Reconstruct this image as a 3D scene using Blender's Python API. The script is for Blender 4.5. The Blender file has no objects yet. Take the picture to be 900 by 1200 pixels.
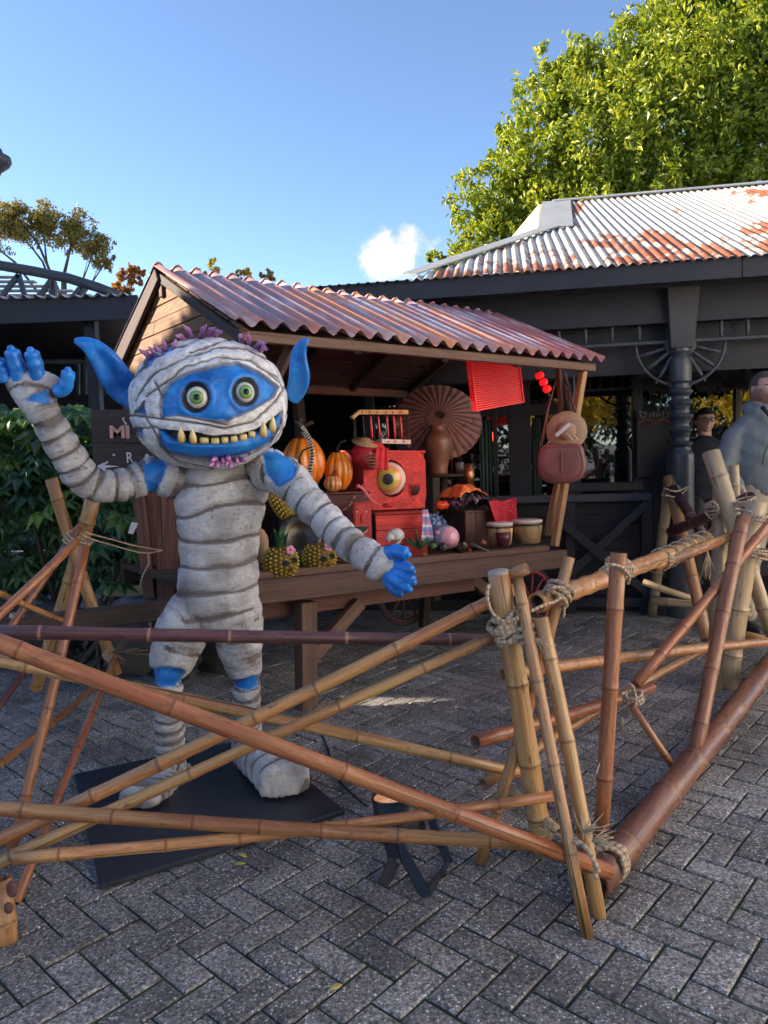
import bpy, bmesh, math, random
import numpy as np
from mathutils import Vector, Matrix, noise as mn
random.seed(7); np.random.seed(7)
SC = bpy.context.scene
COL = SC.collection
# ------------------------------------------------------------ camera
F_PX, CAM_H, PITCH, ROLL = 870.0, 1.43, math.radians(4.8), math.radians(2.03)
_F = np.array([0, math.cos(PITCH), -math.sin(PITCH)]); _U0 = np.array([0, math.sin(PITCH), math.cos(PITCH)]); _R0 = np.array([1., 0, 0])
_R = _R0*math.cos(ROLL) - _U0*math.sin(ROLL); _U = _U0*math.cos(ROLL) + _R0*math.sin(ROLL)
_O = np.array([0, 0, CAM_H])
cam = bpy.data.cameras.new('camera'); cam_o = bpy.data.objects.new('camera', cam); COL.objects.link(cam_o)
cam.sensor_fit = 'VERTICAL'; cam.sensor_height = 36.0; cam.lens = F_PX/1200*36; cam.clip_start = 0.05; cam.clip_end = 3000
cam_o.matrix_world = Matrix(((_R[0], _U[0], -_F[0], 0), (_R[1], _U[1], -_F[1], 0), (_R[2], _U[2], -_F[2], CAM_H), (0, 0, 0, 1)))
SC.camera = cam_o
SC.render.resolution_x, SC.render.resolution_y = 768, 1024
# ------------------------------------------------------------ light
SUN_AZ, SUN_EL = math.radians(-80), math.radians(21)      # azimuth clockwise from +Y
SUN_DIR = Vector((math.sin(SUN_AZ)*math.cos(SUN_EL), math.cos(SUN_AZ)*math.cos(SUN_EL), math.sin(SUN_EL)))
sl = bpy.data.lights.new('sun', 'SUN'); sl.energy = 5.0; sl.angle = math.radians(0.5); sl.color = (1.0, 0.86, 0.68)
so = bpy.data.objects.new('sun', sl); COL.objects.link(so); so.rotation_euler = SUN_DIR.to_track_quat('Z', 'Y').to_euler()
W = bpy.data.worlds.new('World'); SC.world = W; W.use_nodes = True
SKY_STRENGTH = 0.118
SC.view_settings.view_transform = 'Standard'; SC.view_settings.look = 'None'; SC.view_settings.exposure = 1.68; SC.view_settings.gamma = 1
SC.view_settings.use_curve_mapping = False

def ray(x, y): return _F + _R*((x-450)/F_PX) + _U*((600-y)/F_PX)
def P(x, y, Y):
    d = ray(x, y); return Vector(_O + d*(Y/d[1]))
def G(x, y, z=0.0):
    d = ray(x, y); return Vector(_O + d*((z-CAM_H)/d[2]))
def onplane(x, y, p0, n):
    d = ray(x, y); n = np.array(n); t = np.dot(np.array(p0)-_O, n)/np.dot(d, n); return Vector(_O + d*t)
def pj(X):
    d = np.asarray(X) - _O; z = d @ _F; return 450 + F_PX*(d @ _R)/z, 600 - F_PX*(d @ _U)/z

# world nodes: Nishita + one small cloud low over the roofs
def world():
    nt = W.node_tree; nt.nodes.clear(); nn = nt.nodes.new; L = nt.links.new
    out = nn('ShaderNodeOutputWorld'); bg = nn('ShaderNodeBackground'); sky = nn('ShaderNodeTexSky')
    sky.sky_type = 'NISHITA'; sky.sun_disc = False; sky.sun_elevation = SUN_EL; sky.sun_rotation = SUN_AZ % (2*math.pi)
    sky.air_density = 0.6; sky.dust_density = 0.1; sky.ozone_density = 1.7; sky.altitude = 50
    tc = nn('ShaderNodeTexCoord'); cd = Vector(ray(466, 303)).normalized()
    sub = nn('ShaderNodeVectorMath'); sub.operation = 'SUBTRACT'; L(tc.outputs['Generated'], sub.inputs[0]); sub.inputs[1].default_value = cd
    sc = nn('ShaderNodeVectorMath'); sc.operation = 'MULTIPLY'; L(sub.outputs[0], sc.inputs[0]); sc.inputs[1].default_value = (22, 22, 26)
    ln = nn('ShaderNodeVectorMath'); ln.operation = 'LENGTH'; L(sc.outputs[0], ln.inputs[0])
    nz = nn('ShaderNodeTexNoise'); nz.inputs['Scale'].default_value = 26; nz.inputs['Detail'].default_value = 7; nz.inputs['Roughness'].default_value = .55; L(tc.outputs['Generated'], nz.inputs['Vector'])
    ma = nn('ShaderNodeMath'); ma.operation = 'MULTIPLY_ADD'; L(nz.outputs['Fac'], ma.inputs[0]); ma.inputs[1].default_value = -2.4; ma.inputs[2].default_value = 2.1
    s2 = nn('ShaderNodeMath'); s2.operation = 'SUBTRACT'; L(ma.outputs[0], s2.inputs[0]); 
    inv = nn('ShaderNodeMath'); inv.operation = 'MULTIPLY_ADD'; L(ln.outputs['Value'], inv.inputs[0]); inv.inputs[1].default_value = 0.95; inv.inputs[2].default_value = -0.05
    L(inv.outputs[0], s2.inputs[1])
    mr = nn('ShaderNodeMapRange'); mr.interpolation_type = 'SMOOTHSTEP'; L(s2.outputs[0], mr.inputs['Value']); mr.inputs['From Min'].default_value = -0.15; mr.inputs['From Max'].default_value = 0.5
    mx = nn('ShaderNodeMix'); mx.data_type = 'RGBA'; L(mr.outputs[0], mx.inputs['Factor']); L(sky.outputs[0], mx.inputs['A']); mx.inputs['B'].default_value = (3.3, 3.1, 3.05, 1)
    L(mx.outputs['Result'], bg.inputs[0]); bg.inputs[1].default_value = SKY_STRENGTH; L(bg.outputs[0], out.inputs[0])
world()

# ------------------------------------------------------------ object helpers
def tag(o, label=None, cat=None, group=None, kind=None):
    if label: o['label'] = label
    if cat: o['category'] = cat
    if group: o['group'] = group
    if kind: o['kind'] = kind
    return o
def thing(name, loc, label, cat, group=None, kind=None):
    o = bpy.data.objects.new(name, None); o.empty_display_size = 0.1; COL.objects.link(o); o.location = loc
    return tag(o, label, cat, group, kind)
def worg(parent):
    v = Vector((0, 0, 0)); p = parent
    while p is not None: v += Vector(p.location); p = p.parent
    return v
class MB:
    """collects shapes; g = per-vertex grain coordinate, r = per-shape random, m = mask"""
    def __init__(s): s.v = []; s.f = []; s.g = []; s.r = []; s.m = []; s.sm = []
    def add(s, vs, fs, gs=None, ms=None, smooth=True, r=None):
        b = len(s.v); r = random.random() if r is None else r; off = r*37.0
        s.v += [tuple(p) for p in vs]
        if gs is None: gs = vs
        s.g += [(p[0]+off, p[1]+off*.37, p[2]) for p in gs]
        s.r += [r]*len(vs); s.m += list(ms) if ms is not None else [0.0]*len(vs)
        s.f += [tuple(i+b for i in f) for f in fs]; s.sm += [smooth]*len(fs)
        return s
    def box(s, c, ax, r=None):
        """c centre, ax three half vectors"""
        ax = [Vector(a) for a in ax]; c = Vector(c); L = [a.length for a in ax]; o = sorted(range(3), key=lambda i: -L[i])
        vs = []; gs = []
        for i in (-1, 1):
            for j in (-1, 1):
                for k in (-1, 1):
                    vs.append(c + ax[0]*i + ax[1]*j + ax[2]*k); q = (i*L[0], j*L[1], k*L[2]); gs.append((q[o[0]], q[o[1]], q[o[2]]))
        fs = [(0, 1, 3, 2), (4, 6, 7, 5), (0, 4, 5, 1), (2, 3, 7, 6), (0, 2, 6, 4), (1, 5, 7, 3)]
        if ax[0].cross(ax[1]).dot(ax[2]) < 0: fs = [f[::-1] for f in fs]
        return s.add(vs, fs, gs, smooth=False, r=r)
    def abox(s, x0, x1, y0, y1, z0, z1, r=None):
        return s.box(((x0+x1)/2, (y0+y1)/2, (z0+z1)/2), ((abs(x1-x0)/2, 0, 0), (0, abs(y1-y0)/2, 0), (0, 0, abs(z1-z0)/2)), r)
    def beam(s, p, q, w, h, up=(0, 0, 1), r=None):
        p = Vector(p); q = Vector(q); d = q-p; l = d.length; d.normalize(); up = Vector(up)
        if abs(d.dot(up)) > .98: up = Vector((0, 1, 0))
        side = d.cross(up).normalized(); u2 = side.cross(d).normalized()
        return s.box((p+q)/2, (d*l/2, side*w/2, u2*h/2), r)
    def tube(s, path, rad, n=10, cap=True, ms=None, flat=None, closed=False, r=None, smooth=True):
        path = [Vector(p) for p in path]; N = len(path)
        if not hasattr(rad, '__len__'): rad = [rad]*N
        t0 = (path[1]-path[0]).normalized(); a = Vector((0, 0, 1)) if abs(t0.z) < .9 else Vector((1, 0, 0))
        if flat is not None: a = Vector(flat[0])
        nrm = (a - t0*a.dot(t0)).normalized(); vs = []; gs = []; mm = []; acc = 0
        for i, p in enumerate(path):
            if closed: t = (path[(i+1) % N]-path[i-1]).normalized()
            else: t = (path[min(i+1, N-1)]-path[max(i-1, 0)]).normalized()
            nrm = (nrm - t*nrm.dot(t)).normalized(); b = t.cross(nrm)
            if i: acc += (p-path[i-1]).length
            rx = rad[i]; ry = rx*(flat[1] if flat else 1)
            for k in range(n):
                an = 2*math.pi*k/n; vs.append(p + nrm*math.cos(an)*rx + b*math.sin(an)*ry)
                gs.append((acc, math.cos(an)*rx, math.sin(an)*ry)); mm.append(ms[i] if ms else 0.0)
        fs = []
        for i in range(N if closed else N-1):
            for k in range(n):
                a0 = i*n+k; a1 = i*n+(k+1) % n; j = ((i+1) % N)*n
                fs.append((a0, a1, j+(k+1) % n, j+k))
        if cap and not closed: fs.append(tuple(range(n-1, -1, -1))); fs.append(tuple((N-1)*n+k for k in range(n)))
        return s.add(vs, fs, gs, mm, smooth, r)
    def lathe(s, prof, base, axis=(0, 0, 1), n=24, sx=1.0, r=None, ribs=0, ribd=0.0, ms=None):
        """prof list (radius, height); open ends closed when radius>0"""
        ax = Vector(axis).normalized(); a = Vector((1, 0, 0)) if abs(ax.x) < .9 else Vector((0, 1, 0))
        e1 = (a-ax*a.dot(ax)).normalized(); e2 = ax.cross(e1); base = Vector(base); vs = []; gs = []; mm = []
        for i, (rr, h) in enumerate(prof):
            for k in range(n):
                an = 2*math.pi*k/n; q = rr*(1 - ribd*abs(math.cos(an*ribs/2))**6*1.0 if ribs else 1)
                vs.append(base + ax*h + e1*math.cos(an)*q*sx + e2*math.sin(an)*q); gs.append((h, math.cos(an)*q, math.sin(an)*q))
                mm.append(ms[i] if ms else (abs(math.cos(an*ribs/2))**6 if ribs else 0))
        fs = []
        for i in range(len(prof)-1):
            for k in range(n):
                fs.append((i*n+k, i*n+(k+1) % n, (i+1)*n+(k+1) % n, (i+1)*n+k))
        fs.append(tuple(range(n-1, -1, -1))); fs.append(tuple((len(prof)-1)*n+k for k in range(n)))
        return s.add(vs, fs, gs, mm, True, r)
    def ell(s, c, R, n=16, m=10, ax=None, r=None, noise=0, nsc=6):
        c = Vector(c); ax = ax or ((1, 0, 0), (0, 1, 0), (0, 0, 1)); ax = [Vector(a) for a in ax]; vs = []
        for i in range(m+1):
            th = math.pi*i/m
            for k in range(n):
                an = 2*math.pi*k/n; d = Vector((math.sin(th)*math.cos(an), math.sin(th)*math.sin(an), math.cos(th)))
                q = 1 + (noise*mn.noise(d*nsc + c*3) if noise else 0)
                vs.append(c + ax[0]*d.x*R[0]*q + ax[1]*d.y*R[1]*q + ax[2]*d.z*R[2]*q)
        fs = []
        for i in range(m):
            for k in range(n): fs.append((i*n+k, (i+1)*n+k, (i+1)*n+(k+1) % n, i*n+(k+1) % n))
        return s.add(vs, fs, None, None, True, r)
    def sheet(s, fn, nu, nv, thick=0.003, ms=None):
        """double sided cloth/sheet from fn(u,v)->Vector, with thickness"""
        pts = [[Vector(fn(i/nu, j/nv)) for j in range(nv+1)] for i in range(nu+1)]; vs = []; gs = []; mm = []
        nr = []
        for i in range(nu+1):
            for j in range(nv+1):
                a = pts[min(i+1, nu)][j]-pts[max(i-1, 0)][j]; b = pts[i][min(j+1, nv)]-pts[i][max(j-1, 0)]
                k = a.cross(b); nr.append(k.normalized() if k.length > 1e-9 else Vector((0, 0, 1)))
        K = (nu+1)*(nv+1)
        for side in (0, 1):
            q = 0
            for i in range(nu+1):
                for j in range(nv+1):
                    vs.append(pts[i][j] - nr[q]*thick*side); gs.append((i/nu, j/nv, 0)); mm.append(ms(i/nu, j/nv) if ms else 0.0); q += 1
        fs = []
        ix = lambda i, j: i*(nv+1)+j
        for i in range(nu):
            for j in range(nv):
                fs.append((ix(i, j), ix(i+1, j), ix(i+1, j+1), ix(i, j+1))); fs.append(tuple(K+t for t in (ix(i, j), ix(i, j+1), ix(i+1, j+1), ix(i+1, j))))
        for i in range(nu):
            fs.append((ix(i, 0), K+ix(i, 0), K+ix(i+1, 0), ix(i+1, 0))); fs.append((ix(i+1, nv), K+ix(i+1, nv), K+ix(i, nv), ix(i, nv)))
        for j in range(nv):
            fs.append((ix(0, j+1), K+ix(0, j+1), K+ix(0, j), ix(0, j))); fs.append((ix(nu, j), K+ix(nu, j), K+ix(nu, j+1), ix(nu, j+1)))
        return s.add(vs, fs, gs, mm, True)
    def poly(s, outline, n, depth, r=None):
        """extrude closed outline (list of Vector) by -n*depth"""
        o = [Vector(p) for p in outline]; k = len(o); d = Vector(n).normalized()*depth
        vs = o + [p-d for p in o]; fs = [tuple(range(k)), tuple(range(2*k-1, k-1, -1))]
        for i in range(k): fs.append((i, k+i, k+(i+1) % k, (i+1) % k))
        return s.add(vs, fs, None, None, False, r)
    def mesh(s, name, off=Vector((0, 0, 0))):
        me = bpy.data.meshes.new(name); ox, oy, oz = off
        me.from_pydata([(a-ox, b-oy, c-oz) for a, b, c in s.v], [], s.f)
        me.polygons.foreach_set('use_smooth', s.sm)
        at = me.attributes.new('g', 'FLOAT_VECTOR', 'POINT'); at.data.foreach_set('vector', [x for p in s.g for x in p])
        at = me.attributes.new('r', 'FLOAT', 'POINT'); at.data.foreach_set('value', s.r)
        at = me.attributes.new('m', 'FLOAT', 'POINT'); at.data.foreach_set('value', s.m)
        me.update(); return me
    def build(s, name, mat, parent=None, bevel=0, label=None, kind=None):
        off = worg(parent)
        me = s.mesh(name, off); me.materials.append(mat)
        o = bpy.data.objects.new(name, me); COL.objects.link(o); o.parent = parent
        bm = bmesh.new(); bm.from_mesh(me); bmesh.ops.recalc_face_normals(bm, faces=bm.faces); bm.to_mesh(me); bm.free()
        if bevel:
            b = o.modifiers.new('bevel', 'BEVEL'); b.width = bevel; b.segments = 1; b.limit_method = 'ANGLE'; b.angle_limit = math.radians(40)
        if label: o['label'] = label
        if kind: o['kind'] = kind
        return o
def sharp(pr):
    out = []
    for (r0, h0), (r1, h1) in zip(pr, pr[1:]): out += [(r0, h0), (r0+(r1-r0)*.12, h0+(h1-h0)*.12), (r0+(r1-r0)*.88, h0+(h1-h0)*.88)]
    return out+[pr[-1]]
def part(name, mat, parent, fn, *a, bevel=0, label=None, kind=None, **k):
    mb = MB(); getattr(mb, fn)(*a, **k); return mb.build(name, mat, parent, bevel, label, kind)
def lone(name, mat, mb, label, cat, group=None, bevel=0, kind=None):
    """a thing that is one mesh"""
    c = Vector([sum(p[i] for p in mb.v)/len(mb.v) for i in range(3)]); c.z = min(p[2] for p in mb.v)
    me = mb.mesh(name, c); me.materials.append(mat); o = bpy.data.objects.new(name, me); COL.objects.link(o); o.location = c
    bm = bmesh.new(); bm.from_mesh(me); bmesh.ops.recalc_face_normals(bm, faces=bm.faces); bm.to_mesh(me); bm.free()
    if bevel:
        b = o.modifiers.new('bevel', 'BEVEL'); b.width = bevel; b.segments = 1; b.limit_method = 'ANGLE'; b.angle_limit = math.radians(40)
    return tag(o, label, cat, group, kind)
def npmesh(name, V, Fq, mat, parent=None, smooth=False, attrs=None):
    off = np.array(worg(parent)); V = np.asarray(V, dtype=np.float32) - off.astype(np.float32); Fq = np.asarray(Fq, dtype=np.int32); k = Fq.shape[1]
    me = bpy.data.meshes.new(name); me.vertices.add(len(V)); me.vertices.foreach_set('co', V.ravel())
    me.loops.add(Fq.size); me.loops.foreach_set('vertex_index', Fq.ravel())
    me.polygons.add(len(Fq)); me.polygons.foreach_set('loop_start', np.arange(0, Fq.size, k, dtype=np.int32)); me.polygons.foreach_set('loop_total', np.full(len(Fq), k, dtype=np.int32))
    me.polygons.foreach_set('use_smooth', np.full(len(Fq), smooth))
    for an, arr in (attrs or {}).items():
        at = me.attributes.new(an, 'FLOAT', 'POINT'); at.data.foreach_set('value', np.asarray(arr, dtype=np.float32))
    me.update(calc_edges=True); me.validate(); me.materials.append(mat)
    o = bpy.data.objects.new(name, me); COL.objects.link(o); o.parent = parent; return o
def copy_tree(o, parent=None):
    c = o.copy(); COL.objects.link(c); c.parent = parent
    for ch in list(o.children): copy_tree(ch, c)
    return c
def remesh(mb, voxel, smooth=4):
    me = mb.mesh('tmp'); bm = bmesh.new(); bm.from_mesh(me); bmesh.ops.recalc_face_normals(bm, faces=bm.faces); bm.to_mesh(me); bm.free()
    o = bpy.data.objects.new('tmp', me); COL.objects.link(o)
    r = o.modifiers.new('r', 'REMESH'); r.mode = 'VOXEL'; r.voxel_size = voxel
    if smooth: sm = o.modifiers.new('s', 'SMOOTH'); sm.factor = .5; sm.iterations = smooth
    dg = bpy.context.evaluated_depsgraph_get(); ev = o.evaluated_get(dg); m2 = bpy.data.meshes.new_from_object(ev)
    bpy.data.objects.remove(o); bpy.data.meshes.remove(me); return m2

# ------------------------------------------------------------ materials
class NT:
    def __init__(s, name):
        s.mat = bpy.data.materials.new(name); s.mat.use_nodes = True; s.nt = s.mat.node_tree; s.nt.nodes.clear()
        s.out = s.nt.nodes.new('ShaderNodeOutputMaterial'); s.b = s.nt.nodes.new('ShaderNodeBsdfPrincipled'); s.L(s.b.outputs[0], s.out.inputs[0])
    def n(s, t, **k):
        x = s.nt.nodes.new(t)
        for a, b in k.items(): setattr(x, a, b)
        return x
    def L(s, a, b): s.nt.links.new(a, b)
    def attr(s, name, vec=False): x = s.n('ShaderNodeAttribute', attribute_name=name); return x.outputs['Vector' if vec else 'Fac']
    def coord(s, kind):
        if kind == 'g': return s.attr('g', True)
        if kind == 'pos': return s.n('ShaderNodeNewGeometry').outputs['Position']
        return s.n('ShaderNodeTexCoord').outputs['Object']
    def noise(s, co, scale=(1, 1, 1), sc=1.0, det=4, ro=.55, dist=0, out='Fac'):
        mp = s.n('ShaderNodeMapping'); s.L(co, mp.inputs[0]); mp.inputs['Scale'].default_value = scale
        x = s.n('ShaderNodeTexNoise'); s.L(mp.outputs[0], x.inputs['Vector']); x.inputs['Scale'].default_value = sc; x.inputs['Detail'].default_value = det; x.inputs['Roughness'].default_value = ro; x.inputs['Distortion'].default_value = dist
        return x.outputs[out]
    def ramp(s, fac, stops, interp='LINEAR'):
        x = s.n('ShaderNodeValToRGB'); x.color_ramp.interpolation = interp; e = x.color_ramp.elements
        while len(e) < len(stops): e.new(.5)
        for el, (p, c) in zip(e, stops): el.position = p; el.color = (c[0], c[1], c[2], 1) if hasattr(c, '__len__') else (c, c, c, 1)
        s.L(fac, x.inputs[0]); return x.outputs[0]
    def mr(s, v, a, b, c=0, d=1):
        x = s.n('ShaderNodeMapRange'); s.L(v, x.inputs['Value']); x.inputs['From Min'].default_value = a; x.inputs['From Max'].default_value = b; x.inputs['To Min'].default_value = c; x.inputs['To Max'].default_value = d; return x.outputs[0]
    def mix(s, f, a, b, mode='MIX'):
        x = s.n('ShaderNodeMix', data_type='RGBA', blend_type=mode)
        for v, k in ((f, 'Factor'), (a, 'A'), (b, 'B')):
            if hasattr(v, 'links') or hasattr(v, 'is_linked'): s.L(v, x.inputs[k])
            elif hasattr(v, '__len__'): x.inputs[k].default_value = (v[0], v[1], v[2], 1)
            elif k == 'Factor': x.inputs[k].default_value = v
            else: x.inputs[k].default_value = (v, v, v, 1)
        return x.outputs['Result']
    def math(s, op, a, b=0, c=None):
        x = s.n('ShaderNodeMath', operation=op)
        for i, v in enumerate((a, b) if c is None else (a, b, c)):
            if hasattr(v, 'is_linked'): s.L(v, x.inputs[i])
            else: x.inputs[i].default_value = v
        return x.outputs[0]
    def bump(s, h, dist=.003, strength=1.0, prev=None):
        x = s.n('ShaderNodeBump'); s.L(h, x.inputs['Height']); x.inputs['Distance'].default_value = dist; x.inputs['Strength'].default_value = strength
        if prev: s.L(prev, x.inputs['Normal'])
        return x.outputs[0]
    def fin(s, col, rough=.6, bump=None, **k):
        if hasattr(col, 'is_linked'): s.L(col, s.b.inputs['Base Color'])
        else: s.b.inputs['Base Color'].default_value = (*col, 1)
        if hasattr(rough, 'is_linked'): s.L(rough, s.b.inputs['Roughness'])
        else: s.b.inputs['Roughness'].default_value = rough
        if bump: s.L(bump, s.b.inputs['Normal'])
        for a, v in k.items(): s.b.inputs[a.replace('_', ' ')].default_value = v
        return s.mat
def plain(name, c, rough=.6, var=.25, sc=20, bump=.0015, co='obj', **k):
    """mottled paint / plastic / cloth"""
    t = NT(name); q = t.coord(co); n1 = t.noise(q, sc=sc, det=5); n2 = t.noise(q, sc=sc*.17, det=3)
    lo = [x*(1-var) for x in c]; hi = [min(1, x*(1+var)) for x in c]
    col = t.ramp(t.math('MULTIPLY_ADD', n1, .5, t.math('MULTIPLY', n2, .5)), [(.3, lo), (.7, hi)])
    return t.fin(col, t.mr(n1, .3, .7, max(0, rough-.08), min(1, rough+.08)), t.bump(n1, bump) if bump else None, **k)
def wood(name, c, dark=.45, rough=.75, co='g', bump=.003, wear=None, sc=1.0):
    t = NT(name); q = t.coord(co); gr = t.noise(q, (2.2, 60, 60), sc, 6, .6, .6); big = t.noise(q, (1.2, 7, 7), 1.5*sc, 4, .6)
    base = t.ramp(gr, [(.28, [x*dark for x in c]), (.5, c), (.75, [min(1, x*1.45) for x in c])])
    base = t.mix(t.mr(big, .35, .7, 0, .55), base, [x*.4 for x in c])
    rr = t.attr('r'); base = t.mix(1.0, base, t.ramp(rr, [(0, .72), (1, 1.25)]), 'MULTIPLY')
    if wear: base = t.mix(t.mr(t.noise(q, (3, 14, 14), 2, 6, .7), .55, .68, 0, .8), base, wear)
    return t.fin(base, rough, t.bump(gr, bump), )
def bamboo(name, a, b, knot, dark=(.06, .03, .015)):
    t = NT(name); q = t.attr('g', True); streak = t.noise(q, (3, 140, 140), 1, 5, .6, .2); two = t.noise(q, (1.4, 22, 22), 1.2, 3, .5, .3); spot = t.noise(q, (14, 60, 60), 1.0, 4, .6)
    c = t.mix(t.mr(two, .42, .58), a, b); c = t.mix(t.mr(streak, .4, .68, 0, .6), c, [x*.42 for x in a]); c = t.mix(t.mr(t.noise(q, (5, 30, 30), 1, 6, .7, .5), .52, .66, 0, .5), c, [min(1, x*1.25+.04) for x in b]); c = t.mix(t.mr(t.noise(q, (9, 45, 45), 1, 5, .7, .3), .6, .72, 0, .7), c, [x*.3 for x in a])
    c = t.mix(t.mr(spot, .62, .7, 0, .75), c, dark); cr_ = t.noise(q, (.9, 70, 70), 1, 3, .5); c = t.mix(t.mr(cr_, .655, .68, 0, .85), c, dark)
    m = t.attr('m'); c = t.mix(t.mr(m, .3, 1.0, 0, .9), c, knot)
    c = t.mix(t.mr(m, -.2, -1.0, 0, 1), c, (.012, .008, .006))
    rr = t.attr('r'); c = t.mix(1.0, c, t.ramp(rr, [(0, .75), (1, 1.2)]), 'MULTIPLY')
    return t.fin(c, t.mr(spot, .3, .7, .26, .5), t.bump(streak, .0018, .9), Specular_IOR_Level=.65)
# ------------------------------------------------------------ shared materials
BLK = plain('dark blue black timber paint', (.016, .018, .028), .5, .4, 9, .001, 'g')
BLK2 = plain('black timber paint', (.010, .011, .016), .55, .3, 9, .001, 'g')
GREYP = plain('slate grey gloss paint', (.055, .058, .066), .38, .25, 8, .001, 'obj')
GREYT = plain('grey trim paint', (.045, .05, .062), .5, .25, 12, .001, 'g')
def glass():
    t = NT('window glass'); q = t.coord('obj'); n = t.noise(q, sc=3, det=2)
    return t.fin((.006, .008, .009), .015, t.bump(n, .0002), Specular_IOR_Level=1.0, IOR=1.9)
GLASS = glass()
WOOD = wood('weathered brown timber', (.13, .07, .047))
WOOD_RED = wood('red brown timber', (.15, .062, .045))
WOOD_TAN = wood('sawn tan timber', (.36, .2, .09), dark=.6)
WOOD_DK = wood('dark brown timber', (.055, .034, .026))
ROPE_ = None
def rope_mat(name='jute rope', c=(.5, .37, .25)):
    t = NT(name); g = t.attr('g', True); sp = t.n('ShaderNodeSeparateXYZ'); t.L(g, sp.inputs[0])
    an = t.math('ARCTAN2', sp.outputs[1], sp.outputs[2]); ph = t.math('MULTIPLY_ADD', sp.outputs[0], 330.0, t.math('MULTIPLY', an, 3.0)); w = t.math('SINE', ph)
    n1 = t.noise(g, (60, 200, 200), 1, 4)
    c1 = t.mix(t.mr(w, -1, .0), [x*.55 for x in c], c); c1 = t.mix(t.mr(n1, .35, .7, 0, .4), c1, [min(1, x*1.3) for x in c])
    return t.fin(c1, .95, t.bump(w, .002, .7))
ROPE = rope_mat()
STRAW = plain('frayed jute', (.5, .4, .26), .95, .3, 40, .001)

# ------------------------------------------------------------ ground: block paving laid in herringbone
def paver_mat():
    t = NT('concrete block paver'); q = t.coord('pos'); oi = t.n('ShaderNodeObjectInfo'); rnd = t.math('FRACT', t.math('ADD', oi.outputs['Random'], t.math('MULTIPLY', t.attr('r'), 7.31)))
    base = t.ramp(rnd, [(0, (.2, .182, .163)), (.5, (.26, .238, .215)), (1, (.33, .302, .272))])
    big = t.noise(q, sc=1.7, det=4, ro=.6); base = t.mix(1, base, t.ramp(big, [(.3, .7), (.7, 1.25)]), 'MULTIPLY')
    grain = t.noise(q, sc=95, det=6, ro=.75); base = t.mix(1, base, t.ramp(grain, [(.34, .15), (.5, .85), (.66, 1.9)]), 'MULTIPLY')
    v = t.n('ShaderNodeTexVoronoi', feature='F1'); t.L(q, v.inputs['Vector']); v.inputs['Scale'].default_value = 120
    vr = t.n('ShaderNodeSeparateColor'); t.L(v.outputs['Color'], vr.inputs[0])
    pick = t.math('MULTIPLY', t.math('GREATER_THAN', vr.outputs[0], .74), t.math('LESS_THAN', v.outputs['Distance'], .42))
    base = t.mix(t.math('MULTIPLY', pick, .9), base, t.mix(vr.outputs[1], (.4, .4, .42), (.85, .85, .86)))
    pick2 = t.math('GREATER_THAN', vr.outputs[2], .8); base = t.mix(t.math('MULTIPLY', pick2, .6), base, (.035, .035, .04))
    damp = t.noise(q, sc=.9, det=5, ro=.65); base = t.mix(1, base, t.ramp(t.noise(q, sc=2.6, det=7, ro=.72, dist=.5), [(.38, .62), (.52, 1.0), (.66, 1.12)]), 'MULTIPLY'); st = t.noise(q, sc=11, det=5, ro=.6); base = t.mix(t.mr(st, .66, .72, 0, .55), base, (.05, .045, .04))
    return t.fin(base, t.mr(damp, .35, .65, .55, .85), t.bump(t.math('ADD', t.math('MULTIPLY', v.outputs['Distance'], -.5), grain), .003, .8))
PAVER = paver_mat()
def joint_mat():
    t = NT('joint sand and moss'); q = t.coord('pos'); a = t.noise(q, sc=3.5, det=5, ro=.7); b = t.noise(q, sc=90, det=4)
    c = t.mix(t.mr(a, .46, .56), (.022, .021, .02), (.03, .07, .015)); return t.fin(t.mix(t.mr(b, .3, .7, 0, .6), c, (.01, .011, .01)), .95, t.bump(b, .004))
JOINT = joint_mat()
ground = npmesh('ground', [(-400, -400, -.02), (400, -400, -.02), (400, 900, -.02), (-400, 900, -.02)], [(0, 1, 2, 3)], PAVER); ground['kind'] = 'structure'
bed = npmesh('sand_bed', [(-9.1, -2.6, -.006), (8.1, -2.6, -.006), (8.1, 9.3, -.006), (-9.1, 9.3, -.006)], [(0, 1, 2, 3)], JOINT); bed['kind'] = 'structure'
paving = thing('block_paving', (0, 0, 0), None, None, kind='structure')
TH = .8338; A_ = np.array([math.cos(TH), math.sin(TH)]); B_ = np.array([math.sin(TH), -math.cos(TH)]); O_ = np.array([-.504, 1.802])
def paver_variant(k):
    rs = random.Random(k); lx, ly = .0962, .0463; ch = .005
    V = []; 
    for z, d in ((-.03, 0), (-.004, 0), (0, ch)):
        for sx, sy in ((-1, -1), (1, -1), (1, 1), (-1, 1)):
            jx, jy = rs.uniform(-.002, .002), rs.uniform(-.002, .002)
            V.append((sx*(lx-d)+jx, sy*(ly-d)+jy, z + (rs.uniform(-.0012, .0012) if z == 0 else 0)))
    Fs = [(8, 9, 10, 11)]
    for l in (0, 4):
        for i in range(4): Fs.append((l+i, l+(i+1) % 4, l+4+(i+1) % 4, l+4+i))
    return V, Fs
variants = [paver_variant(k) for k in range(8)]
vmesh = []
for k, (V, Fs) in enumerate(variants):
    me = bpy.data.meshes.new('brick'); me.from_pydata(V, [], Fs); me.materials.append(PAVER); vmesh.append(me)
BR = []
for m in range(-160, 160):
    for n in range(-90, 90):
        for (ci, cj, o) in ((1, .5, 0), (2.5, 0, 1)):
            ci2 = ci + m + 2*n; cj2 = cj + m - 2*n
            c = O_ + A_*ci2*.1 + B_*cj2*.1
            if -9 < c[0] < 8 and -2.5 < c[1] < 9.2: BR.append((c[0], c[1], o))
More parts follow.
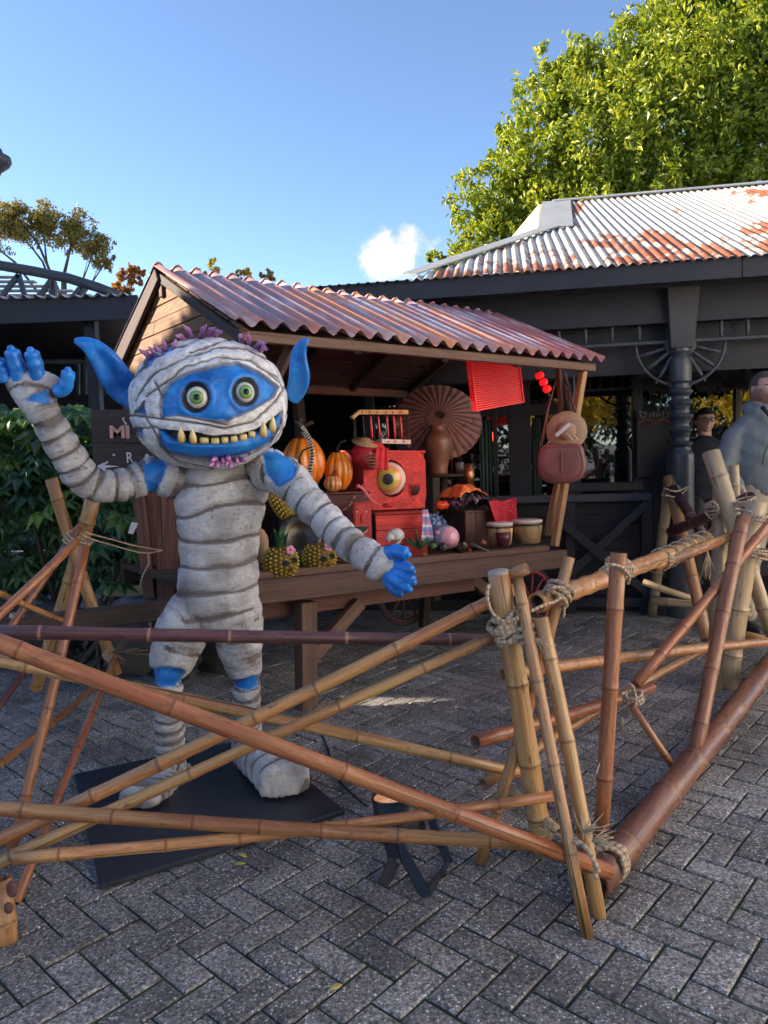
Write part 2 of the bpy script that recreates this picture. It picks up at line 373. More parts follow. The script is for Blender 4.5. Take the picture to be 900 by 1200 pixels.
def br_score(b):
    x, y, _ = b
    if y < 1.0: return 99
    px, py = pj(np.array([x, y, 0.]))
    if px < -10 or px > 910 or py > 1215: return 50+y
    return y
BR.sort(key=br_score)
FV = []; FF = []; FR = []
for i, (x, y, o) in enumerate(BR):
    a = TH + (math.pi/2 if o else 0) + random.uniform(-.007, .007); z = random.uniform(-.0022, .0022); k = random.randrange(8)
    if i < 300:
        b = bpy.data.objects.new('brick', vmesh[k]); COL.objects.link(b); b.parent = paving; b.location = (x, y, z); b.rotation_euler = (random.gauss(0, .005), random.gauss(0, .006), a)
    else:
        ca, sa = math.cos(a), math.sin(a); V, Fs = variants[k]; bi = len(FV); tx, ty = random.gauss(0, .006), random.gauss(0, .006); rr = random.random()
        FV += [(x+ca*p[0]-sa*p[1], y+sa*p[0]+ca*p[1], z+p[2]+p[0]*tx+p[1]*ty) for p in V]; FF += [tuple(bi+q for q in f) for f in Fs]; FR += [rr]*len(V)
fld = npmesh('brick_field', FV, FF, PAVER, paving, attrs={'r': FR}); fld['kind'] = 'stuff'
# small fallen leaves lying on the paving
LEAFY = plain('dry fallen leaf', (.5, .4, .13), .7, .3, 30, 0)
for (x, y, lab) in ((284, 1003, 'small yellow leaf lying at the front edge of the black base board'), (281, 1013, 'pale yellow leaf lying on the paving just in front of another by the base board'), (393, 1158, 'tiny orange leaf on the paving near the bottom of the picture'), (383, 773, 'dry yellow leaf on the paving beside the brace under the cart')):
    p = G(x, y, .004); a = random.random()*3; l = .022 if y > 900 else .03
    mb = MB(); mb.sheet(lambda u, v: p + Vector((math.cos(a)*(u-.5)*2*l - math.sin(a)*(v-.5)*l*math.sin(math.pi*min(max(u, .02), .98)), math.sin(a)*(u-.5)*2*l + math.cos(a)*(v-.5)*l*math.sin(math.pi*min(max(u, .02), .98)), .004*math.sin(3*u)+.002)), 6, 3, .0006)
    lone('fallen_leaf', LEAFY, mb, lab, 'leaf')

# ------------------------------------------------------------ leaves and trees
def leaf_mat(name, stops, trans=.35, rough=.45):
    t = NT(name); geo = t.n('ShaderNodeNewGeometry'); rnd = geo.outputs['Random Per Island']; q = t.coord('pos'); n = t.noise(q, sc=1.1, det=3)
    f = t.math('ADD', t.math('MULTIPLY', rnd, .65), t.math('MULTIPLY', n, .45)); c = t.ramp(f, stops)
    t.fin(c, rough); tr = t.n('ShaderNodeBsdfTranslucent'); mx = t.n('ShaderNodeMixShader'); mx.inputs[0].default_value = trans
    c2 = t.mix(1.0, c, (1.15, 1.1, .35), 'MULTIPLY'); t.L(c2, tr.inputs[0]); t.L(t.b.outputs[0], mx.inputs[1]); t.L(tr.outputs[0], mx.inputs[2]); t.L(mx.outputs[0], t.out.inputs[0]); return t.mat
LF_TREE = leaf_mat('lime green tree leaf', [(.1, (.045, .085, .012)), (.38, (.17, .24, .02)), (.7, (.36, .41, .035)), (1, (.6, .55, .07))], .4)
LF_AUT = leaf_mat('yellow autumn leaf', [(.1, (.22, .2, .02)), (.5, (.55, .46, .04)), (1, (.7, .48, .06))], .45)
LF_OLIVE = leaf_mat('olive tree leaf', [(.1, (.12, .11, .03)), (.6, (.3, .25, .06)), (1, (.5, .36, .09))], .3)
LF_ORANGE = leaf_mat('orange autumn leaf', [(.1, (.2, .07, .02)), (.6, (.42, .17, .03)), (1, (.5, .28, .05))], .3)
LF_DARK = leaf_mat('dark glossy shrub leaf', [(.1, (.016, .04, .022)), (.6, (.035, .085, .035)), (1, (.07, .13, .035))], .3, .3)
BARK = plain('grey brown bark', (.09, .07, .05), .9, .4, 8, .01)
def leaves_at(C, size, aspect=.45, up=.3, seed=1):
    """C (N,3) centres -> folded leaf quads pairs"""
    rs = np.random.RandomState(seed); N = len(C)
    d = rs.normal(size=(N, 3)); d[:, 2] -= .35; d /= np.linalg.norm(d, axis=1)[:, None]
    nrm = rs.normal(size=(N, 3))*.8; nrm[:, 2] += up+.5; s = np.cross(d, nrm); s /= np.linalg.norm(s, axis=1)[:, None]; u = np.cross(s, d)
    L = size*rs.uniform(.6, 1.3, N)[:, None]; Wd = L*aspect
    a = C - d*L*.5; b = C + d*L*.5 - u*L*.12; m = C + u*L*.02
    l = m + s*Wd*.5 + u*L*.1; r = m - s*Wd*.5 + u*L*.1
    V = np.stack([a, l, b, r], 1).reshape(-1, 3); I = np.arange(N)*4
    Fc = np.concatenate([np.stack([I, I+1, I+2], 1), np.stack([I, I+2, I+3], 1)]); return V, Fc
def crown_pts(lobes, n, seed, shell=.35):
    """lobes (cx,cy,cz,r) ; points gathered in twig clusters near the surface"""
    rs = np.random.RandomState(seed); lob = np.array(lobes); w = lob[:, 3]**2; w = w/w.sum(); nc = max(1, n//48)
    k = rs.choice(len(lob), nc, p=w); d = rs.normal(size=(nc, 3)); d /= np.linalg.norm(d, axis=1)[:, None]
    rad = lob[k, 3]*(1 - shell*rs.uniform(0, 1, nc)**1.6*1.4)
    cc = lob[k, :3] + d*rad[:, None]*np.array([1, 1, .9])
    tw = rs.normal(size=(nc, 3)); tw[:, 2] += .2; tw += d*1.0; tw /= np.linalg.norm(tw, axis=1)[:, None]
    idx = rs.randint(0, nc, n); t = rs.uniform(-1, 1, n)
    spread = np.array([.5])
    P_ = cc[idx] + tw[idx]*t[:, None]*lob[k][idx, 3][:, None]*.23 + rs.normal(size=(n, 3))*lob[k][idx, 3][:, None]*.075
    return P_
def limb_tree(mb, base, top, r0, targets, rs, tw=1.0):
    base = Vector(base); top = Vector(top); mb.tube([base, base.lerp(top, .5)+Vector((.05, 0, 0)), top], [r0, r0*.8, r0*.6], 10)
    for t in targets:
        t = Vector(t); s = base.lerp(top, rs.uniform(.55, 1)); mid = s.lerp(t, .5)+Vector((rs.uniform(-.1, .1), rs.uniform(-.1, .1), (t-s).length*.12))
        mb.tube([s, mid, t], [r0*.42, r0*.25, r0*.08], 6)
        for q in range(4):
            e = t + Vector((rs.uniform(-1, 1), rs.uniform(-1, 1), rs.uniform(-.4, .9)))*min(.6, (t-s).length)*.22*(tw); mb.tube([mid.lerp(t, .3+.2*q), e], [r0*.12, r0*.03], 4)
def tree(name, label, base, top, r0, lobes, n, lsize, lmat, seed, group=None, cat='tree', aspect=.45, shell=.35):
    t = thing(name, base, label, cat, group); rs = random.Random(seed); mb = MB(); limb_tree(mb, base, top, r0, [l[:3] for l in lobes], rs); mb.build('trunk', BARK, t)
    V, Fc = leaves_at(crown_pts(lobes, n, seed, shell), lsize, aspect, seed=seed); npmesh('crown', V, Fc, lmat, t); return t
# big tree behind the hall: lobes traced where the outline stands
def lobe(px, py, Y, rpx): p = P(px, py, Y); return (p.x, p.y, p.z, rpx*Y/F_PX)
big = [lobe(545, 300, 14.2, 36), lobe(575, 262, 14.5, 52), lobe(610, 215, 14.5, 62), lobe(650, 130, 14.5, 52), lobe(665, 210, 14.2, 70), lobe(655, 85, 14.8, 34), lobe(712, 92, 14.6, 55), lobe(742, 155, 14, 80),
       lobe(760, 75, 15, 62), lobe(800, 35, 15, 60), lobe(830, 110, 14, 85), lobe(862, 25, 14.5, 70), lobe(850, 200, 13.8, 70), lobe(905, 130, 14, 75), lobe(930, 60, 14, 70), lobe(590, 165, 15, 28), lobe(700, 250, 13.8, 60), lobe(780, 225, 13.6, 60), lobe(515, 312, 14.4, 20), lobe(960, 180, 14, 90), lobe(980, 40, 15, 90)]
tree('large_tree', 'large leafy lime green tree rising behind the rusty corrugated roof', (4.2, 15, 0), (4.0, 15, 5.5), .28, big, 95000, .135, LF_TREE, 11, shell=.75)
sm = [lobe(20, 268, 17, 30), lobe(50, 262, 17, 26), lobe(85, 272, 17, 28), lobe(112, 290, 17, 24), lobe(15, 250, 17, 16), lobe(125, 306, 17, 12), lobe(-30, 270, 17, 40)]
tree('sparse_tree', 'sparse olive tree with bare dark limbs above the dark pergola roof at the left', (P(60, 500, 17).x, 17, 0), tuple(P(75, 320, 17)), .1, sm, 20000, .08, LF_OLIVE, 5, shell=1.2)
tree('rust_shrub', 'orange and yellow autumn shrub showing between the pergola roof and the stall gable', (P(145, 450, 13).x, 13, 0), tuple(P(145, 345, 13)), .05, [lobe(148, 332, 13, 16), lobe(160, 322, 13.2, 12), lobe(138, 338, 13, 12)], 2200, .07, LF_ORANGE, 6, cat='shrub')
for i, (px, py, r, lab) in enumerate(((252, 316, 15, 'yellow treetop sprigs showing just over the ridge at the left end of the stall roof'), (286, 320, 9, 'small low sprig of yellow leaves over the stall ridge, between two others'), (315, 320, 10, 'tuft of green leaves on top showing furthest right over the stall roof ridge'))):
    tree('distant_treetop', lab, (P(px, 500, 16).x, 16, 0), tuple(P(px, py+12, 16)), .05, [lobe(px, py, 16, r), lobe(px-r*.8, py+5, 16, r*.6)], 700, .075, LF_AUT if i < 2 else LF_OLIVE, 20+i, 'treetops over the stall ridge', shell=.8)
# trees across the square, behind the photographer: seen in the window glass
for i, (x, y, z, r, lab) in enumerate(((6.5, -9, 2.6, 2.0, 'yellow autumn tree across the square, reflected in the right hand window'), (12, -10, 3.0, 2.3, 'tall yellow tree across the square, mirrored beyond the turned column'), (0, -12, 3.2, 2.2, 'broad yellow tree across the square straight behind the camera'))):
    tree('autumn_tree', lab, (x, y, 0), (x, y, 2), .16, [(x, y, z, r*.8), (x-r*.7, y+.2, z+.4, r*.6), (x+r*.7, y, z+.3, r*.6), (x, y, z+r*.7, r*.6), (x+.6*r, y, z-.5, r*.5)], 9000, .2, LF_AUT, 40+i, 'trees across the square', shell=.5)

for i, (x, y, z, r, lab) in enumerate(((-6, -20, 5, 4.2, 'unseen dark tall tree added far behind the camera on the left side'), (3, -21, 5.5, 4.6, 'unseen dark tall tree added far behind the camera in the middle'), (12, -20, 5, 4.6, 'unseen dark tall tree added far behind the camera on the right'), (21, -18, 5, 4.4, 'unseen dark tall tree added behind the camera at the far right corner'))):  # unseen trees added to darken the bright sky mirrored in the windows
    tree('unseen_dark_tree', lab, (x, y, 0), (x, y, 3), .2, [(x, y, z, r), (x-3, y, z-2, 3), (x+3, y, z-2, 3), (x, y, 2, 2.4)], 9000, .4, LF_DARK, 60+i, 'unseen dark trees added behind the camera', shell=.2)
# broad-leaved shrub behind the statue: palmate leaves, each an object
def palmate(seed, r=.13):
    rs = random.Random(seed); mb = MB(); nf = 7
    for k in range(nf):
        a = (k-(nf-1)/2)*.62; L = r*(1-.09*abs(k-(nf-1)/2))*rs.uniform(.9, 1.1); dx, dy = math.sin(a), math.cos(a); nx, ny = dy, -dx; w = L*.2
        v = [(0, 0, 0), (dx*L*.55+nx*w, dy*L*.55+ny*w, -.012), (dx*L, dy*L, -.05*L/r), (dx*L*.55-nx*w, dy*L*.55-ny*w, -.012), (dx*L*.55, dy*L*.55, .006)]
        mb.add(v, [(0, 1, 4), (1, 2, 4), (2, 3, 4), (3, 0, 4)], smooth=False, r=.5)
    return mb
def leaf_big_mat():
    t = NT('fatsia leaf'); oi = t.n('ShaderNodeObjectInfo').outputs['Random']; rr = t.math('FRACT', t.math('ADD', oi, t.attr('r')))
    c = t.ramp(rr, [(0, (.025, .075, .038)), (.5, (.05, .13, .045)), (.85, (.1, .2, .04)), (1, (.22, .32, .04))]); t.fin(c, .33)
    tr = t.n('ShaderNodeBsdfTranslucent'); mx = t.n('ShaderNodeMixShader'); mx.inputs[0].default_value = .3; t.L(t.mix(1, c, (1.8, 1.7, .4), 'MULTIPLY'), tr.inputs[0]); t.L(t.b.outputs[0], mx.inputs[1]); t.L(tr.outputs[0], mx.inputs[2]); t.L(mx.outputs[0], t.out.inputs[0]); return t.mat
FATS = leaf_big_mat()
pal = []
for k in range(4):
    me = palmate(k).mesh('leaf'); me.materials.append(FATS); pal.append(me)
def shrub(name, label, base, spots, nobj, seed, xr=(0, 1)):
    t = thing(name, base, label, 'shrub'); rs = random.Random(seed); mb = MB(); b = Vector(base)
    tips = [Vector(s) for s in spots]
    for k in range(16):
        e = rs.choice(tips); mb.tube([b+Vector((rs.uniform(-.3, .3), rs.uniform(-.2, .2), 0)), b.lerp(e, .5)+Vector((rs.uniform(-.15, .15), 0, 0)), e], [.018, .013, .006], 6)
    mb.build('stem', BARK, t); rest = MB()
    for k, s in enumerate(tips):
        yaw = rs.uniform(-1.2, 1.2)+math.pi; pitch = rs.uniform(-.9, .2)
        Rm = Matrix.Rotation(yaw, 3, 'Z') @ Matrix.Rotation(pitch, 3, 'X') @ Matrix.Rotation(rs.uniform(-.3, .3), 3, 'Y'); sc = rs.uniform(.9, 1.6)
        if k < nobj:
            o = bpy.data.objects.new('leaf', rs.choice(pal)); COL.objects.link(o); o.parent = t; o.location = s-b; o.rotation_euler = Rm.to_euler(); o.scale = (sc,)*3
        else:
            q = palmate(rs.randrange(4)); rest.add([s + Rm @ (Vector(p)*sc) for p in q.v], q.f, smooth=False)
    if rest.v:
        o = rest.build('foliage', FATS, t); o['kind'] = 'stuff'
    return t
rs = random.Random(3); spots = []
for k in range(560):
    px = rs.uniform(-60, 190); py = rs.uniform(452, 690) ; Y = rs.uniform(5.0, 5.6)
    if py < 470+max(0, px-120)*.5+rs.uniform(0, 18): continue
    if py > 600: Y += .35
    spots.append(P(px, py, Y))
rs.shuffle(spots)
shrub('broadleaf_shrub', 'dense dark green shrub with large palmate leaves behind the waving statue', (-2.3, 5.5, 0), spots, 250, 4)
spots = [P(rs.uniform(110, 200), rs.uniform(590, 690), rs.uniform(4.75, 5.0)) for _ in range(26)]
shrub('young_shrub', 'small low plant with long green leaves between the rocks and the sign post', (-1.85, 4.9, 0), spots, 26, 9)

# ------------------------------------------------------------ the hall with the rusty corrugated roof
hall = thing('market_hall', (2, 6.2, 0), 'dark timber hall with veranda and a rusty white corrugated roof behind the stall', 'building')
YE = 5.85
_a = G(498, 350.5, 2.55); _b = G(900, 323, 2.55); YAW = (_b.y-_a.y)/(_b.x-_a.x)
eL = P(498, 350.5, YE); 
def eave_pt(px, py):      # a point of the fascia's front face, vertical plane leaning slightly in plan
    return onplane(px, py, (eL.x, YE, 0), (-YAW, 1, 0))
def sunrust():
    t = NT('white painted corrugated iron with rust'); q = t.coord('pos'); n = t.noise(q, (1.5, .42, .9), 1.05, 6, .62, .4); n2 = t.noise(q, (1, .5, 1), 9, 5, .7); n3 = t.noise(q, sc=40, det=4)
    f = t.math('ADD', t.math('MULTIPLY', n, .8), t.math('MULTIPLY', n2, .2)); k = t.mr(f, .505, .54)
    rust = t.ramp(n2, [(.3, (.16, .045, .022)), (.7, (.34, .12, .055))]); wh = t.ramp(n3, [(.3, (.42, .4, .36)), (.7, (.6, .57, .51))])
    return t.fin(t.mix(k, wh, rust), .55, t.bump(n3, .001))
TIN_W = sunrust()
TIN_G = plain('weathered grey flashing', (.3, .31, .32), .6, .2, 10, .001)
TIN_D = plain('dark painted corrugated iron', (.05, .055, .07), .5, .3, 10, .001)
def corr(name, mat, parent, o, u, w, s0, s1, t0, t1f, per, amp, thick=.0016, spp=8, nv=10, label=None):
    """corrugated sheet: waves run along u, sheet rises along w; t1f(s) top limit"""
    o = Vector(o); u = Vector(u).normalized(); w = Vector(w).normalized(); n = u.cross(w); ns = int((s1-s0)/per*spp); 
    V = []; Fc = []; M_ = []
    for side in (0, 1):
        for i in range(ns+1):
            s = s0+(s1-s0)*i/ns; h = amp*math.sin(2*math.pi*s/per); top = max(t0+.001, t1f(s))
            for j in range(nv+1):
                tt = t0+(top-t0)*j/nv; V.append(o+u*s+w*tt+n*(h-thick*side)); M_.append(h/amp)
    K = (ns+1)*(nv+1); ix = lambda i, j: i*(nv+1)+j
    for i in range(ns):
        for j in range(nv):
            Fc.append((ix(i, j), ix(i+1, j), ix(i+1, j+1), ix(i, j+1))); Fc.append((K+ix(i, j), K+ix(i, j+1), K+ix(i+1, j+1), K+ix(i+1, j)))
        Fc.append((ix(i, 0), K+ix(i, 0), K+ix(i+1, 0), ix(i+1, 0))); Fc.append((ix(i, nv), ix(i+1, nv), K+ix(i+1, nv), K+ix(i, nv)))
    for j in range(nv):
        for i in (0, ns): Fc.append((ix(i, j), K+ix(i, j), K+ix(i, j+1), ix(i, j+1)))
    return npmesh(name, V, Fc, mat, parent, True, {'m': M_})
fb0, fb1 = eave_pt(380, 359), eave_pt(960, 317)          # fascia bottom
ft0, ft1 = eave_pt(480, 327), eave_pt(900, 299)
zf = (ft0.z+ft1.z)/2; zb = (eave_pt(498, 350.5).z+eave_pt(900, 323).z)/2
ED = Vector((fb1.x-fb0.x, fb1.y-fb0.y, 0)).normalized(); EN = Vector((ED.y, -ED.x, 0))   # EN faces the camera
E0 = Vector((eL.x, YE, 0))
def hallp(s, back, z): return E0 + ED*s - EN*back + Vector((0, 0, z))      # s along the front, back = away from camera
def hs(px, back=0.0, py=400): 
    p = onplane(px, py, hallp(0, back, 0), EN); return (p-E0).dot(ED)
SL0 = hs(200)
def hz(px, py, back=0.0): return onplane(px, py, hallp(0, back, 0), EN).z
pts = [(SL0, 2.3), (2.3, 4.4), (4.4, 7.5)]
for a, b in pts:
    mb = MB(); mb.box(hallp((a+b)/2, .02, (zf+zb)/2), (ED*((b-a)/2-.002), EN*.02, Vector((0, 0, (zf-zb)/2)))); mb.build('fascia_board', BLK, hall, .003)
# roof plane
SL = math.atan(.43); WU = (-EN*math.cos(SL)+Vector((0, 0, math.sin(SL)))).normalized(); RO = hallp(0, -.035, zf-.012); RN = ED.cross(WU)
def rp(px, py): q = onplane(px, py, RO, RN)-RO; return q.dot(ED), q.dot(WU)
h0, h1, r0, r1 = rp(480, 325), rp(648, 268), rp(648, 238), rp(900, 216)
def rtop(s):
    if s < h1[0]: return h1[1]*(s-h0[0])/(h1[0]-h0[0])
    if s < r0[0]: return h1[1]+.0*(s)
    return r0[1]+(r1[1]-r0[1])*(s-r0[0])/(r1[0]-r0[0])
edges = [h0[0]] ; s_ = h0[0]
while s_ < 7.4: s_ += .684; edges.append(s_)
for a, b in zip(edges, edges[1:]): corr('roof_sheet', TIN_W, hall, RO+RN*random.uniform(0, .006), ED, WU, a, b+.03, 0, rtop, .076, .011, spp=8, nv=8)
def roofstrip(a, b, w, name, mat=TIN_G, up=.028, th=.012):
    p = RO+ED*a[0]+WU*a[1]+RN*up; q = RO+ED*b[0]+WU*b[1]+RN*up; mb = MB(); mb.beam(p, q, w, th, up=RN); mb.build(name, mat, hall)
roofstrip(h0, h1, .14, 'hip_flashing'); roofstrip(r0, (7.5, rtop(7.5)), .16, 'ridge_capping')
gA = RO+ED*h1[0]+WU*h1[1]; gB = RO+ED*r0[0]+WU*r0[1]
roofstrip((h1[0]+.02, h1[1]-.05), (r0[0]+.04, r0[1]), .34, 'gablet_flashing', up=.02)
CREAM = plain('cream painted board', (.62, .52, .28), .7, .12, 10, .001)
mb = MB(); gC = gB - ED*.06 - EN*1.6 + Vector((0, 0, -.15)); gD = Vector((gB.x-.25, gB.y+1.2, gA.z-.05)); mb.poly([gA-ED*.1+Vector((0, 0, -.12)), gD, gB-ED*.25+Vector((0, 1.2, -.05)), gB-ED*.12], ED, .05); mb.build('gablet_board', CREAM, hall)
# low veranda roof running on to the left, then eave timbers, ceiling
corr('veranda_roof_sheet', TIN_D, hall, hallp(0, -.035, zf-.008), ED, (-EN*math.cos(.06)+Vector((0, 0, math.sin(.06)))), SL0-.1, h0[0]+.1, 0, lambda s: 2.2, .076, .011, nv=3)
mb = MB(); mb.box(hallp((SL0+7.5)/2, .3, zb+.12), (ED*(7.5-SL0)/2, EN*.01, Vector((0, 0, .1)))); mb.build('soffit_board', BLK2, hall)
def hb(name, mat, s0, s1, b0, b1, z0, z1, bevel=.004, r=None, parent=None):
    mb = MB(); mb.box(hallp((s0+s1)/2, (b0+b1)/2, (z0+z1)/2), (ED*(s1-s0)/2, EN*(b1-b0)/2, Vector((0, 0, (z1-z0)/2))), r); return mb.build(name, mat, parent or hall, bevel)
CB = .42                                                # column line, metres behind the eave
zc1 = hz(800, 337, CB); zc0 = hz(720, 383, CB)
hb('veranda_beam', BLK, SL0, 7.5, CB-.04, CB+.06, zc0, zb+.1)
hb('ceiling', BLK2, SL0, 7.5, .05, 6.2, zb+.1, zb+.16)
zr = hz(800, 402, CB); sCol = hs(797, CB)
hb('frieze_rail', GREYT, SL0, sCol-.075, CB-.02, CB+.03, zr, zr+.028); hb('frieze_rail', GREYT, sCol+.075, 7.5, CB-.02, CB+.03, zr, zr+.028)
hb('frieze_back', BLK2, SL0, 7.5, CB+.1, CB+.14, zr-.22, zc0+.02)
k = 0
for px in (655, 686, 717, 749, 832, 845+31, 908, 940, 623, 590):
    s = hs(px, CB, 390) if px != 832 else hs(845, CB, 390); zz = zr+.028; H = zc0-zz
    mb = MB(); mb.lathe([(.012, 0), (.012, H*.12), (.017, H*.16), (.01, H*.22), (.019, H*.5), (.01, H*.74), (.016, H*.82), (.012, H*.88), (.012, H)], hallp(s, CB, zz), n=10); mb.build('baluster', GREYT, hall)
# half wheel bracket either side of the column
Rw = .335; cz = zr+.0
for sd in (-1, 1):
    mb = MB(); path = [hallp(sCol+sd*math.cos(a)*Rw, CB, cz-math.sin(a)*Rw*.98) for a in np.linspace(0, math.pi/2*.9, 14)]; mb.tube(path, .014, 8); mb.build('wheel_rim', GREYT, hall)
    for a in (.28, .65, 1.02, 1.36):
        d = ED*sd*math.cos(a)+Vector((0, 0, -math.sin(a))); c = hallp(sCol, CB, cz); mb = MB(); L = Rw*.95
        mb.lathe([(.01, .1), (.014, L*.42), (.019, L*.55), (.012, L*.62), (.019, L*.7), (.015, L*.92), (.008, L)], c, d, n=10); mb.build('spoke', GREYT, hall)
        mb = MB(); mb.ell(c+d*(Rw+.012), (.014, .014, .014), 8, 6); mb.build('peg', GREYT, hall)
    mb = MB(); mb.lathe([(.0, -.02), (.1, -.018), (.1, .018), (0, .02)], hallp(sCol+sd*.02, CB+.005, cz-.01), EN, n=20); mb.build('wheel_hub', GREYT, hall)
# turned column
cb = hallp(sCol, CB, 0); wpx = lambda p: p*(YE+CB)/F_PX/2
def zpx(y): return hz(797, y, CB)
prof = [(wpx(29), 0), (wpx(29), zpx(540)), (wpx(28), zpx(532)), (wpx(22), zpx(527))]
for yy in (524, 508, 492, 476, 463): prof += [(wpx(21), zpx(yy)), (wpx(25), zpx(yy-3)), (wpx(26), zpx(yy-5)), (wpx(19), zpx(yy-8)), (wpx(18.5), zpx(yy-11))]
prof += [(wpx(18), zpx(450)), (wpx(24), zpx(447)), (wpx(24), zpx(428)), (wpx(21), zpx(421)), (wpx(17), zpx(417)), (wpx(22), zpx(412)), (wpx(22), zpx(408))]
part('column_shaft', GREYP, hall, 'lathe', sharp(sharp(prof)), cb, n=28)
mb = MB(); z0, z1 = zpx(409), zb+.05; a, b = wpx(24), wpx(34)
mb.add([hallp(sCol+i*q, CB+j*q, z) for z, q in ((z0, a), (z1, b)) for i, j in ((-1, -1), (1, -1), (1, 1), (-1, 1))], [(0, 1, 2, 3), (4, 5, 6, 7), (0, 1, 5, 4), (1, 2, 6, 5), (2, 3, 7, 6), (3, 0, 4, 7)], smooth=False); mb.build('column_head', GREYP, hall, .006)
# veranda railing with cross braces
RB = .5; zt = hz(700, 583, RB)
sL = hs(560, RB, 585); sR = hs(762, RB, 585)
hb('handrail', GREYT, sL, sR, RB-.05, RB+.03, zt-.03, zt+.03); hb('bottom_rail', BLK, sL, sR, RB-.03, RB+.03, .06, .14)
for s in (sL+.04, hs(668, RB, 640), sR-.04): hb('railing_post', BLK, s-.04, s+.04, RB-.035, RB+.035, 0.001, zt-.03)
for (xa, ya, xb, yb, bb) in ((648, 690, 758, 590, RB-.05), (648, 604, 790, 720, RB-.09)):
    p = onplane(xa, ya, hallp(0, bb, 0), EN); q = onplane(xb, yb, hallp(0, bb, 0), EN); mb = MB(); mb.beam(p, q, .03, .07, up=(0, 0, 1)); mb.build('cross_brace', BLK, hall, .003)
for i in range(9):
    z0 = .05+i*.098; hb('rail_board', BLK2, sL, sR, RB+.05, RB+.07, z0, z0+.09, .003)
hb('plinth', BLK2, SL0, 7.5, RB+.1, RB+.5, 0, .1)
# recessed wall with windows
WB = 1.9
def wz(py, px=620): return hz(px, py, WB)
def ws(px, py=520): return hs(px, WB, py)
hb('floor_deck', BLK2, SL0, 7.5, RB+.5, 6.2, .0, .06)
hb('back_wall', BLK2, SL0, 7.5, WB+1.6, WB+1.7, 0, zb+.1)
hb('end_wall', BLK2, SL0+.05, SL0+.1, .1, 6, 0, zb+.1)
stiles = [(430, 440), (466, 486), (578, 583), (596, 622), (662, 680), (741, 752), (796, 806), (860, 866)]
for a, b in stiles: hb('wall_stile', BLK, ws(a), ws(b), WB-.05, WB+.05, .06, zb)
hb('wall_rail', BLK, ws(430), ws(664)-.003, WB-.045, WB+.045, wz(487)-0, wz(474)); hb('wall_rail', BLK, ws(430), ws(664)-.003, WB-.045, WB+.045, wz(448), wz(438))
hb('dado', BLK2, ws(430), ws(745), WB-.03, WB+.03, .06, wz(590)); hb('wall_rail', BLK, ws(430), ws(745), WB-.06, WB+.02, wz(590)+.001, wz(584))
hb('window_head', BLK, ws(664), ws(752), WB-.07, WB+.06, wz(446), wz(436)); hb('window_bar', BLK, ws(680), ws(741), WB-.03, WB+.02, wz(462), wz(459)); hb('window_sill', BLK, ws(664), ws(752), WB-.09, WB+.03, wz(577), wz(568))
for px in (692, 704, 717, 729): hb('window_bar', BLK, ws(px)-.008, ws(px)+.008, WB-.03, WB+.02, wz(459), wz(447))
def pane(a, b, ya, yb, tilt=0):
    s0, s1 = ws(a), ws(b); z0, z1 = wz(yb), wz(ya); mb = MB(); mb.box(hallp((s0+s1)/2, WB, (z0+z1)/2), (ED*(s1-s0)/2, EN*.003+ED*.003*tilt, Vector((0, 0, (z1-z0)/2)))); return mb.build('window_pane', GLASS, hall)
for a, b, ya, yb in ((440, 466, 487, 584), (486, 578, 487, 584), (583, 596, 487, 584), (622, 662, 487, 584), (440, 466, 448, 474), (486, 596, 448, 474), (622, 662, 448, 474), (680, 741, 447, 459), (680, 741, 462, 568), (752, 796, 440, 540), (806, 860, 440, 540), (866, 960, 440, 540)): pane(a, b, ya, yb)
# green curtains hanging inside the windows, seen past the glass edges
CURT = plain('green curtain', (.05, .09, .075), .8, .3, 6, .001)
for (a, b) in ((562, 577), (624, 634)):
    s0, s1 = ws(a), ws(b); z0, z1 = wz(584), wz(490); mb = MB(); mb.sheet(lambda u, v: hallp(s0+(s1-s0)*u, WB-.02+.012*math.sin(u*22), z0+(z1-z0)*v), 24, 4, .003); mb.build('curtain', CURT, hall)
hb('transom', BLK, ws(752), ws(960), WB-.06, WB+.05, wz(540)-.01, wz(536)); hb('low_panel', BLK2, ws(752), ws(960), WB-.03, WB+.03, .06, wz(540)-.011)
hb('window_head', BLK, ws(752), ws(960), WB-.06, WB+.05, wz(441), wz(432)); hb('over_panel', BLK2, ws(430), ws(960), WB+.0, WB+.04, wz(432), zb+.08)
# black spider and web garlands hung inside the veranda
WEB = plain('black paper garland', (.008, .008, .01), .9, .2, 10, 0)
t = thing('paper_garland', hallp(hs(800, 1.5), 1.5, wz(440)), 'black spiky halloween garland of paper bats hanging in front of the bright windows', 'garland')
rs = random.Random(8)
for k in range(26):
    px = rs.uniform(748, 880); y0 = 447+rs.uniform(-8, 8); c = onplane(px, y0, hallp(0, 1.5, 0), EN); mb = MB(); pl = []; n = 12
    for i in range(n):
        a = 2*math.pi*i/n; r = (.1 if i % 2 else .045)*rs.uniform(.6, 1.2); pl.append(c+ED*math.cos(a)*r*1.3+Vector((0, 0, math.sin(a)*r)))
    mb.poly(pl, EN, .004); mb.build('paper_bat', WEB, t)
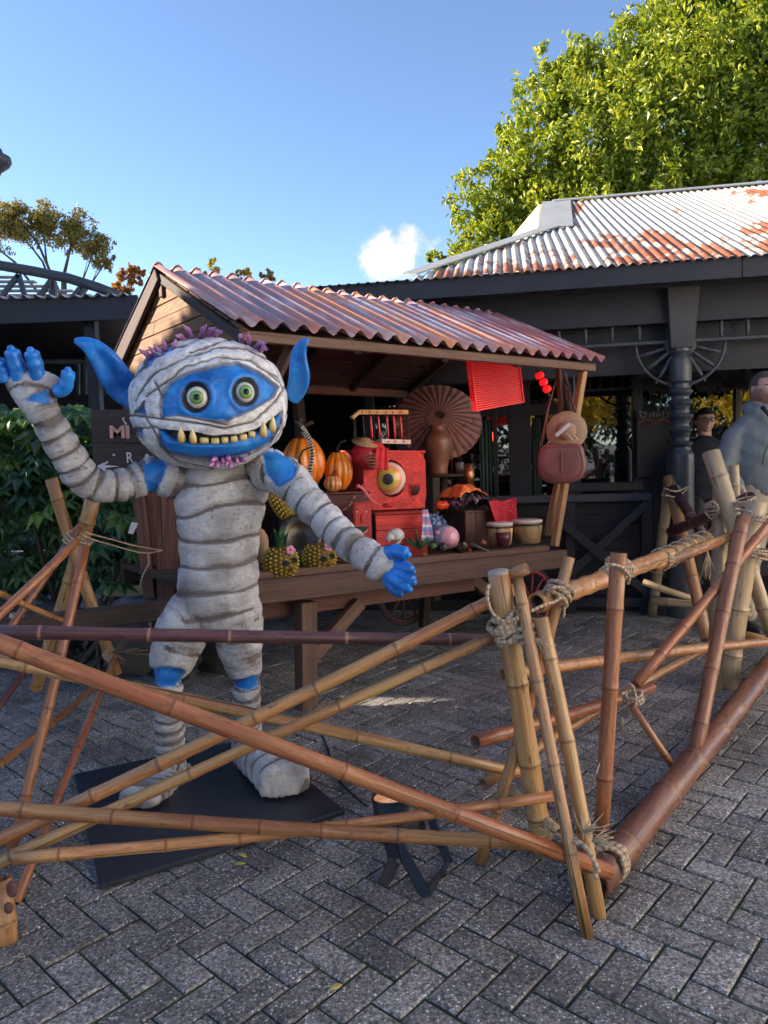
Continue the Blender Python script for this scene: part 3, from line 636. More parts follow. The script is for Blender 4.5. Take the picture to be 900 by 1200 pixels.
# carved masks and neon shapes on a dark board behind the column
NEON = NT('orange lit tube'); NEON = NEON.fin((.32, .08, .03), .5)
t = thing('sign_board', hallp(hs(775, 1.75), 1.75, wz(560)), 'dark sign board with pale scrawled letters and orange arcs, left of the column', 'sign')
def hpt(px, py, b): return onplane(px, py, hallp(0, b, 0), EN)
mb = MB(); mb.box((hpt(748, 480, 1.78)+hpt(787, 560, 1.78))/2, (ED*.17, EN*.01, Vector((0, 0, .32)))); mb.build('board', BLK2, t)
for cx, cy in ((757, 494), (776, 494)):
    mb = MB(); mb.tube([hpt(cx+math.cos(a)*9, cy-math.sin(a)*6+4, 1.75) for a in np.linspace(.1, 3.0, 9)], .006, 6); mb.build('arc', NEON, t)
PALE = plain('pale chalk paint', (.3, .32, .33), .8, .2, 20, 0)
for i, pl in enumerate(([(749, 482), (752, 490), (757, 488), (757, 484), (750, 482)], [(761, 489), (763, 485), (766, 484), (766, 490)], [(770, 484), (771, 490), (769, 487), (774, 486)], [(777, 483), (777, 490), (782, 488), (783, 484), (777, 483)])):
    mb = MB(); mb.tube([hpt(x, y, 1.76) for x, y in pl], .0045, 5); mb.build('letter', PALE, t)

# ------------------------------------------------------------ left pergola building
perg = thing('pergola_building', (-4.5, 8, 0), 'dark pergola building with scalloped roof edge and arched lattice at the far left', 'building')
PY = 8.0
def pp(px, py, Y=PY): return P(px, py, Y)
def pb(name, mat, px0, py0, px1, py1, w, Y=PY, Y1=None, d=.05):
    mb = MB(); mb.beam(pp(px0, py0, Y), pp(px1, py1, Y1 or Y), d, w, up=(0, 0, 1)); return mb.build(name, mat, perg, .003)
pb('fascia_board', BLK, -160, 372, 162, 360, .25)
a = pp(-160, 354); b = pp(152, 347); u = (b-a).normalized()
corr('roof_sheet', plain('pale corrugated edge', (.4, .42, .45), .5, .2, 10, 0), perg, a-Vector((0, .1, 0)), u, (0, .996, .09), 0, (b-a).length, 0, lambda s: .5, .13, .02, nv=2)
arch = [pp(x, y, PY+.4) for x, y in ((-160, 306), (-60, 307), (0, 311), (40, 318), (80, 326), (115, 337), (148, 350))]
mb = MB(); mb.tube(arch, .055, 10); mb.build('arched_beam', GREYT, perg)
for x, y0, x2, y2 in ((0, 350, 22, 322), (22, 322, 30, 350), (60, 350, 62, 328), (45, 350, 60, 328), (64, 330, 64, 350), (85, 349, 97, 334), (98, 336, 96, 350), (112, 349, 122, 342), (-20, 350, -10, 315), (-60, 350, -40, 312)):
    mb = MB(); mb.beam(pp(x, y0, PY+.4), pp(x2, y2, PY+.4), .04, .05); mb.build('lattice_brace', GREYT, perg)
SLAT = plain('pale roof slat', (.45, .44, .4), .6, .2, 10, 0)
for k in range(6):
    y = 316+k*5.6; xr = 20+k*22; mb = MB(); mb.beam(pp(-160, y+8, PY+1.2+k*.0), pp(xr, y+9-k*.3, PY+1.2), .1, .018); mb.build('slat', SLAT, perg)
mb = MB(); mb.abox(-14, pp(150, 400, 12).x, 12, 12.1, 0, 4.0); mb.build('back_wall', BLK2, perg)
mb = MB(); mb.abox(-14, -2.4, PY+.1, 12, 3.08, 3.14); mb.build('ceiling', BLK2, perg)
for px in (-40, 108, 160):
    p = pp(px, 400, PY+.2); mb = MB(); mb.abox(p.x-.06, p.x+.06, p.y-.06, p.y+.06, 0, 3.05); mb.build('post', BLK2, perg)
for k in range(9):
    px = 92+k*8; mb = MB(); mb.beam(pp(px, 462, 8.6), pp(px, 425, 8.6), .03, .03); mb.build('picket', BLK2, perg)
pb('picket_rail', BLK2, -60, 424, 190, 424, .05, 8.6)

# ------------------------------------------------------------ unseen buildings added beyond the frame to shade and fill the yard
OCH = plain('cream render', (.8, .78, .75), .9, .15, 4, .002)
def occ(name, label, x0, x1, y0, y1, ze, zr, seed):
    t = thing(name, (x0, y0, 0), label, 'building'); mb = MB(); mb.abox(x0, x1, y0, y1, 0, ze); mb.build('wall', OCH, t)
    mb = MB(); ym = (y0+y1)/2; xm = (x0+x1)/2; mb.add([(x0-.3, y0-.3, ze), (x1+.3, y0-.3, ze), (x1+.3, y1+.3, ze), (x0-.3, y1+.3, ze), (xm, y0+1.2, zr), (xm, y1-1.2, zr)], [(0, 1, 4), (1, 2, 5, 4), (2, 3, 5), (3, 0, 4, 5), (0, 3, 2, 1)], smooth=False); mb.build('roof', TIN_D, t)
    for k in range(3):
        yc = y0+(k+.5)*(y1-y0)/3; mb = MB(); mb.abox(x1+.003, x1+.04, yc-.6, yc+.6, .8, 2.1); w = mb.build('window', BLK, t); mb = MB(); mb.abox(x1+.041, x1+.045, yc-.5, yc+.5, .9, 2.0); mb.build('pane', GLASS, w)
# unseen board screen added left of the frame; gaps and heights shape the light
scr = thing('shade_screen', (-8, 5, 0), 'unseen tall boarded screen added left of the frame to shape shade and sun patches', 'light blocker')
def scrb(y0, y1, z0, z1): mb = MB(); mb.abox(-8.02, -7.98, y0, y1, z0, z1); mb.build('board', WOOD_DK, scr)
ys = 4.9; k = 0
holes = [(5.44, 5.6, 3.0, 3.26), (5.9, 6.0, 3.55, 4.1), (6.1, 6.2, 3.6, 4.15), (6.3, 6.35, 3.6, 4.0)]
cuts = sorted(set([h for q in holes for h in q[:2]]+[round(4.9+i*.1, 2) for i in range(61)]))
def scr_top(y):
    if y < 5.9: return 4.85-.69*(y-5.34)
    if y < 6.35: return 4.5
    if y < 6.75: return 4.25 if int(round(y*10)) % 3 else 3.55
    if y < 7.3: return 6.32
    return 4.25
for a, b in zip(cuts, cuts[1:]):
    if b-a < .01: continue
    hh = [q for q in holes if q[0] <= a+1e-6 and b <= q[1]+1e-6]; hgt = scr_top((a+b)/2)
    if hh: scrb(a, b, 0, hh[0][2]); scrb(a, b, hh[0][3], hgt)
    else: scrb(a, b, 0, hgt)
occ('shade_building', 'unseen cream building with a hipped dark roof added at the left to shade the yard', -15, -8, -1.5, 4.9, 4.9, 6.4, 1)  # unseen building added to cast shade over the yard

occ('bounce_building', 'unseen tall cream building added at the right to bounce sunlight into the yard', 7.6, 12, -16, 4.6, 6.8, 8.2, 2)  # unseen building added as a sunlit reflector, fills the yard with warm light
# ------------------------------------------------------------ market stall cart
CA = math.radians(36.4); CU = Vector((math.cos(CA), math.sin(CA), 0)); CV = Vector((-math.sin(CA), math.cos(CA), 0)); CO = Vector((-.65, 3.81, 0)); CT = -.042
def C(s, t, z): return CO + CU*s + CV*t + Vector((0, 0, z + CT*s))
def ct(px, py, t): return onplane(px, py, CO+CV*t, CV)
def st(p): q = Vector(p)-CO; return q.dot(CU), q.dot(CV)
cart = thing('market_cart', C(1.1, .7, 0) - Vector((0, 0, CT*1.1)), 'wooden market stall cart with a rusty corrugated roof, loaded with halloween goods', 'market stall')
CUt = (CU+Vector((0, 0, CT))).normalized()
def cb_(name, mat, s0, s1, t0, t1, z0, z1, bevel=.005, label=None):
    mb = MB(); mb.box(C((s0+s1)/2, (t0+t1)/2, (z0+z1)/2), (CUt*(s1-s0)/2, CV*(t1-t0)/2, Vector((0, 0, (z1-z0)/2)))); return mb.build(name, mat, cart, bevel, label)
ZT = .775; SR = 2.42
cb_('deck_beam', WOOD, -.3, SR, 0, .055, ZT-.125, ZT)
cb_('deck_ledge', WOOD, -.3, SR-.12, .056, .13, ZT-.03, ZT+.035)
for k in range(8): cb_('deck_plank', WOOD_DK, -.3, SR, .131+k*.15, .131+k*.15+.146, ZT-.055, ZT-.03+random.uniform(0, .004), .003)
cb_('rear_beam', WOOD_DK, -.3, SR, 1.335, 1.39, ZT-.15, ZT)
cb_('under_rail', WOOD_RED, -.25, 1.7, .2, .27, ZT-.25, ZT-.16)
cb_('shaft_beam', WOOD_DK, -1.35, -.2, .05, .12, .62, .71)
# legs and braces under the deck
def leg(px0, y0, px1, y1, w, d, t, name, mat=WOOD):
    mb = MB(); mb.beam(ct(px0, y0, t), ct(px1, y1, t), w, d, up=CV); return mb.build(name, mat, cart, .005)
leg(358, 705, 359, 834, .1, .09, .1, 'leg'); leg(422, 706, 352, 786, .08, .05, .16, 'brace')
leg(500, 668, 497, 735, .07, .06, .9, 'leg', WOOD_DK); leg(543, 668, 600, 722, .08, .06, .35, 'brace'); leg(604, 655, 606, 735, .07, .06, 1.3, 'leg', WOOD_DK)
# two spoked wheels
WRED = plain('faded red wheel paint', (.28, .03, .045), .5, .3, 20, .001); TYRE = plain('dark iron tyre', (.035, .03, .032), .55, .3, 20, .001)
def wheel(px, py, t, R, nsp, rim):
    c = ct(px, py, t); w = thing_part('wheel', c)
    mb = MB(); mb.tube([c+CUt*math.cos(a)*R+Vector((0, 0, math.sin(a)*R)) for a in np.linspace(0, 2*math.pi, 33)[:-1]], .014, 8, closed=True); mb.build('tyre', TYRE, w)
    mb = MB(); mb.tube([c+CUt*math.cos(a)*(R-.024)+Vector((0, 0, math.sin(a)*(R-.024))) for a in np.linspace(0, 2*math.pi, 33)[:-1]], .016, 8, closed=True); mb.build('rim', rim, w)
    for k in range(nsp):
        a = 2*math.pi*k/nsp+.2; mb = MB(); mb.tube([c, c+CUt*math.cos(a)*(R-.03)+Vector((0, 0, math.sin(a)*(R-.03)))], .009, 6); mb.build('spoke', rim, w)
    mb = MB(); mb.lathe([(.0, -.06), (.03, -.05), (.04, 0), (.03, .05), (0, .06)], c, CV, n=14); mb.build('hub', rim, w)
def thing_part(name, loc):
    o = bpy.data.objects.new(name, None); o.empty_display_size = .1; COL.objects.link(o); o.parent = cart; o.location = Vector(loc)-cart.location; return o
p = ct(622, 735, .55); Rw_ = .255
wheel(622, 703, .45, .245, 10, WRED); wheel(474, 694, 1.0, .25, 10, plain('dull dark red wheel paint', (.1, .03, .035), .6, .3, 20, .001))
part('axle', WOOD_DK, cart, 'beam', ct(622, 703, .45)-CV*.1, ct(622, 703, .45)+CV*1.0, .06, .06)
# posts
def post(p, q, w, d, mat=WOOD_RED, name='post', up=None): mb = MB(); mb.beam(p, q, w, d, up=up or CV); return mb.build(name, mat, cart, .004)
ZE = 2.0; RW = 1.98; RH = .46; S0 = -.22; TE = -.31; RT = -.021
def RF(s, t, z=0): return CO + CU*s + CV*(t+TE) + Vector((0, 0, ZE + RT*(s-S0) + z))      # roof frame coordinates
for s in (-.12,): post(C(s, 1.2, 0)+Vector((0, 0, .3)), RF(s, 1.62, .02), .09, .09); post(C(s+.0, 1.0, 0)+Vector((0, 0, .3)), RF(s, 1.2, .0), .1, .03)
post(C(-.12, .1, ZT-.2), RF(-.12, .35, .02), .08, .08); post(C(SR-.2, 1.25, 0)+Vector((0, 0, .25)), RF(SR-.1, 1.62, 0), .08, .08, WOOD_DK); post(C(1.1, 1.33, .6), RF(1.1, 1.75, -.02), .07, .07, WOOD_DK)
post(ct(650, 640, .03), ct(684, 432, -.02), .05, .045, WOOD_TAN); post(ct(641, 628, .1), ct(662, 528, .12), .05, .04, WOOD_TAN); post(ct(655, 428, .12), ct(664, 560, .14), .045, .04, WOOD)
TWIG = plain('grey dry twig', (.09, .08, .08), .9, .3, 30, .001)
tw = thing('driftwood_bundle', ct(668, 520, .08), 'grey gnarled dry branches tied against the right hand stall post above the hat', 'branch')
for k, (a, b, c, d) in enumerate(((660, 432, 672, 500), (664, 436, 668, 505), (672, 440, 666, 500), (667, 450, 676, 492), (661, 450, 670, 478))):
    mb = MB(); p = ct(a, b, .09); q = ct(c, d, .07); mb.tube([p, p.lerp(q, .35)+Vector((.015*(-1)**k, 0, 0)), p.lerp(q, .7)-Vector((.012*(-1)**k, 0, 0)), q], [.006, .016, .014, .004], 7); mb.build('branch', TWIG, tw)
# roof frame
def rb(name, mat, a, b, w, h, up=(0, 0, 1)): mb = MB(); mb.beam(a, b, w, h, up=up); return mb.build(name, mat, cart, .004)
rb('eave_beam', WOOD, RF(S0+.03, .05, -.02), RF(S0+2.62, .05, -.02), .04, .05); rb('rear_eave_beam', WOOD_RED, RF(S0+.02, RW-.06, -.05), RF(S0+2.66, RW-.06, -.05), .05, .065)
rb('ridge_beam', WOOD_RED, RF(S0+.03, RW/2, RH-.09), RF(S0+2.66, RW/2, RH-.09), .05, .09)
for k in range(5):
    s = S0+.12+k*.6; rb('rafter', WOOD_DK, RF(s, .06, -.03), RF(s, RW/2, RH-.08), .05, .06); rb('rafter', WOOD_DK, RF(s, RW-.06, -.03), RF(s, RW/2, RH-.08), .05, .06)
for f0, f1 in ((0, 1), (1, 0)):  # dark boards added to stop sun gaps lighting the roof underside
    for k in range(6):
        a_, b_ = k/6+.002, (k+1)/6-.002; L_ = lambda f: ((f*(RW/2-.05)+.05) if f0 == 0 else RW-(f*(RW/2-.05)+.05)); mb = MB()
        pa, pb_ = RF(S0+.06, L_((a_+b_)/2), RH*(a_+b_)/2-.012), RF(S0+2.6, L_((a_+b_)/2), RH*(a_+b_)/2-.012); mb.beam(pa, pb_, .155, .01, up=(CV*(-1 if f0 == 0 else 1)*RH+Vector((0, 0, RW/2))).normalized()); mb.build('added_lining_board', WOOD_DK, cart, .002)
rb('knee_brace', WOOD, ct(322, 445, -.1), ct(345, 398, -.2), .04, .05)
# corrugated roof: mauve and orange weathered iron, whitish reflections put into the colour
def carttin():
    t = NT('weathered mauve and orange iron with painted sheen'); at = t.attr('g', True); sp = t.n('ShaderNodeSeparateXYZ'); t.L(at, sp.inputs[0])
    st_ = t.noise(at, (7.5, 1.1, 1), 1, 4, .6, .2); st2 = t.noise(at, (20, 1.6, 1), 1, 5, .65); bl = t.noise(at, (2.2, 2.4, 1), 1, 4, .6)
    c = t.ramp(st_, [(.33, (.26, .18, .2)), (.43, (.42, .27, .27)), (.5, (.55, .22, .15)), (.58, (.82, .3, .09))])
    right = t.mr(sp.outputs[0], 1.35, 2.1); c = t.mix(t.math('MULTIPLY', right, .7), c, t.ramp(st2, [(.35, (.2, .05, .07)), (.65, (.42, .1, .12))]))
    left = t.mr(sp.outputs[0], .9, .2); c = t.mix(t.math('MULTIPLY', left, .6), c, t.ramp(st2, [(.35, (.15, .09, .12)), (.65, (.3, .17, .2))]))
    c = t.mix(t.math('MULTIPLY', t.mr(t.math('ADD', t.math('MULTIPLY', bl, .5), t.math('MULTIPLY', st2, .5)), .5, .58), .8), c, (.5, .45, .49))  # grey lilac patches are highlights painted into the colour
    return t.fin(c, t.mr(bl, .3, .7, .3, .5), t.bump(t.noise(at, (30, 30, 30), 1, 5), .001), Metallic=.0, Specular_IOR_Level=.9)
CTIN = carttin()
def cart_sheet(s0, s1, front, lift, name='roof_sheet'):
    per, amp = .111, .02; ns = int((s1-s0)/per*10); nv = 6; V = []; Fc = []; g = []
    for side in (0, 1):
        for i in range(ns+1):
            s = s0+(s1-s0)*i/ns; h = amp*math.sin(2*math.pi*s/per)
            for j in range(nv+1):
                v = j/nv; t = (v*(RW/2+.012)) if front else RW-v*(RW/2+.012); z = RH*v
                nz = Vector((0, 0, 1)); sag = -.012*math.sin(math.pi*v)*0
                V.append(RF(s, t, z+h+.03+lift+sag+random.uniform(-.0006, .0006)-side*.0025)); g.append((s, v*(1 if front else -1), 0))
    K = (ns+1)*(nv+1); ix = lambda i, j: i*(nv+1)+j
    for i in range(ns):
        for j in range(nv): Fc += [(ix(i, j), ix(i+1, j), ix(i+1, j+1), ix(i, j+1)), (K+ix(i, j), K+ix(i, j+1), K+ix(i+1, j+1), K+ix(i+1, j))]
        Fc += [(ix(i, 0), K+ix(i, 0), K+ix(i+1, 0), ix(i+1, 0)), (ix(i, nv), ix(i+1, nv), K+ix(i+1, nv), K+ix(i, nv))]
    for j in range(nv):
        for i in (0, ns): Fc.append((ix(i, j), K+ix(i, j), K+ix(i, j+1), ix(i, j+1)))
    mb = MB(); mb.v = [tuple(p) for p in V]; mb.f = Fc; mb.g = g; mb.r = [0]*len(V); mb.m = [0]*len(V); mb.sm = [True]*len(Fc)
    return mb.build(name, CTIN, cart)
for s0, s1, lift in ((S0, S0+.94, .006), (S0+.9, S0+1.8, 0), (S0+1.76, S0+2.68, .006)): cart_sheet(s0, s1, True, lift); cart_sheet(s0, s1, False, lift)
# gable: planks cut to the triangle, barge boards
GP = wood('gable plank', (.25, .12, .05), dark=.5, bump=.006)
zz = 0.0; hgt = .074; k = 0
while zz < RH-.03:
    z1 = min(zz+hgt-.004, RH-.012); a0 = RW/2*zz/RH; a1 = RW/2*z1/RH; s = S0+.05+random.uniform(-.003, .003); cuts = [0, random.uniform(.3, .7), 1] if zz < .2 else [0, 1]
    for c0, c1 in zip(cuts, cuts[1:]):
        L = lambda f, a: a+(RW-2*a)*f
        mb = MB(); mb.add([RF(s+d, L(f, a)+(.0015 if f == c0 else -.0015), z) for d in (0, .02) for f, a, z in ((c0, a0, zz), (c1, a0, zz), (c1, a1, z1), (c0, a1, z1))], [(0, 1, 2, 3), (7, 6, 5, 4), (0, 4, 5, 1), (1, 5, 6, 2), (2, 6, 7, 3), (3, 7, 4, 0)],
            [(f*1.6, z, d) for d in (0, .02) for f, z in ((c0, 0), (c1, 0), (c1, .07), (c0, .07))], smooth=False); mb.build('plank', GP, cart, .002)
    zz += hgt; k += 1
for z in (-.075, -.15): cb2 = MB(); cb2.beam(RF(S0+.055, .12, z+.037), RF(S0+.055, RW-.12, z+.037), .02, .07); cb2.build('plank', GP, cart, .002)
rb('barge_board', wood('dark purple brown board', (.06, .028, .028)), RF(S0+.02, RW+.05, -.07), RF(S0+.02, RW/2, RH+.0), .025, .11); rb('barge_board', WOOD_DK, RF(S0+.035, .03, -.03), RF(S0+.035, RW/2, RH-.03), .02, .05)
# dark cloth backdrop behind the goods at the left
cb_('back_panel', WOOD_DK, -.1, .75, 1.3, 1.32, ZT, 1.6)

# ------------------------------------------------------------ goods on the cart
def topz(s): return ZT-.03+CT*s+.004
def dk(px, py):      # point on the deck seen at a pixel
    p = onplane(px, py, C(0, .3, ZT-.024), CUt.cross(CV)); return p
def pxm(p): return F_PX/((Vector(p)-Vector(_O)).dot(Vector(_F)))        # pixels per metre at a point
SPIK = NT('pineapple skin'); _q = SPIK.coord('g'); _m = SPIK.attr('m'); PINE = SPIK.fin(SPIK.mix(_m, (.12, .075, .01), (.62, .43, .05)), .6)
GRN = plain('green leaf crown', (.03, .12, .05), .5, .3, 30, .001); PINK = plain('pink plastic petal', (.75, .3, .45), .5, .1, 20, 0); BLACKP = plain('matt black paint', (.01, .01, .012), .7, .2, 20, 0)
CH = (Vector((0, 0, 0))+Vector(_O)); 
def facing(p): d = Vector(_O)-Vector(p); d.z = 0; return d.normalized()
def pineapple(px, py, w, h, t, label, crown=True, lean=0, flower=True, face=True):
    c = ct(px, py, t); k = pxm(c); R = w/2/k; H = h/k; f = facing(c); sd = Vector((0, 0, 1)).cross(f); axis = (Vector((0, 0, 1))-sd*lean).normalized()
    base = c-axis*H/2; t_ = thing('skull_pineapple', base, label, 'pineapple', 'skull pineapples on the cart' if face else None); e1 = sd; mb = MB(); N = 20; M = 16; vs = []; ms = []; fs = []
    pr = lambda v: R*(math.sin(math.pi*min(.97, max(.05, v*.86+.08)))**.45)
    for i in range(M+1):
        for j in range(N):
            v = i/M; a = 2*math.pi*(j+.5*(i % 2))/N; r = pr(v)
            vs.append(base+axis*H*v+(sd*math.cos(a)-f.cross(Vector((0, 0, 1))).cross(Vector((0, 0, 1)))*0+f*math.sin(a))*r*.93); ms.append(0)
    mb.add(vs, [(i*N+j, i*N+(j+1) % N, (i+1)*N+(j+1) % N, (i+1)*N+j) for i in range(M) for j in range(N)]+[tuple(range(N-1, -1, -1)), tuple(M*N+j for j in range(N))], None, ms)
    for i in range(1, M, 1):
        for j in range(N):
            if (i+j) % 2: continue
            v = i/M; a = 2*math.pi*j/N; r = pr(v); d = sd*math.cos(a)+f*math.sin(a); q = base+axis*H*v+d*r*.93; w1 = (axis.cross(d)).normalized()*r*math.pi/N*.95; u1 = axis*H/M*.95
            mb.add([q+w1, q+u1, q-w1, q-u1, q+d*R*.16+axis*R*.05], [(0, 1, 4), (1, 2, 4), (2, 3, 4), (3, 0, 4)], None, [.35, .35, .35, .35, 1], smooth=False)
    mb.build('body', PINE, t_)
    if crown:
        mb = MB(); rs = random.Random(px)
        for k2 in range(22):
            a = rs.uniform(0, 6.28); o = rs.uniform(.1, 1); d = (sd*math.cos(a)+f*math.sin(a)); b0 = base+axis*H*.97+d*R*.2; L = H*rs.uniform(.5, .75); tip = b0+axis*L*(1-.35*o)+d*L*.55*o; wv = axis.cross(d)*R*.13
            mid = b0.lerp(tip, .5)+axis*L*.06; mb.add([b0-wv, b0+wv, mid+wv*.9, mid-wv*.9, tip], [(0, 1, 2, 3), (3, 2, 4)], smooth=False)
        mb.build('leaf_crown', GRN, t_)
    if face:
        for (dx, dy, rr) in ((.28, .03, .2), (.85, .08, .2), (.62, -.18, .09)):
            a = dx; q = base+axis*H*(.5+dy)+(sd*math.sin(a)+f*math.cos(a))*R*.97; mb = MB()
            if rr > .1: mb.poly([q+f*.012+sd*math.cos(b)*R*rr+axis*math.sin(b)*R*rr*1.1 for b in (0.5, 1.57, 2.6, 3.6, 5.8)], f, .01)
            else: mb.poly([q+f*.012+sd*math.cos(b)*R*rr*1.2+axis*math.sin(b)*R*rr for b in (1.57, 3.6, 5.8)], f, .01)
            mb.build('eye_hole', BLACKP, t_)
    if flower:
        fc = base+axis*H*.93+sd*R*.55+f*R*.75; mb = MB()
        for k2 in range(5):
            a = 6.283*k2/5; mb.ell(fc+sd*math.cos(a)*.014+axis*math.sin(a)*.014, (.013, .004, .013), 8, 5, (sd, f, axis))
        mb.build('flower', PINK, t_); mb = MB(); mb.ell(fc+f*.006, (.005, .005, .005), 6, 5); mb.build('flower_centre', PINE, t_)
    return t_
pineapple(329, 659, 42, 37, .1, 'pineapple skull with green leaf crown and a pink flower, next to the statue hip')
pineapple(374, 654, 40, 34, .14, 'pineapple skull without a crown, pink flower on top, under the statue forearm', crown=False)
pineapple(331, 592, 27, 40, .5, 'plain pineapple leaning on its side behind the statue upper arm', crown=False, lean=.45, flower=False, face=False)
# tray disc and wooden thing
TINM = plain('dull tarnished metal', (.1, .085, .065), .42, .3, 15, .001, Metallic=.8)
c = ct(352, 628, .35); f = facing(c); mb = MB(); R = 26/pxm(c); mb.lathe([(0, 0), (R*.55, .004), (R*.6, .014), (R*.92, .02), (R, .012), (R*.97, .004), (R*.5, -.006), (0, -.008)], c, (f+Vector((0, 0, .35))).normalized(), n=32); lone('metal_dish', TINM, mb, 'round tarnished metal dish propped up behind the two pineapples', 'dish')
mb = MB(); c = ct(306, 640, .35); mb.ell(c, (.045, .035, .1), 14, 10, noise=.1); lone('gourd', plain('tan gourd skin', (.34, .2, .12), .6, .3, 12, .002), mb, 'tan oblong gourd standing between the statue waist and the crowned pineapple', 'gourd')
# boxes
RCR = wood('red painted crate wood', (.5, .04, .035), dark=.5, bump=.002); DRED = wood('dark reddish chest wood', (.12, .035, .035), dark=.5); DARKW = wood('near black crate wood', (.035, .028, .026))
def crate(name, label, s0, s1, t0, t1, z0, z1, mats, nsl, group=None, vertical=False, top=True, pm=None):
    """slatted crate: slats on the four sides, corner posts, lid boards; z given absolute at s=0"""
    c = C((s0+s1)/2, (t0+t1)/2, z0); t = thing(name, c, label, 'crate', group)
    def bx(nm, mt, a0, a1, b0, b1, c0, c1, bv=.003): mb = MB(); mb.box(C((a0+a1)/2, (b0+b1)/2, (c0+c1)/2), (CUt*(a1-a0)/2, CV*(b1-b0)/2, Vector((0, 0, (c1-c0)/2)))); return mb.build(nm, mt, t, bv)
    th = .012; H = z1-z0; top_z = z1-(.014 if top else 0)
    bx('inner_box', mats[2] if len(mats) > 2 else DARKW, s0+th+.001, s1-th-.001, t0+th+.001, t1-th-.001, z0+.002, top_z-.003)
    for k in range(nsl):
        if vertical:
            w = (s1-s0)/nsl; bx('slat', mats[0], s0+w*k+.0015, s0+w*(k+1)-.0015, t0, t0+th, z0, top_z); w = (t1-t0-2*th)/nsl; bx('slat', mats[1], s0, s0+th, t0+th+w*k+.0015, t0+th+w*(k+1)-.0015, z0, top_z)
        else:
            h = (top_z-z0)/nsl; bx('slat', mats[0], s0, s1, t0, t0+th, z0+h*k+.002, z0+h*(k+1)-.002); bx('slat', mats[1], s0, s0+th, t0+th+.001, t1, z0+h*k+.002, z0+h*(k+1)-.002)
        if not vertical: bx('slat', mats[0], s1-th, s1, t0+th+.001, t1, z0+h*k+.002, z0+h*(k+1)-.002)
    if top:
        n = 4
        for k in range(n): w = (t1-t0+.02)/n; bx('lid_board', pm or mats[0], s0-.01, s1+.01, t0-.01+w*k, t0-.01+w*(k+1)-.002, z1-.013, z1)
    return t
def sz(px, py, t): p = ct(px, py, t); s, _ = st(p); return s, p.z-CT*s
def crpx(name, label, x0, x1, ytop, ybot, t0, dep, mats, nsl, xref=None, **k):
    s0, za = sz(x0, ytop, t0); s1, _ = sz(x1, ytop, t0); sm_, ztp = sz((x0+x1)/2, ytop, t0); _, zb_ = sz((x0+x1)/2, ybot, t0)
    return crate(name, label, s0, s1, t0, t0+dep, max(zb_, ZT-.024), ztp, mats, nsl, **k)
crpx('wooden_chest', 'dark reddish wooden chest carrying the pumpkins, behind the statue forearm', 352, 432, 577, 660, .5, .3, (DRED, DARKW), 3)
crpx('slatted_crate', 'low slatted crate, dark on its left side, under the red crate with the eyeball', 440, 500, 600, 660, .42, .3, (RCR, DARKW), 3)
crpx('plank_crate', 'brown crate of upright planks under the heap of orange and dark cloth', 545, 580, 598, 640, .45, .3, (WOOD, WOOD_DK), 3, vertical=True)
# red box with round hole and a giant eyeball
t0 = .52; s0, z1 = sz(425, 527, t0); s1, _ = sz(498, 527, t0); _, z0 = sz(460, 597, t0); box = thing('red_box', C((s0+s1)/2, t0+.15, z0), 'bright red weathered box with a round hole showing a giant eyeball', 'box')
ec = ct(459, 561, t0); es, ez = st(ec)[0], ec.z-CT*st(ec)[0]; RH_ = 19/pxm(ec)
def ringboard(s0, s1, z0, z1, t, th, hs_, hz_, R, n=24):
    """board with a round hole; outer outline follows the rectangle"""
    inner = []; outer = []
    for k in range(n):
        a = 2*math.pi*k/n+math.pi/n; dx, dz = math.cos(a), math.sin(a); inner.append((hs_+dx*R, hz_+dz*R))
        q = min(((s1-hs_)/dx if dx > 0 else (s0-hs_)/dx) if abs(dx) > 1e-6 else 9, ((z1-hz_)/dz if dz > 0 else (z0-hz_)/dz) if abs(dz) > 1e-6 else 9); outer.append((hs_+dx*q, hz_+dz*q))
    V = [C(a, t+d, z) for d in (0, th) for a, z in inner+outer]; F = []
    for k in range(n):
        j = (k+1) % n; F += [(k, j, n+j, n+k), (2*n+k, 3*n+k, 3*n+j, 2*n+j), (k, 2*n+k, 2*n+j, j), (n+k, n+j, 3*n+j, 3*n+k)]
    mb = MB(); mb.add(V, F, [(v.x*1.0, v.z, v.y) for v in V], smooth=False); return mb
ringboard(s0, s1, z0, z1, t0, .014, es, ez, RH_*1.15).build('front_board', RCR, box)
for a0, a1, b0, b1, c0, c1, nm in ((s0, s0+.014, t0+.015, t0+.26, z0, z1-.015, 'side_board'), (s1-.014, s1, t0+.015, t0+.26, z0, z1-.015, 'side_board'), (s0-.004, s1+.004, t0-.004, t0+.264, z1-.0145, z1, 'top_board'), (s0, s1, t0+.261, t0+.27, z0, z1-.015, 'back_board'), (s0+.015, s1-.015, t0+.015, t0+.26, z0, z0+.01, 'bottom_board')):
    mb = MB(); mb.box(C((a0+a1)/2, (b0+b1)/2, (c0+c1)/2), (CUt*(a1-a0)/2, CV*(b1-b0)/2, Vector((0, 0, (c1-c0)/2)))); mb.build(nm, RCR, box, .002)
def eyemat(name, rings):
    t = NT(name); m = t.attr('m'); n = t.noise(t.coord('obj'), sc=30, det=4); c = t.ramp(m, rings); return t.fin(t.mix(t.mr(n, .3, .7, 0, .12), c, (.3, .2, .1)), .18, None, Coat_Weight=.6, Coat_Roughness=.1)
EYE_BIG = eyemat('painted eyeball', [(0, (.01, .005, .02)), (.2, (.03, .012, .05)), (.23, (.5, .5, .06)), (.36, (.62, .6, .12)), (.42, (.85, .42, .12)), (.56, (.85, .3, .12)), (.62, (.8, .72, .62)), (1, (.75, .72, .66))])
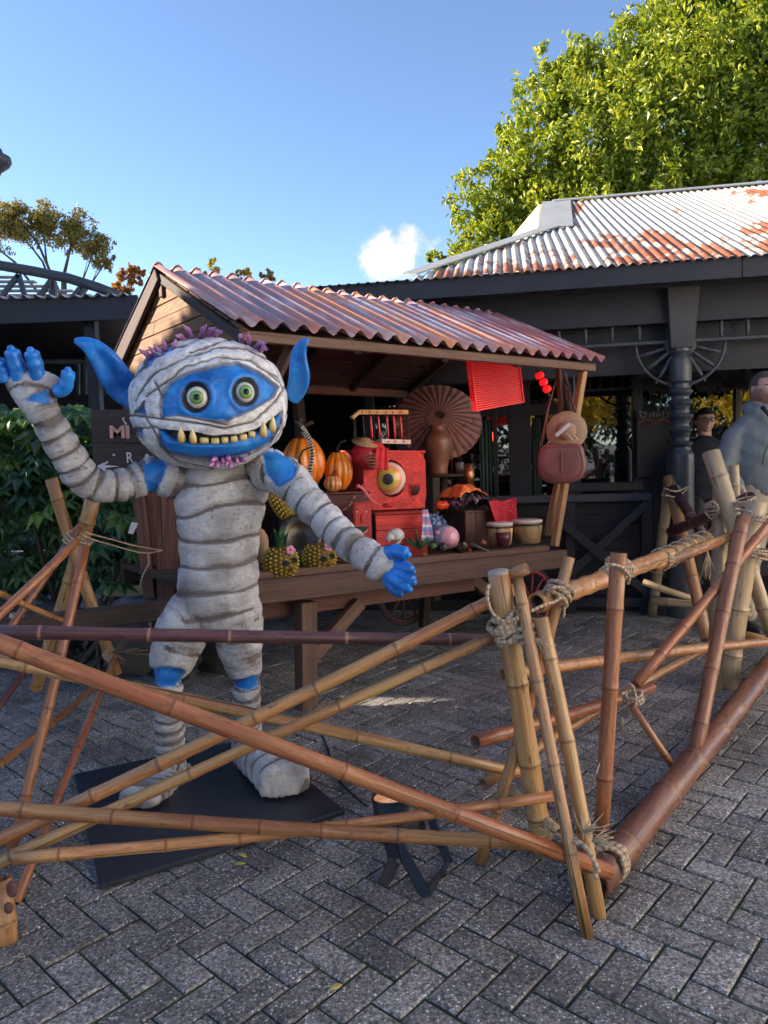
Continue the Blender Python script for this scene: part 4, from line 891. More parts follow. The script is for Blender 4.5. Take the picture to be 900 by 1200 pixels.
def eyeball(c, R, d, mat, name, parent, n=28, m=20):
    d = Vector(d).normalized(); a = Vector((0, 0, 1)).cross(d).normalized(); b = d.cross(a); vs = []; ms = []; fs = []
    for i in range(m+1):
        th = math.pi*i/m
        for k in range(n): an = 2*math.pi*k/n; vs.append(c+(d*math.cos(th)+a*math.sin(th)*math.cos(an)+b*math.sin(th)*math.sin(an))*R); ms.append(min(1, th/(math.pi*.5)))
    for i in range(m):
        for k in range(n): fs.append((i*n+k, (i+1)*n+k, (i+1)*n+(k+1) % n, i*n+(k+1) % n))
    mb = MB(); mb.add(vs, fs, None, ms); return mb.build(name, mat, parent) if parent else mb
mb = eyeball(C(es, t0+.03, ez), RH_*1.05, facing(ec)-CU*.1, EYE_BIG, 'eyeball', None); lone('giant_eyeball', EYE_BIG, mb, 'giant orange and green eyeball staring out of the hole in the red box', 'eyeball')
# torn bits on the red box: skeletal hand
BONE = plain('old bone', (.5, .42, .33), .6, .25, 30, .001)
c = ct(487, 580, t0-.02); hd = thing('skeleton_hand', c, 'thin dark skeletal hand clawing at the right edge of the red box', 'hand')
for k in range(5):
    a = -.5+k*.27; p = c+CU*(k-2)*.006; q = p+CU*math.sin(a)*.05+Vector((0, 0, .075)); mb = MB(); mb.tube([p, p.lerp(q, .5)-CV*.012, q], [.004, .0055, .003], 6); mb.build('finger_bone', plain('charred bone', (.06, .04, .04), .7, .3, 30, .001) if k == 0 else bpy.data.materials['charred bone'], hd)
# vial rack on top of the red box
RKW = plain('yellowish rack wood', (.6, .38, .16), .6, .2, 20, .001); REDG = plain('red liquid in glass', (.55, .03, .03), .1, .2, 10, 0); WH = plain('white painted rack', (.6, .55, .52), .6, .2, 20, .001)
t1 = .6; rk = thing('vial_rack', ct(463, 524, t1), 'wooden rack of hanging red vials on top of the red box', 'rack')
def bar(x0, y0, x1, y1, t, w, d, nm, mt, par): mb = MB(); mb.beam(ct(x0, y0, t), ct(x1, y1, t), d, w, up=(0, 0, 1)); return mb.build(nm, mt, par, .002)
bar(420, 483, 477, 483, t1, .03, .035, 'top_bar', RKW, rk); bar(446, 517, 480, 518, t1, .03, .03, 'bottom_bar', WH, rk); bar(412, 490, 421, 482, t1-.03, .022, .03, 'side_bar', RKW, rk); bar(415, 485, 417, 524, t1+.08, .02, .02, 'rack_leg', WOOD_DK, rk); bar(478, 485, 479, 524, t1+.06, .02, .02, 'rack_leg', WOOD_DK, rk)
for k, px in enumerate((425, 434, 443, 453, 461, 469)):
    y1 = 514; mb = MB(); a = ct(px, 487, t1); b = ct(px+2, y1, t1); mb.tube([a, a.lerp(b, .06), a.lerp(b, .9), b], [.006, .009, .009, .004], 10); mb.build('vial', REDG if k not in (0,) else BLACKP, rk)
for px in (424, 433, 442, 452, 460, 469): c = ct(px, 483, t1-.02); mb = MB(); mb.lathe([(0, 0), (.006, 0), (.006, .004), (0, .004)], c, -CV, n=10); mb.build('stud', WRED, rk)
for px in (455, 463, 473): c = ct(px, 517.5, t1-.018); mb = MB(); mb.lathe([(0, 0), (.006, 0), (.006, .004), (0, .004)], c, -CV, n=10); mb.build('stud', WRED, rk)
# pumpkins
def pmat(name, a, b): t = NT(name); m = t.attr('m'); n = t.noise(t.coord('g'), (10, 10, 10), 1, 4); return t.fin(t.mix(t.math('MULTIPLY', t.mr(m, .3, 1), .6), t.mix(t.mr(n, .35, .7), a, b), [x*.45 for x in a]), .3, t.bump(n, .001), Coat_Weight=.3)
PUM = pmat('orange pumpkin skin', (.85, .2, .015), (.9, .33, .04)); PUM2 = pmat('pale orange pumpkin skin', (.6, .2, .07), (.75, .34, .13)); STEM = plain('dark pumpkin stem', (.035, .025, .02), .7, .3, 30, .001)
def pumpkin(px, py, w, h, t, label, mat=PUM, ribs=10, stem=1, col=None):
    c = ct(px, py, t); k = pxm(c); R = w/2/k; H = h/k; b = c-Vector((0, 0, H/2)); T = thing('pumpkin', b, label, 'pumpkin', 'pumpkins on the wooden chest'); mb = MB()
    pr = [(R*(.25 if v in (0, 1) else math.sin(math.pi*(.06+.88*v))**.62), H*v if 0 < v < 1 else H*(.05 if v == 0 else .93)) for v in [0, .02, .06, .14, .25, .38, .5, .62, .75, .86, .94, .98, 1]]
    mb.lathe(pr, b, n=60, ribs=ribs, ribd=.14); mb.build('body', mat, T)
    p = b+Vector((0, 0, H*.93)); L = H*.34*stem; mb = MB(); mb.tube([p-Vector((0, 0, .01)), p+Vector((0, 0, L*.5)), p+Vector((L*.2, 0, L*.85)), p+Vector((L*.6, -.01, L))], [R*.17, R*.1, R*.09, R*.1], 8); mb.build('stem', STEM, T); return T
pumpkin(356, 543, 52, 62, .68, 'largest tall orange pumpkin, partly hidden behind the striped tail')
pumpkin(397, 552, 34, 46, .6, 'middle sized bright orange pumpkin right of the striped tail')
pumpkin(390, 567, 22, 19, .48, 'small pale pumpkin standing in front of the middle sized pumpkin', PUM2)
pumpkin(352, 560, 24, 30, .5, 'small pale gourd shaped pumpkin in front of the largest pumpkin', PUM2, stem=2.2)
# striped skeletal tail
tail = thing('striped_serpent', ct(370, 590, .3), 'black and white ribbed skeletal serpent hanging down in front of the pumpkins', 'serpent')
pl = [ct(x, y, .4) for x, y in ((352, 500), (358, 508), (364, 520), (366, 536), (363, 552), (364, 566), (368, 580), (374, 592))]
WHT = plain('bone white plastic', (.62, .6, .56), .5, .15, 30, 0)
def spl(pts, n):
    out = []; N = len(pts)-1
    for i in range(n+1):
        u = i/n*N; k = min(int(u), N-1); f = u-k; p0 = pts[max(k-1, 0)]; p1 = pts[k]; p2 = pts[k+1]; p3 = pts[min(k+2, N)]
        out.append(.5*((2*p1)+(p2-p0)*f+(2*p0-5*p1+4*p2-p3)*f*f+(3*p1-p0-3*p2+p3)*f**3))
    return out
sp_ = spl(pl, 62)
mb = MB(); mb.tube(sp_, .009, 8); mb.build('spine', BLACKP, tail)
mb = MB()
for i in range(1, 62, 2):
    d = (sp_[i+1]-sp_[i-1]).normalized(); mb.lathe([(0, -.002), (.021-.006*i/62, -.0022), (.022-.006*i/62, .002), (0, .0022)], sp_[i], (d+Vector((.25, 0, 0))).normalized(), n=10)
mb.build('rib', WHT, tail)
mb = MB(); c = sp_[0]; mb.tube([c+Vector((-.03, -.02, .03)), c+Vector((-.012, 0, .02)), c+Vector((.0, 0, .0)), c+Vector((.01, 0, -.03))], [.006, .018, .022, .012], 10); mb.ell(c+Vector((.0, 0, .035)), (.018, .012, .02), 10, 8); mb.build('head', STEM, tail)
fs_ = thing('skeleton_fish', ct(396, 620, .25), 'small black and white striped fish skeleton below the pumpkins', 'ornament')
a, b = ct(394, 602, .3), ct(404, 624, .3)
for k in range(7):
    p = a.lerp(b, k/6); L = .03*(1-.1*k); mb = MB(); mb.tube([p-CU*L+Vector((0, 0, L*.4)), p, p+CU*L*.8+Vector((0, 0, L*.2))], [.002, .004, .002], 5); mb.build('rib', WHT, fs_)
mb = MB(); mb.tube([a+Vector((0, 0, .015)), b], .004, 6); mb.build('spine', WHT, fs_); mb = MB(); mb.poly([a+Vector((0, 0, .0)), a+Vector((-.025, 0, .05)), a+Vector((.012, 0, .02))], -CV, .008); mb.build('head', WHT, fs_)
# cloths
def cloth(name, c, hu, hv, mat, label, amp=.02, fold=3, drop=0, seed=0, thick=.004, cat='cloth', skew=0, nu=26, nv=20, ridge=0):
    """rumpled cloth hanging over its support: c centre, hu/hv half vectors"""
    hu = Vector(hu); hv = Vector(hv); c = Vector(c); n = hu.cross(hv).normalized(); 
    if n.z < 0: n = -n
    def fn(u, v):
        a, b = u*2-1, v*2-1; w = amp*(mn.noise(Vector((a*fold+seed, b*fold, seed*.7)))*1.2+mn.noise(Vector((a*fold*2.3, b*fold*2.3+seed, 3)))*.6)
        edge = 1+.12*mn.noise(Vector((a*2, b*2, seed+9)))
        return c+hu*a*edge+hv*b*edge+n*(w+ridge*(1-a*a)*(1-b*b))-Vector((0, 0, drop))*max(0, (abs(a)**3))
    mb = MB(); mb.sheet(fn, nu, nv, thick); return lone(name, mat, mb, label, cat)
OR_C = plain('orange cloth', (.7, .22, .05), .8, .25, 15, .001); DK_C = NT('dark patterned cloth'); _v = DK_C.noise(DK_C.coord('obj'), sc=38, det=2); DK_C = DK_C.fin(DK_C.ramp(_v, [(.5, (.03, .015, .035)), (.56, (.03, .02, .04)), (.6, (.3, .25, .3))]), .8)
RD_C = NT('red bandana cloth'); _c = RD_C.coord('g'); _v = RD_C.n('ShaderNodeTexVoronoi'); RD_C.L(_c, _v.inputs['Vector']); _v.inputs['Scale'].default_value = 16; RD_C = RD_C.fin(RD_C.ramp(_v.outputs['Distance'], [(.1, (.7, .6, .58)), (.22, (.55, .02, .04))]), .85)
BL_C = NT('blue patterned cloth'); _v = BL_C.noise(BL_C.coord('obj'), sc=45, det=3); BL_C = BL_C.fin(BL_C.ramp(_v, [(.4, (.02, .05, .14)), (.52, (.05, .14, .32)), (.62, (.3, .42, .5))]), .8)
c = ct(545, 586, .55); cloth('patterned_cloth', c+Vector((0, 0, .005)), CU*.17, CV*.14, DK_C, 'dark cloth with a pale floral pattern heaped on the plank crate', .03, 4, .05, 3, ridge=.05)
cloth('orange_cloth', ct(543, 574, .55)+Vector((0, 0, .0)), CU*.14, CV*.12, OR_C, 'bright orange cloth lying on top of the dark patterned cloth', .018, 3, .05, 5, ridge=.04)
mb = MB(); c = ct(518, 592, .5); mb.ell(c, (.06, .04, .032), 16, 10, (CU, CV, Vector((0, 0, 1))), noise=.25, nsc=2); lone('red_bundle', plain('shiny red satin', (.6, .06, .02), .25, .2, 10, .001), mb, 'shiny orange red satin bundle tucked left of the dark patterned cloth', 'bundle')
def hang(u, v): 
    a = ct(572+33*u, 588-4*u, .38); b = ct(580+26*u, 618, .36); p = a.lerp(b, v); return p-CV*(.018*math.sin(u*15+1)*(.3+v))+Vector((0, 0, .008*math.sin(u*9)))
mb = MB(); mb.sheet(hang, 30, 12, .004); lone('red_bandana', RD_C, mb, 'red bandana cloth with white pattern hanging off the right side of the plank crate', 'cloth')
cloth('blue_cloth', ct(516, 612, .35), CU*.09+Vector((0, 0, -.02)), CV*.06+Vector((0, 0, .05)), BL_C, 'blue patterned cloth bunched in front of the plank crate', .03, 5, .05, 11)
PK_C = NT('pink and white striped sash'); _s = PK_C.n('ShaderNodeSeparateXYZ'); PK_C.L(PK_C.coord('g'), _s.inputs[0]); PK_C = PK_C.fin(PK_C.ramp(PK_C.math('FRACT', PK_C.math('MULTIPLY', _s.outputs[1], 3.0)), [(.3, (.6, .3, .42)), (.36, (.7, .66, .72)), (.55, (.7, .66, .72)), (.6, (.25, .3, .6))]), .8)
def sash(u, v): a = ct(495+7*u, 597, .33); b = ct(492+16*u, 634, .25); return a.lerp(b, v)-CV*.012*math.sin(u*12+v*2)
mb = MB(); mb.sheet(sash, 14, 12, .003); lone('striped_cloth', PK_C, mb, 'pink, white and blue striped sash hanging at the corner of the slatted crate', 'cloth')
# shrunken head bundle of red cloth on the chest
t = thing('wrapped_bundle', ct(436, 550, .4), 'wrapped bundle of red patterned cloth with a straw hat brim, left of the eyeball', 'bundle')
c = ct(432, 533, .48); k = pxm(c); mb = MB(); mb.ell(c, (20/k, 16/k, 17/k), 22, 16, noise=.18, nsc=2.5); mb.build('cloth_wrap', RD_C, t)
mb = MB(); c2 = ct(428, 517, .46); mb.lathe([(.0, .02), (.03, .018), (.04, .004), (.085, -.006), (.086, -.012), (0, -.008)], c2, (.25, -.35, 1), n=22); mb.build('hat', plain('tan straw', (.4, .22, .11), .8, .3, 30, .001), t)
for k2 in range(5):
    a = ct(424+k2*2, 535+k2*3, .36); b = ct(440+k2*1.5, 532+k2*4, .36); mb = MB(); mb.tube([a, a.lerp(b, .5)-CV*.008+Vector((0, 0, .006)), b], [.005, .0055, .003], 6); mb.build('finger', plain('brown wizened skin', (.2, .09, .06), .6, .3, 30, .001) if k2 == 0 else bpy.data.materials['brown wizened skin'], t)
def tailc(u, v): a = ct(440+14*u, 525, .38); b = ct(436+18*u, 551, .38); return a.lerp(b, v)-CV*.01*math.sin(u*14)
mb = MB(); mb.sheet(tailc, 14, 8, .003); mb.build('cloth_tail', plain('scarlet cloth', (.65, .02, .03), .7, .2, 12, .001), t)
# pink lizard
t = thing('pink_lizard', ct(432, 592, .36), 'pink rubber lizard draped over the front corner of the chest', 'toy'); PKR = plain('pink rubber', (.6, .14, .17), .45, .2, 30, .001)
b_ = spl([ct(x, y, .38) for x, y in ((418, 569), (424, 572), (430, 580), (437, 588), (447, 592))], 16); mb = MB(); mb.tube(b_, [.007, .011, .01, .008, .01, .012, .012, .012, .011, .01, .009, .008, .007, .006, .004, .003, .002], 8); mb.build('body', PKR, t)
for i, sx in ((3, 1), (3, -1), (9, 1), (9, -1)): p = b_[i]; mb = MB(); mb.tube([p, p+CU*.02*sx+Vector((0, 0, .012)), p+CU*.028*sx-Vector((0, 0, .008))], [.005, .004, .003], 6); mb.build('leg', PKR, t)
mb = MB(); c = ct(455, 592, .38); mb.ell(c, (.045, .03, .014), 14, 8, (CU, CV, Vector((0, 0, 1))), noise=.4, nsc=3); lone('red_rag', plain('crumpled red rag', (.5, .02, .03), .8, .3, 20, .002), mb, 'small crumpled red rag lying on the slatted crate below the eyeball', 'cloth')
# tiki face box
t = thing('tiki_mask', ct(424, 640, .33), 'narrow dark red carved mask with a grinning pale rimmed mouth', 'mask'); a = ct(424, 615, .36)
k = pxm(a); mb = MB(); mb.box(a, (CU*13/k, CV*.02, Vector((0, 0, 26/k)))); mb.build('board', RCR, t, .01)
def mk(px, py): return ct(px, py, .335)
mb = MB(); mb.tube([mk(416, 617), mk(432, 617), mk(430, 622), mk(424, 626), mk(418, 622)], .0035, 6, closed=True); mb.build('mouth_rim', BONE, t); mb = MB(); mb.poly([mk(416, 617), mk(432, 617), mk(430, 622), mk(424, 626), mk(418, 622)], -CV, .004); mb.build('mouth', BLACKP, t)
for px in (418, 429): mb = MB(); mb.ell(mk(px, 600), (.009, .004, .006), 10, 6, (CU, CV, Vector((0, 0, 1)))); mb.build('eye', BONE, t)
mb = MB(); mb.beam(mk(424, 602), mk(424, 613), .01, .01); mb.build('nose', RCR, t)
# bird skull, cabbage, ball, dark gourds, jug
t = thing('bird_skull', ct(463, 634, .12), 'white beaked bird skull above the statue blue thumb', 'skull'); c = ct(464, 627, .14); k = pxm(c)
mb = MB(); mb.ell(c, (10/k, 8/k, 8/k), 18, 12); mb.tube([c-CU*7/k, c-CU*11/k-Vector((0, 0, 3/k)), c-CU*13/k-Vector((0, 0, 7/k))], [6/k, 4/k, 1/k], 10); mb.build('cranium', WHT, t)
mb = MB(); mb.tube([c+CU*8/k, c+CU*6/k-Vector((0, 0, 8/k)), c-CU*2/k-Vector((0, 0, 11/k))], [2/k, 1.6/k, 1/k], 6); mb.build('jaw', WHT, t)
CAB = plain('cabbage leaf', (.06, .14, .05), .5, .4, 14, .002)
t = thing('cabbage', ct(490, 646, .1), 'leafy green cabbage with curled leaves on the front edge of the cart', 'cabbage'); rs = random.Random(2); c = ct(491, 640, .14)
for k2 in range(13):
    a = rs.uniform(0, 6.28); d = Vector((math.cos(a), math.sin(a)*.6, 0)); side = Vector((-d.y, d.x, 0)); L = rs.uniform(.05, .085); up = rs.uniform(.02, .09); W_ = rs.uniform(.03, .045)
    if k2 < 3: d = Vector((-.4, 0, 0)); up = .13; W_ = .022; L = .05
    mb = MB(); mb.sheet(lambda u, v: c+d*L*v+side*W_*(u-.5)*2*math.sin(math.pi*(.15+.8*v))+Vector((0, 0, up*v*v**.2-.02+.012*math.sin(9*u+k2)*v)), 8, 8, .002); mb.build('leaf', CAB, t)
mb = MB(); mb.ell(ct(507, 640, .12), (.035, .03, .022), 12, 8, noise=.3); lone('moss_clump', CAB, mb, 'low mossy green clump at the foot of the cabbage', 'moss')
t = thing('striped_ball', ct(525, 645, .15), 'round ball with pink and pale blue bands sitting against the blue cloth', 'ball')
c = ct(524, 630, .2); k = pxm(c); mb = eyeball(c, 14.5/k, facing(c)+CU*.5, None, '', None, 26, 20); mb.build('ball', eyemat('pink and blue banded paint', [(0, (.72, .34, .4)), (.34, (.72, .34, .4)), (.37, (.5, .2, .28)), (.42, (.75, .4, .45)), (.66, (.75, .42, .46)), (.7, (.3, .45, .65)), (1, (.4, .5, .62))]), t)
mb = MB(); mb.ell(ct(519, 641, .07), (.032, .03, .03), 16, 10, noise=.06); lone('dark_gourd', plain('dark purple gourd', (.05, .03, .04), .35, .3, 20, .001), mb, 'dark rounded gourd in front of the striped ball', 'gourd')
mb = MB(); c = ct(541, 642, .08); mb.lathe([(0, -.03), (.022, -.028), (.03, -.012), (.03, .008), (.02, .02), (.018, .03), (.024, .036), (.02, .038), (.014, .03), (0, .028)], c, (.5, -.5, .5), n=20); lone('metal_jug', TINM, mb, 'small tarnished metal jug tipped on its side by the front edge', 'jug')
mb = MB(); mb.tube([ct(551, 637, .12), ct(572, 646, .05)], [.012, .008], 10); lone('grey_stick', TWIG, mb, 'short pale grey stick lying between the jug and the bongo drums', 'stick')
mb = MB(); mb.tube(spl([ct(x, y, .2) for x, y in ((398, 640), (404, 632), (410, 642), (418, 636), (426, 644), (436, 640))], 30), .006, 7); lone('dark_vine', STEM, mb, 'dark tangled vine lying along the cart edge left of the statue hand', 'vine')
# loose clutter on the deck
for k2, (px, py, r, c_, lab) in enumerate(((407, 641, .02, (.5, .42, .33), 'tiny bone coloured skull left of the dark vine on the cart edge'), (550, 645, .014, (.5, .05, .03), 'tiny red bead lying between the metal jug and the grey stick'), (497, 650, .017, (.42, .2, .03), 'small ochre nut in front of the cabbage leaves'), (434, 649, .02, (.3, .28, .26), 'small grey pebble shaped ornament left of the statue hand'), (566, 636, .02, (.25, .1, .05), 'small brown coconut half beside the left bongo drum'), (512, 624, .018, (.55, .25, .4), 'small pink flower head resting on the blue cloth'))):
    mb = MB(); mb.ell(ct(px, py, .16), (r*1.1, r, r*.85), 14, 10, noise=.3, nsc=3); lone('ornament', plain('ornament paint %s' % ('bone', 'red', 'ochre', 'grey', 'brown', 'pink')[k2], c_, .5, .3, 60, .001), mb, lab, 'ornament')
t = thing('bead_string', ct(420, 632, .3), 'loop of pale and red beads draped over the dark chest below the pumpkins', 'beads')
for k2, q in enumerate(spl([ct(x, y, .47) for x, y in ((380, 582), (386, 596), (396, 600), (408, 594), (416, 582))], 20)): mb = MB(); mb.ell(q, (.006,)*3, 8, 6); mb.build('bead', BONE if k2 % 3 else WRED, t)
# bongos
DRW = wood('pale drum shell wood', (.5, .33, .16), dark=.75, bump=.001); SKIN = plain('drum skin', (.6, .56, .5), .5, .08, 20, 0); BLKM = plain('black metal hoop', (.015, .015, .018), .3, .2, 20, 0)
t = thing('bongo_drums', ct(602, 640, .15), 'pair of pale wooden bongo drums with black hoops at the right end of the cart', 'drums')
for i, (px, py, w, h) in enumerate(((586, 627, 32, 26), (618, 624, 37, 27))):
    c = ct(px, py+h/2-2, .2); k = pxm(c); R = w/2/k; H = h/k; mb = MB(); mb.lathe([(0, 0), (R*.8, 0), (R*.93, H*.6), (R*.95, H*.93), (0, H*.93)], c, n=26); mb.build('shell', DRW, t)
    mb = MB(); mb.tube([c+Vector((math.cos(a)*R*.99, math.sin(a)*R*.99, H*.82)) for a in np.linspace(0, 6.283, 27)[:-1]], .006, 6, closed=True); mb.build('hoop', BLKM, t)
    mb = MB(); mb.lathe([(R*.95, H*.88), (R*.99, H*.96), (R*.9, H*1.0), (0, H*.99)], c, n=26); mb.build('skin', SKIN, t)
    for a in (3.5, 4.4, 5.3, 6.1): mb = MB(); p = c+Vector((math.cos(a)*R*1.02, math.sin(a)*R*1.02, H*.82)); mb.tube([p, p-Vector((0, 0, H*.45))], .0025, 5); mb.build('tension_rod', BLKM, t)
c = ct(590, 640, .1); k = pxm(c); mb = MB(); mb.lathe([(0, 0), (7/k, 0), (8.5/k, 9/k), (9/k, 16/k), (0, 16/k)], c, n=20); lone('small_drum', plain('dark maroon drum shell', (.1, .02, .025), .3, .3, 20, 0), mb, 'tiny dark maroon drum standing in front of the left bongo', 'drum')
# clay vase on a round stand, parasol, candle cup
RST = plain('brown glazed clay', (.17, .085, .05), .35, .35, 8, .003)
c = ct(514, 556, .8); k = pxm(c); R = 17/k; H = 58/k; mb = MB(); mb.lathe([(0, 0), (R*.6, 0), (R*.66, H*.04), (R*.62, H*.1), (R*.8, H*.35), (R*1.0, H*.62), (R*.95, H*.76), (R*.6, H*.86), (R*.5, H*.9), (R*.58, H*.97), (R*.6, H), (R*.48, H), (R*.42, H*.9), (0, H*.85)], c, n=32); lone('clay_vase', RST, mb, 'tall brown glazed clay vase in front of the paper parasol', 'vase')
t = thing('round_stand', c-Vector((0, 0, .35)), 'small dark round table under the clay vase and brass cylinder', 'table'); mb = MB(); mb.lathe([(0, -.02), (.15, -.018), (.155, -.002), (0, -.002)], c+CU*.05, n=28); mb.build('top', WOOD_DK, t); mb = MB(); mb.lathe([(.03, -.36), (.02, -.2), (.03, -.021)], c+CU*.05, n=12); mb.build('leg', WOOD_DK, t)
mb = MB(); c = ct(550, 572, .7); k = pxm(c); mb.lathe([(0, 0), (6.5/k, 0), (6.3/k, 29/k), (5.6/k, 29/k), (5.4/k, 2/k), (0, 2/k)], c, n=22); lone('brass_cylinder', plain('hammered brass', (.55, .3, .14), .3, .3, 40, .002, Metallic=.9), mb, 'hammered brass cylinder standing behind the orange cloth', 'container')
mb = MB(); c = ct(539, 555, .8); k = pxm(c); mb.lathe([(0, 0), (5/k, 0), (5/k, 13/k), (4.2/k, 13/k), (4/k, 2/k), (0, 2/k)], c, n=16); lone('tin_cup', plain('grey tin', (.35, .36, .38), .4, .2, 20, .001, Metallic=.6), mb, 'little grey tin cup between the vase and the brass cylinder', 'cup')
# parasol: pleated paper, ribs
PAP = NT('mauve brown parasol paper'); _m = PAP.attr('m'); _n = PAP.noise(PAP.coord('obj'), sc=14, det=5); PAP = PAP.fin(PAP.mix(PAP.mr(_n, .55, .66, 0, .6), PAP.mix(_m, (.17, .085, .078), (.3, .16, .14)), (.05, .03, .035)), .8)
c0 = ct(515, 488, .95); k = pxm(c0); R = 52/k; dn = (facing(c0)+CU*.15+Vector((0, 0, .5))).normalized(); t = thing('paper_parasol', c0-Vector((0, 0, R*.8)), 'open mauve brown paper parasol propped up behind the clay vase', 'parasol')
ea = Vector((0, 0, 1)).cross(dn).normalized(); eb = dn.cross(ea); nr = 32; vs = []; ms = []; gs = []
for j in range(2):
    for i in range(9):
        rr = i/8
        for k2 in range(nr*2):
            a = 2*math.pi*k2/(nr*2); pl = .006*rr*(1 if k2 % 2 else -1); sc = (.985 if k2 % 2 else 1)
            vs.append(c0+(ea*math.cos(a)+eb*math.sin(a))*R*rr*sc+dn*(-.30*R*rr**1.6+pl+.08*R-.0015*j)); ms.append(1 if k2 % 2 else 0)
K = 9*nr*2; fs = []
for j in range(2):
    for i in range(8):
        for k2 in range(nr*2):
            q = (j*K+i*nr*2+k2, j*K+i*nr*2+(k2+1) % (nr*2), j*K+(i+1)*nr*2+(k2+1) % (nr*2), j*K+(i+1)*nr*2+k2); fs.append(q if j == 0 else q[::-1])
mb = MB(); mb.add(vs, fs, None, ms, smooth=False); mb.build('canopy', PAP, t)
for k2 in range(nr):
    a = 2*math.pi*k2/nr; path = [c0+(ea*math.cos(a)+eb*math.sin(a))*R*rr+dn*(-.30*R*rr**1.6+.08*R+.003) for rr in (0.04, .5, 1.01)]; mb = MB(); mb.tube(path, .0022, 4); mb.build('rib', WOOD_DK, t)
mb = MB(); mb.tube([c0+dn*.05, c0-dn*.5], .008, 8); mb.build('handle', WOOD_DK, t)
# red woven basket shade hanging from the eave
def redlit(name, e, c=(.6, .01, .015)): t = NT(name); return t.fin(c, .45, None, Emission_Color=(1, .012, .02, 1), Emission_Strength=e)
REDW = redlit('red plastic weave', .05)
t = thing('red_basket_shade', ct(582, 430, .2), 'hanging box shade of glowing red plastic mesh under the stall eave', 'lamp shade')
q00, q10, q11, q01 = ct(551, 421, .2), ct(607, 417, .2), ct(613, 471, .2), ct(558, 481, .2)
for dep in (0, .035):
    for i in range(23):
        v = i/22; a = q00.lerp(q01, v)+CV*dep; b = q10.lerp(q11, v)+CV*dep; mb_ = MB(); mb_.beam(a, b, .003, .0075, up=(q01-q00)); mb_.build('strip', REDW, t)
    for i in range(30):
        u = i/29; a = q00.lerp(q10, u)+CV*(dep+.003); b = q01.lerp(q11, u)+CV*(dep+.003); mb_ = MB(); mb_.beam(a, b, .004, .0022, up=CV); mb_.build('cross_strip', REDW, t)
for a, b in ((q00, q10), (q10, q11), (q11, q01), (q01, q00)): mb = MB(); mb.beam(a-CV*.004, b-CV*.004, .01, .012, up=CV); mb.build('frame_bar', REDW, t)
for a in (q00, q10): mb = MB(); mb.tube([a, a+Vector((0, 0, .1))], .0015, 4); mb.build('cord', BLACKP, t)
t = thing('red_lantern', ct(633, 448, .1), 'small string of three glossy red lantern beads hanging right of the red mesh shade', 'lantern')
for i, (px, py) in enumerate(((632.5, 440), (637, 448), (641, 456))):
    c = ct(px, py, .1); ax = (ct(641, 456, .1)-ct(633, 440, .1)).normalized(); s2 = ax.cross(CV).normalized(); mb = MB(); mb.lathe([(.012, -.021), (.026, -.017), (.031, -.008), (.031, .008), (.026, .017), (.012, .021)], c, ax, n=18); mb.build('bead', redlit('glowing red bead', .22) if i == 0 else bpy.data.materials['glowing red bead'], t)
mb = MB(); mb.tube([ct(628, 428, .1), ct(631, 435, .1)], .008, 8); mb.tube([ct(642, 460, .1), ct(645, 468, .1)], [.012, .004], 8); mb.build('cap', BLKM, t)
rl = bpy.data.lights.new('red_lamp', 'POINT'); rl.energy = 1.1; rl.color = (1, .06, .03); rl.shadow_soft_size = .06; ro = bpy.data.objects.new('red_lamp', rl); COL.objects.link(ro); ro.parent = t; ro.location = ct(560, 500, .1)-t.location
# satchel and hat hung on the right post
LEA = NT('red brown leather'); _n = LEA.noise(LEA.coord('obj'), sc=60, det=5); _b = LEA.noise(LEA.coord('obj'), sc=8, det=3); LEA = LEA.fin(LEA.ramp(_b, [(.3, (.15, .05, .045)), (.7, (.25, .09, .075))]), .45, LEA.bump(_n, .001))
t = thing('leather_satchel', ct(658, 565, -.03), 'red brown leather satchel hanging from the right hand stall post', 'bag'); c = ct(658, 542, -.03); k = pxm(c); fd = facing(c); sd = Vector((0, 0, 1)).cross(fd)
def outl(sc=1.0):
    pts = []
    for a in np.linspace(0, 1, 28)[:-1]:
        an = a*2*math.pi; x, y = math.cos(an), math.sin(an); x = math.copysign(abs(x)**(.3 if y > 0 else .7), x); y = math.copysign(abs(y)**(.25 if y > 0 else .85), y); w = 28.5 if y < 0 else 28.5-4.5*y; pts.append((x*w*sc, y*22*sc if y > 0 else y*25*sc))
    return pts
vs = []; fs = []; n = 27
for j, (sc, d) in enumerate(((.0, .034), (.6, .033), (.93, .028), (1.0, .014), (1.0, -.014), (.93, -.028), (.6, -.033), (0, -.033))):
    for x, y in outl(max(sc, .001)): vs.append(c+sd*x/k+Vector((0, 0, y/k))+fd*d)
for j in range(7):
    for i in range(n): fs.append((j*n+i, j*n+(i+1) % n, (j+1)*n+(i+1) % n, (j+1)*n+i))
mb = MB(); mb.add(vs, fs); mb.build('bag_body', LEA, t)
mb = MB(); mb.beam(c+fd*.037+Vector((0, 0, 14/k)), c+fd*.037-Vector((0, 0, 12/k)), .016, .006, up=fd); mb.build('strap_tab', LEA, t, .002)
mb = MB(); mb.tube([c+fd*.03+sd*x/k*.9+Vector((0, 0, y/k*.9))+fd*.002 for x, y in outl(.95)], .0022, 5, closed=True); mb.build('piping', LEA, t)
for pts_ in (((634, 521), (642, 480), (651, 447)), ((686, 525), (677, 490), (667, 460))): mb = MB(); mb.tube([ct(x, y, -.03) for x, y in pts_], .004, 6, flat=((0, 0, 1), 1.8)); mb.build('strap', LEA, t)
t = thing('straw_hat', ct(663, 520, .0), 'tan straw hat with a pale tag and a badge tucked behind the satchel', 'hat'); c = ct(664, 505, .0); k = pxm(c); STR = plain('tan straw felt', (.38, .24, .15), .8, .2, 30, .001)
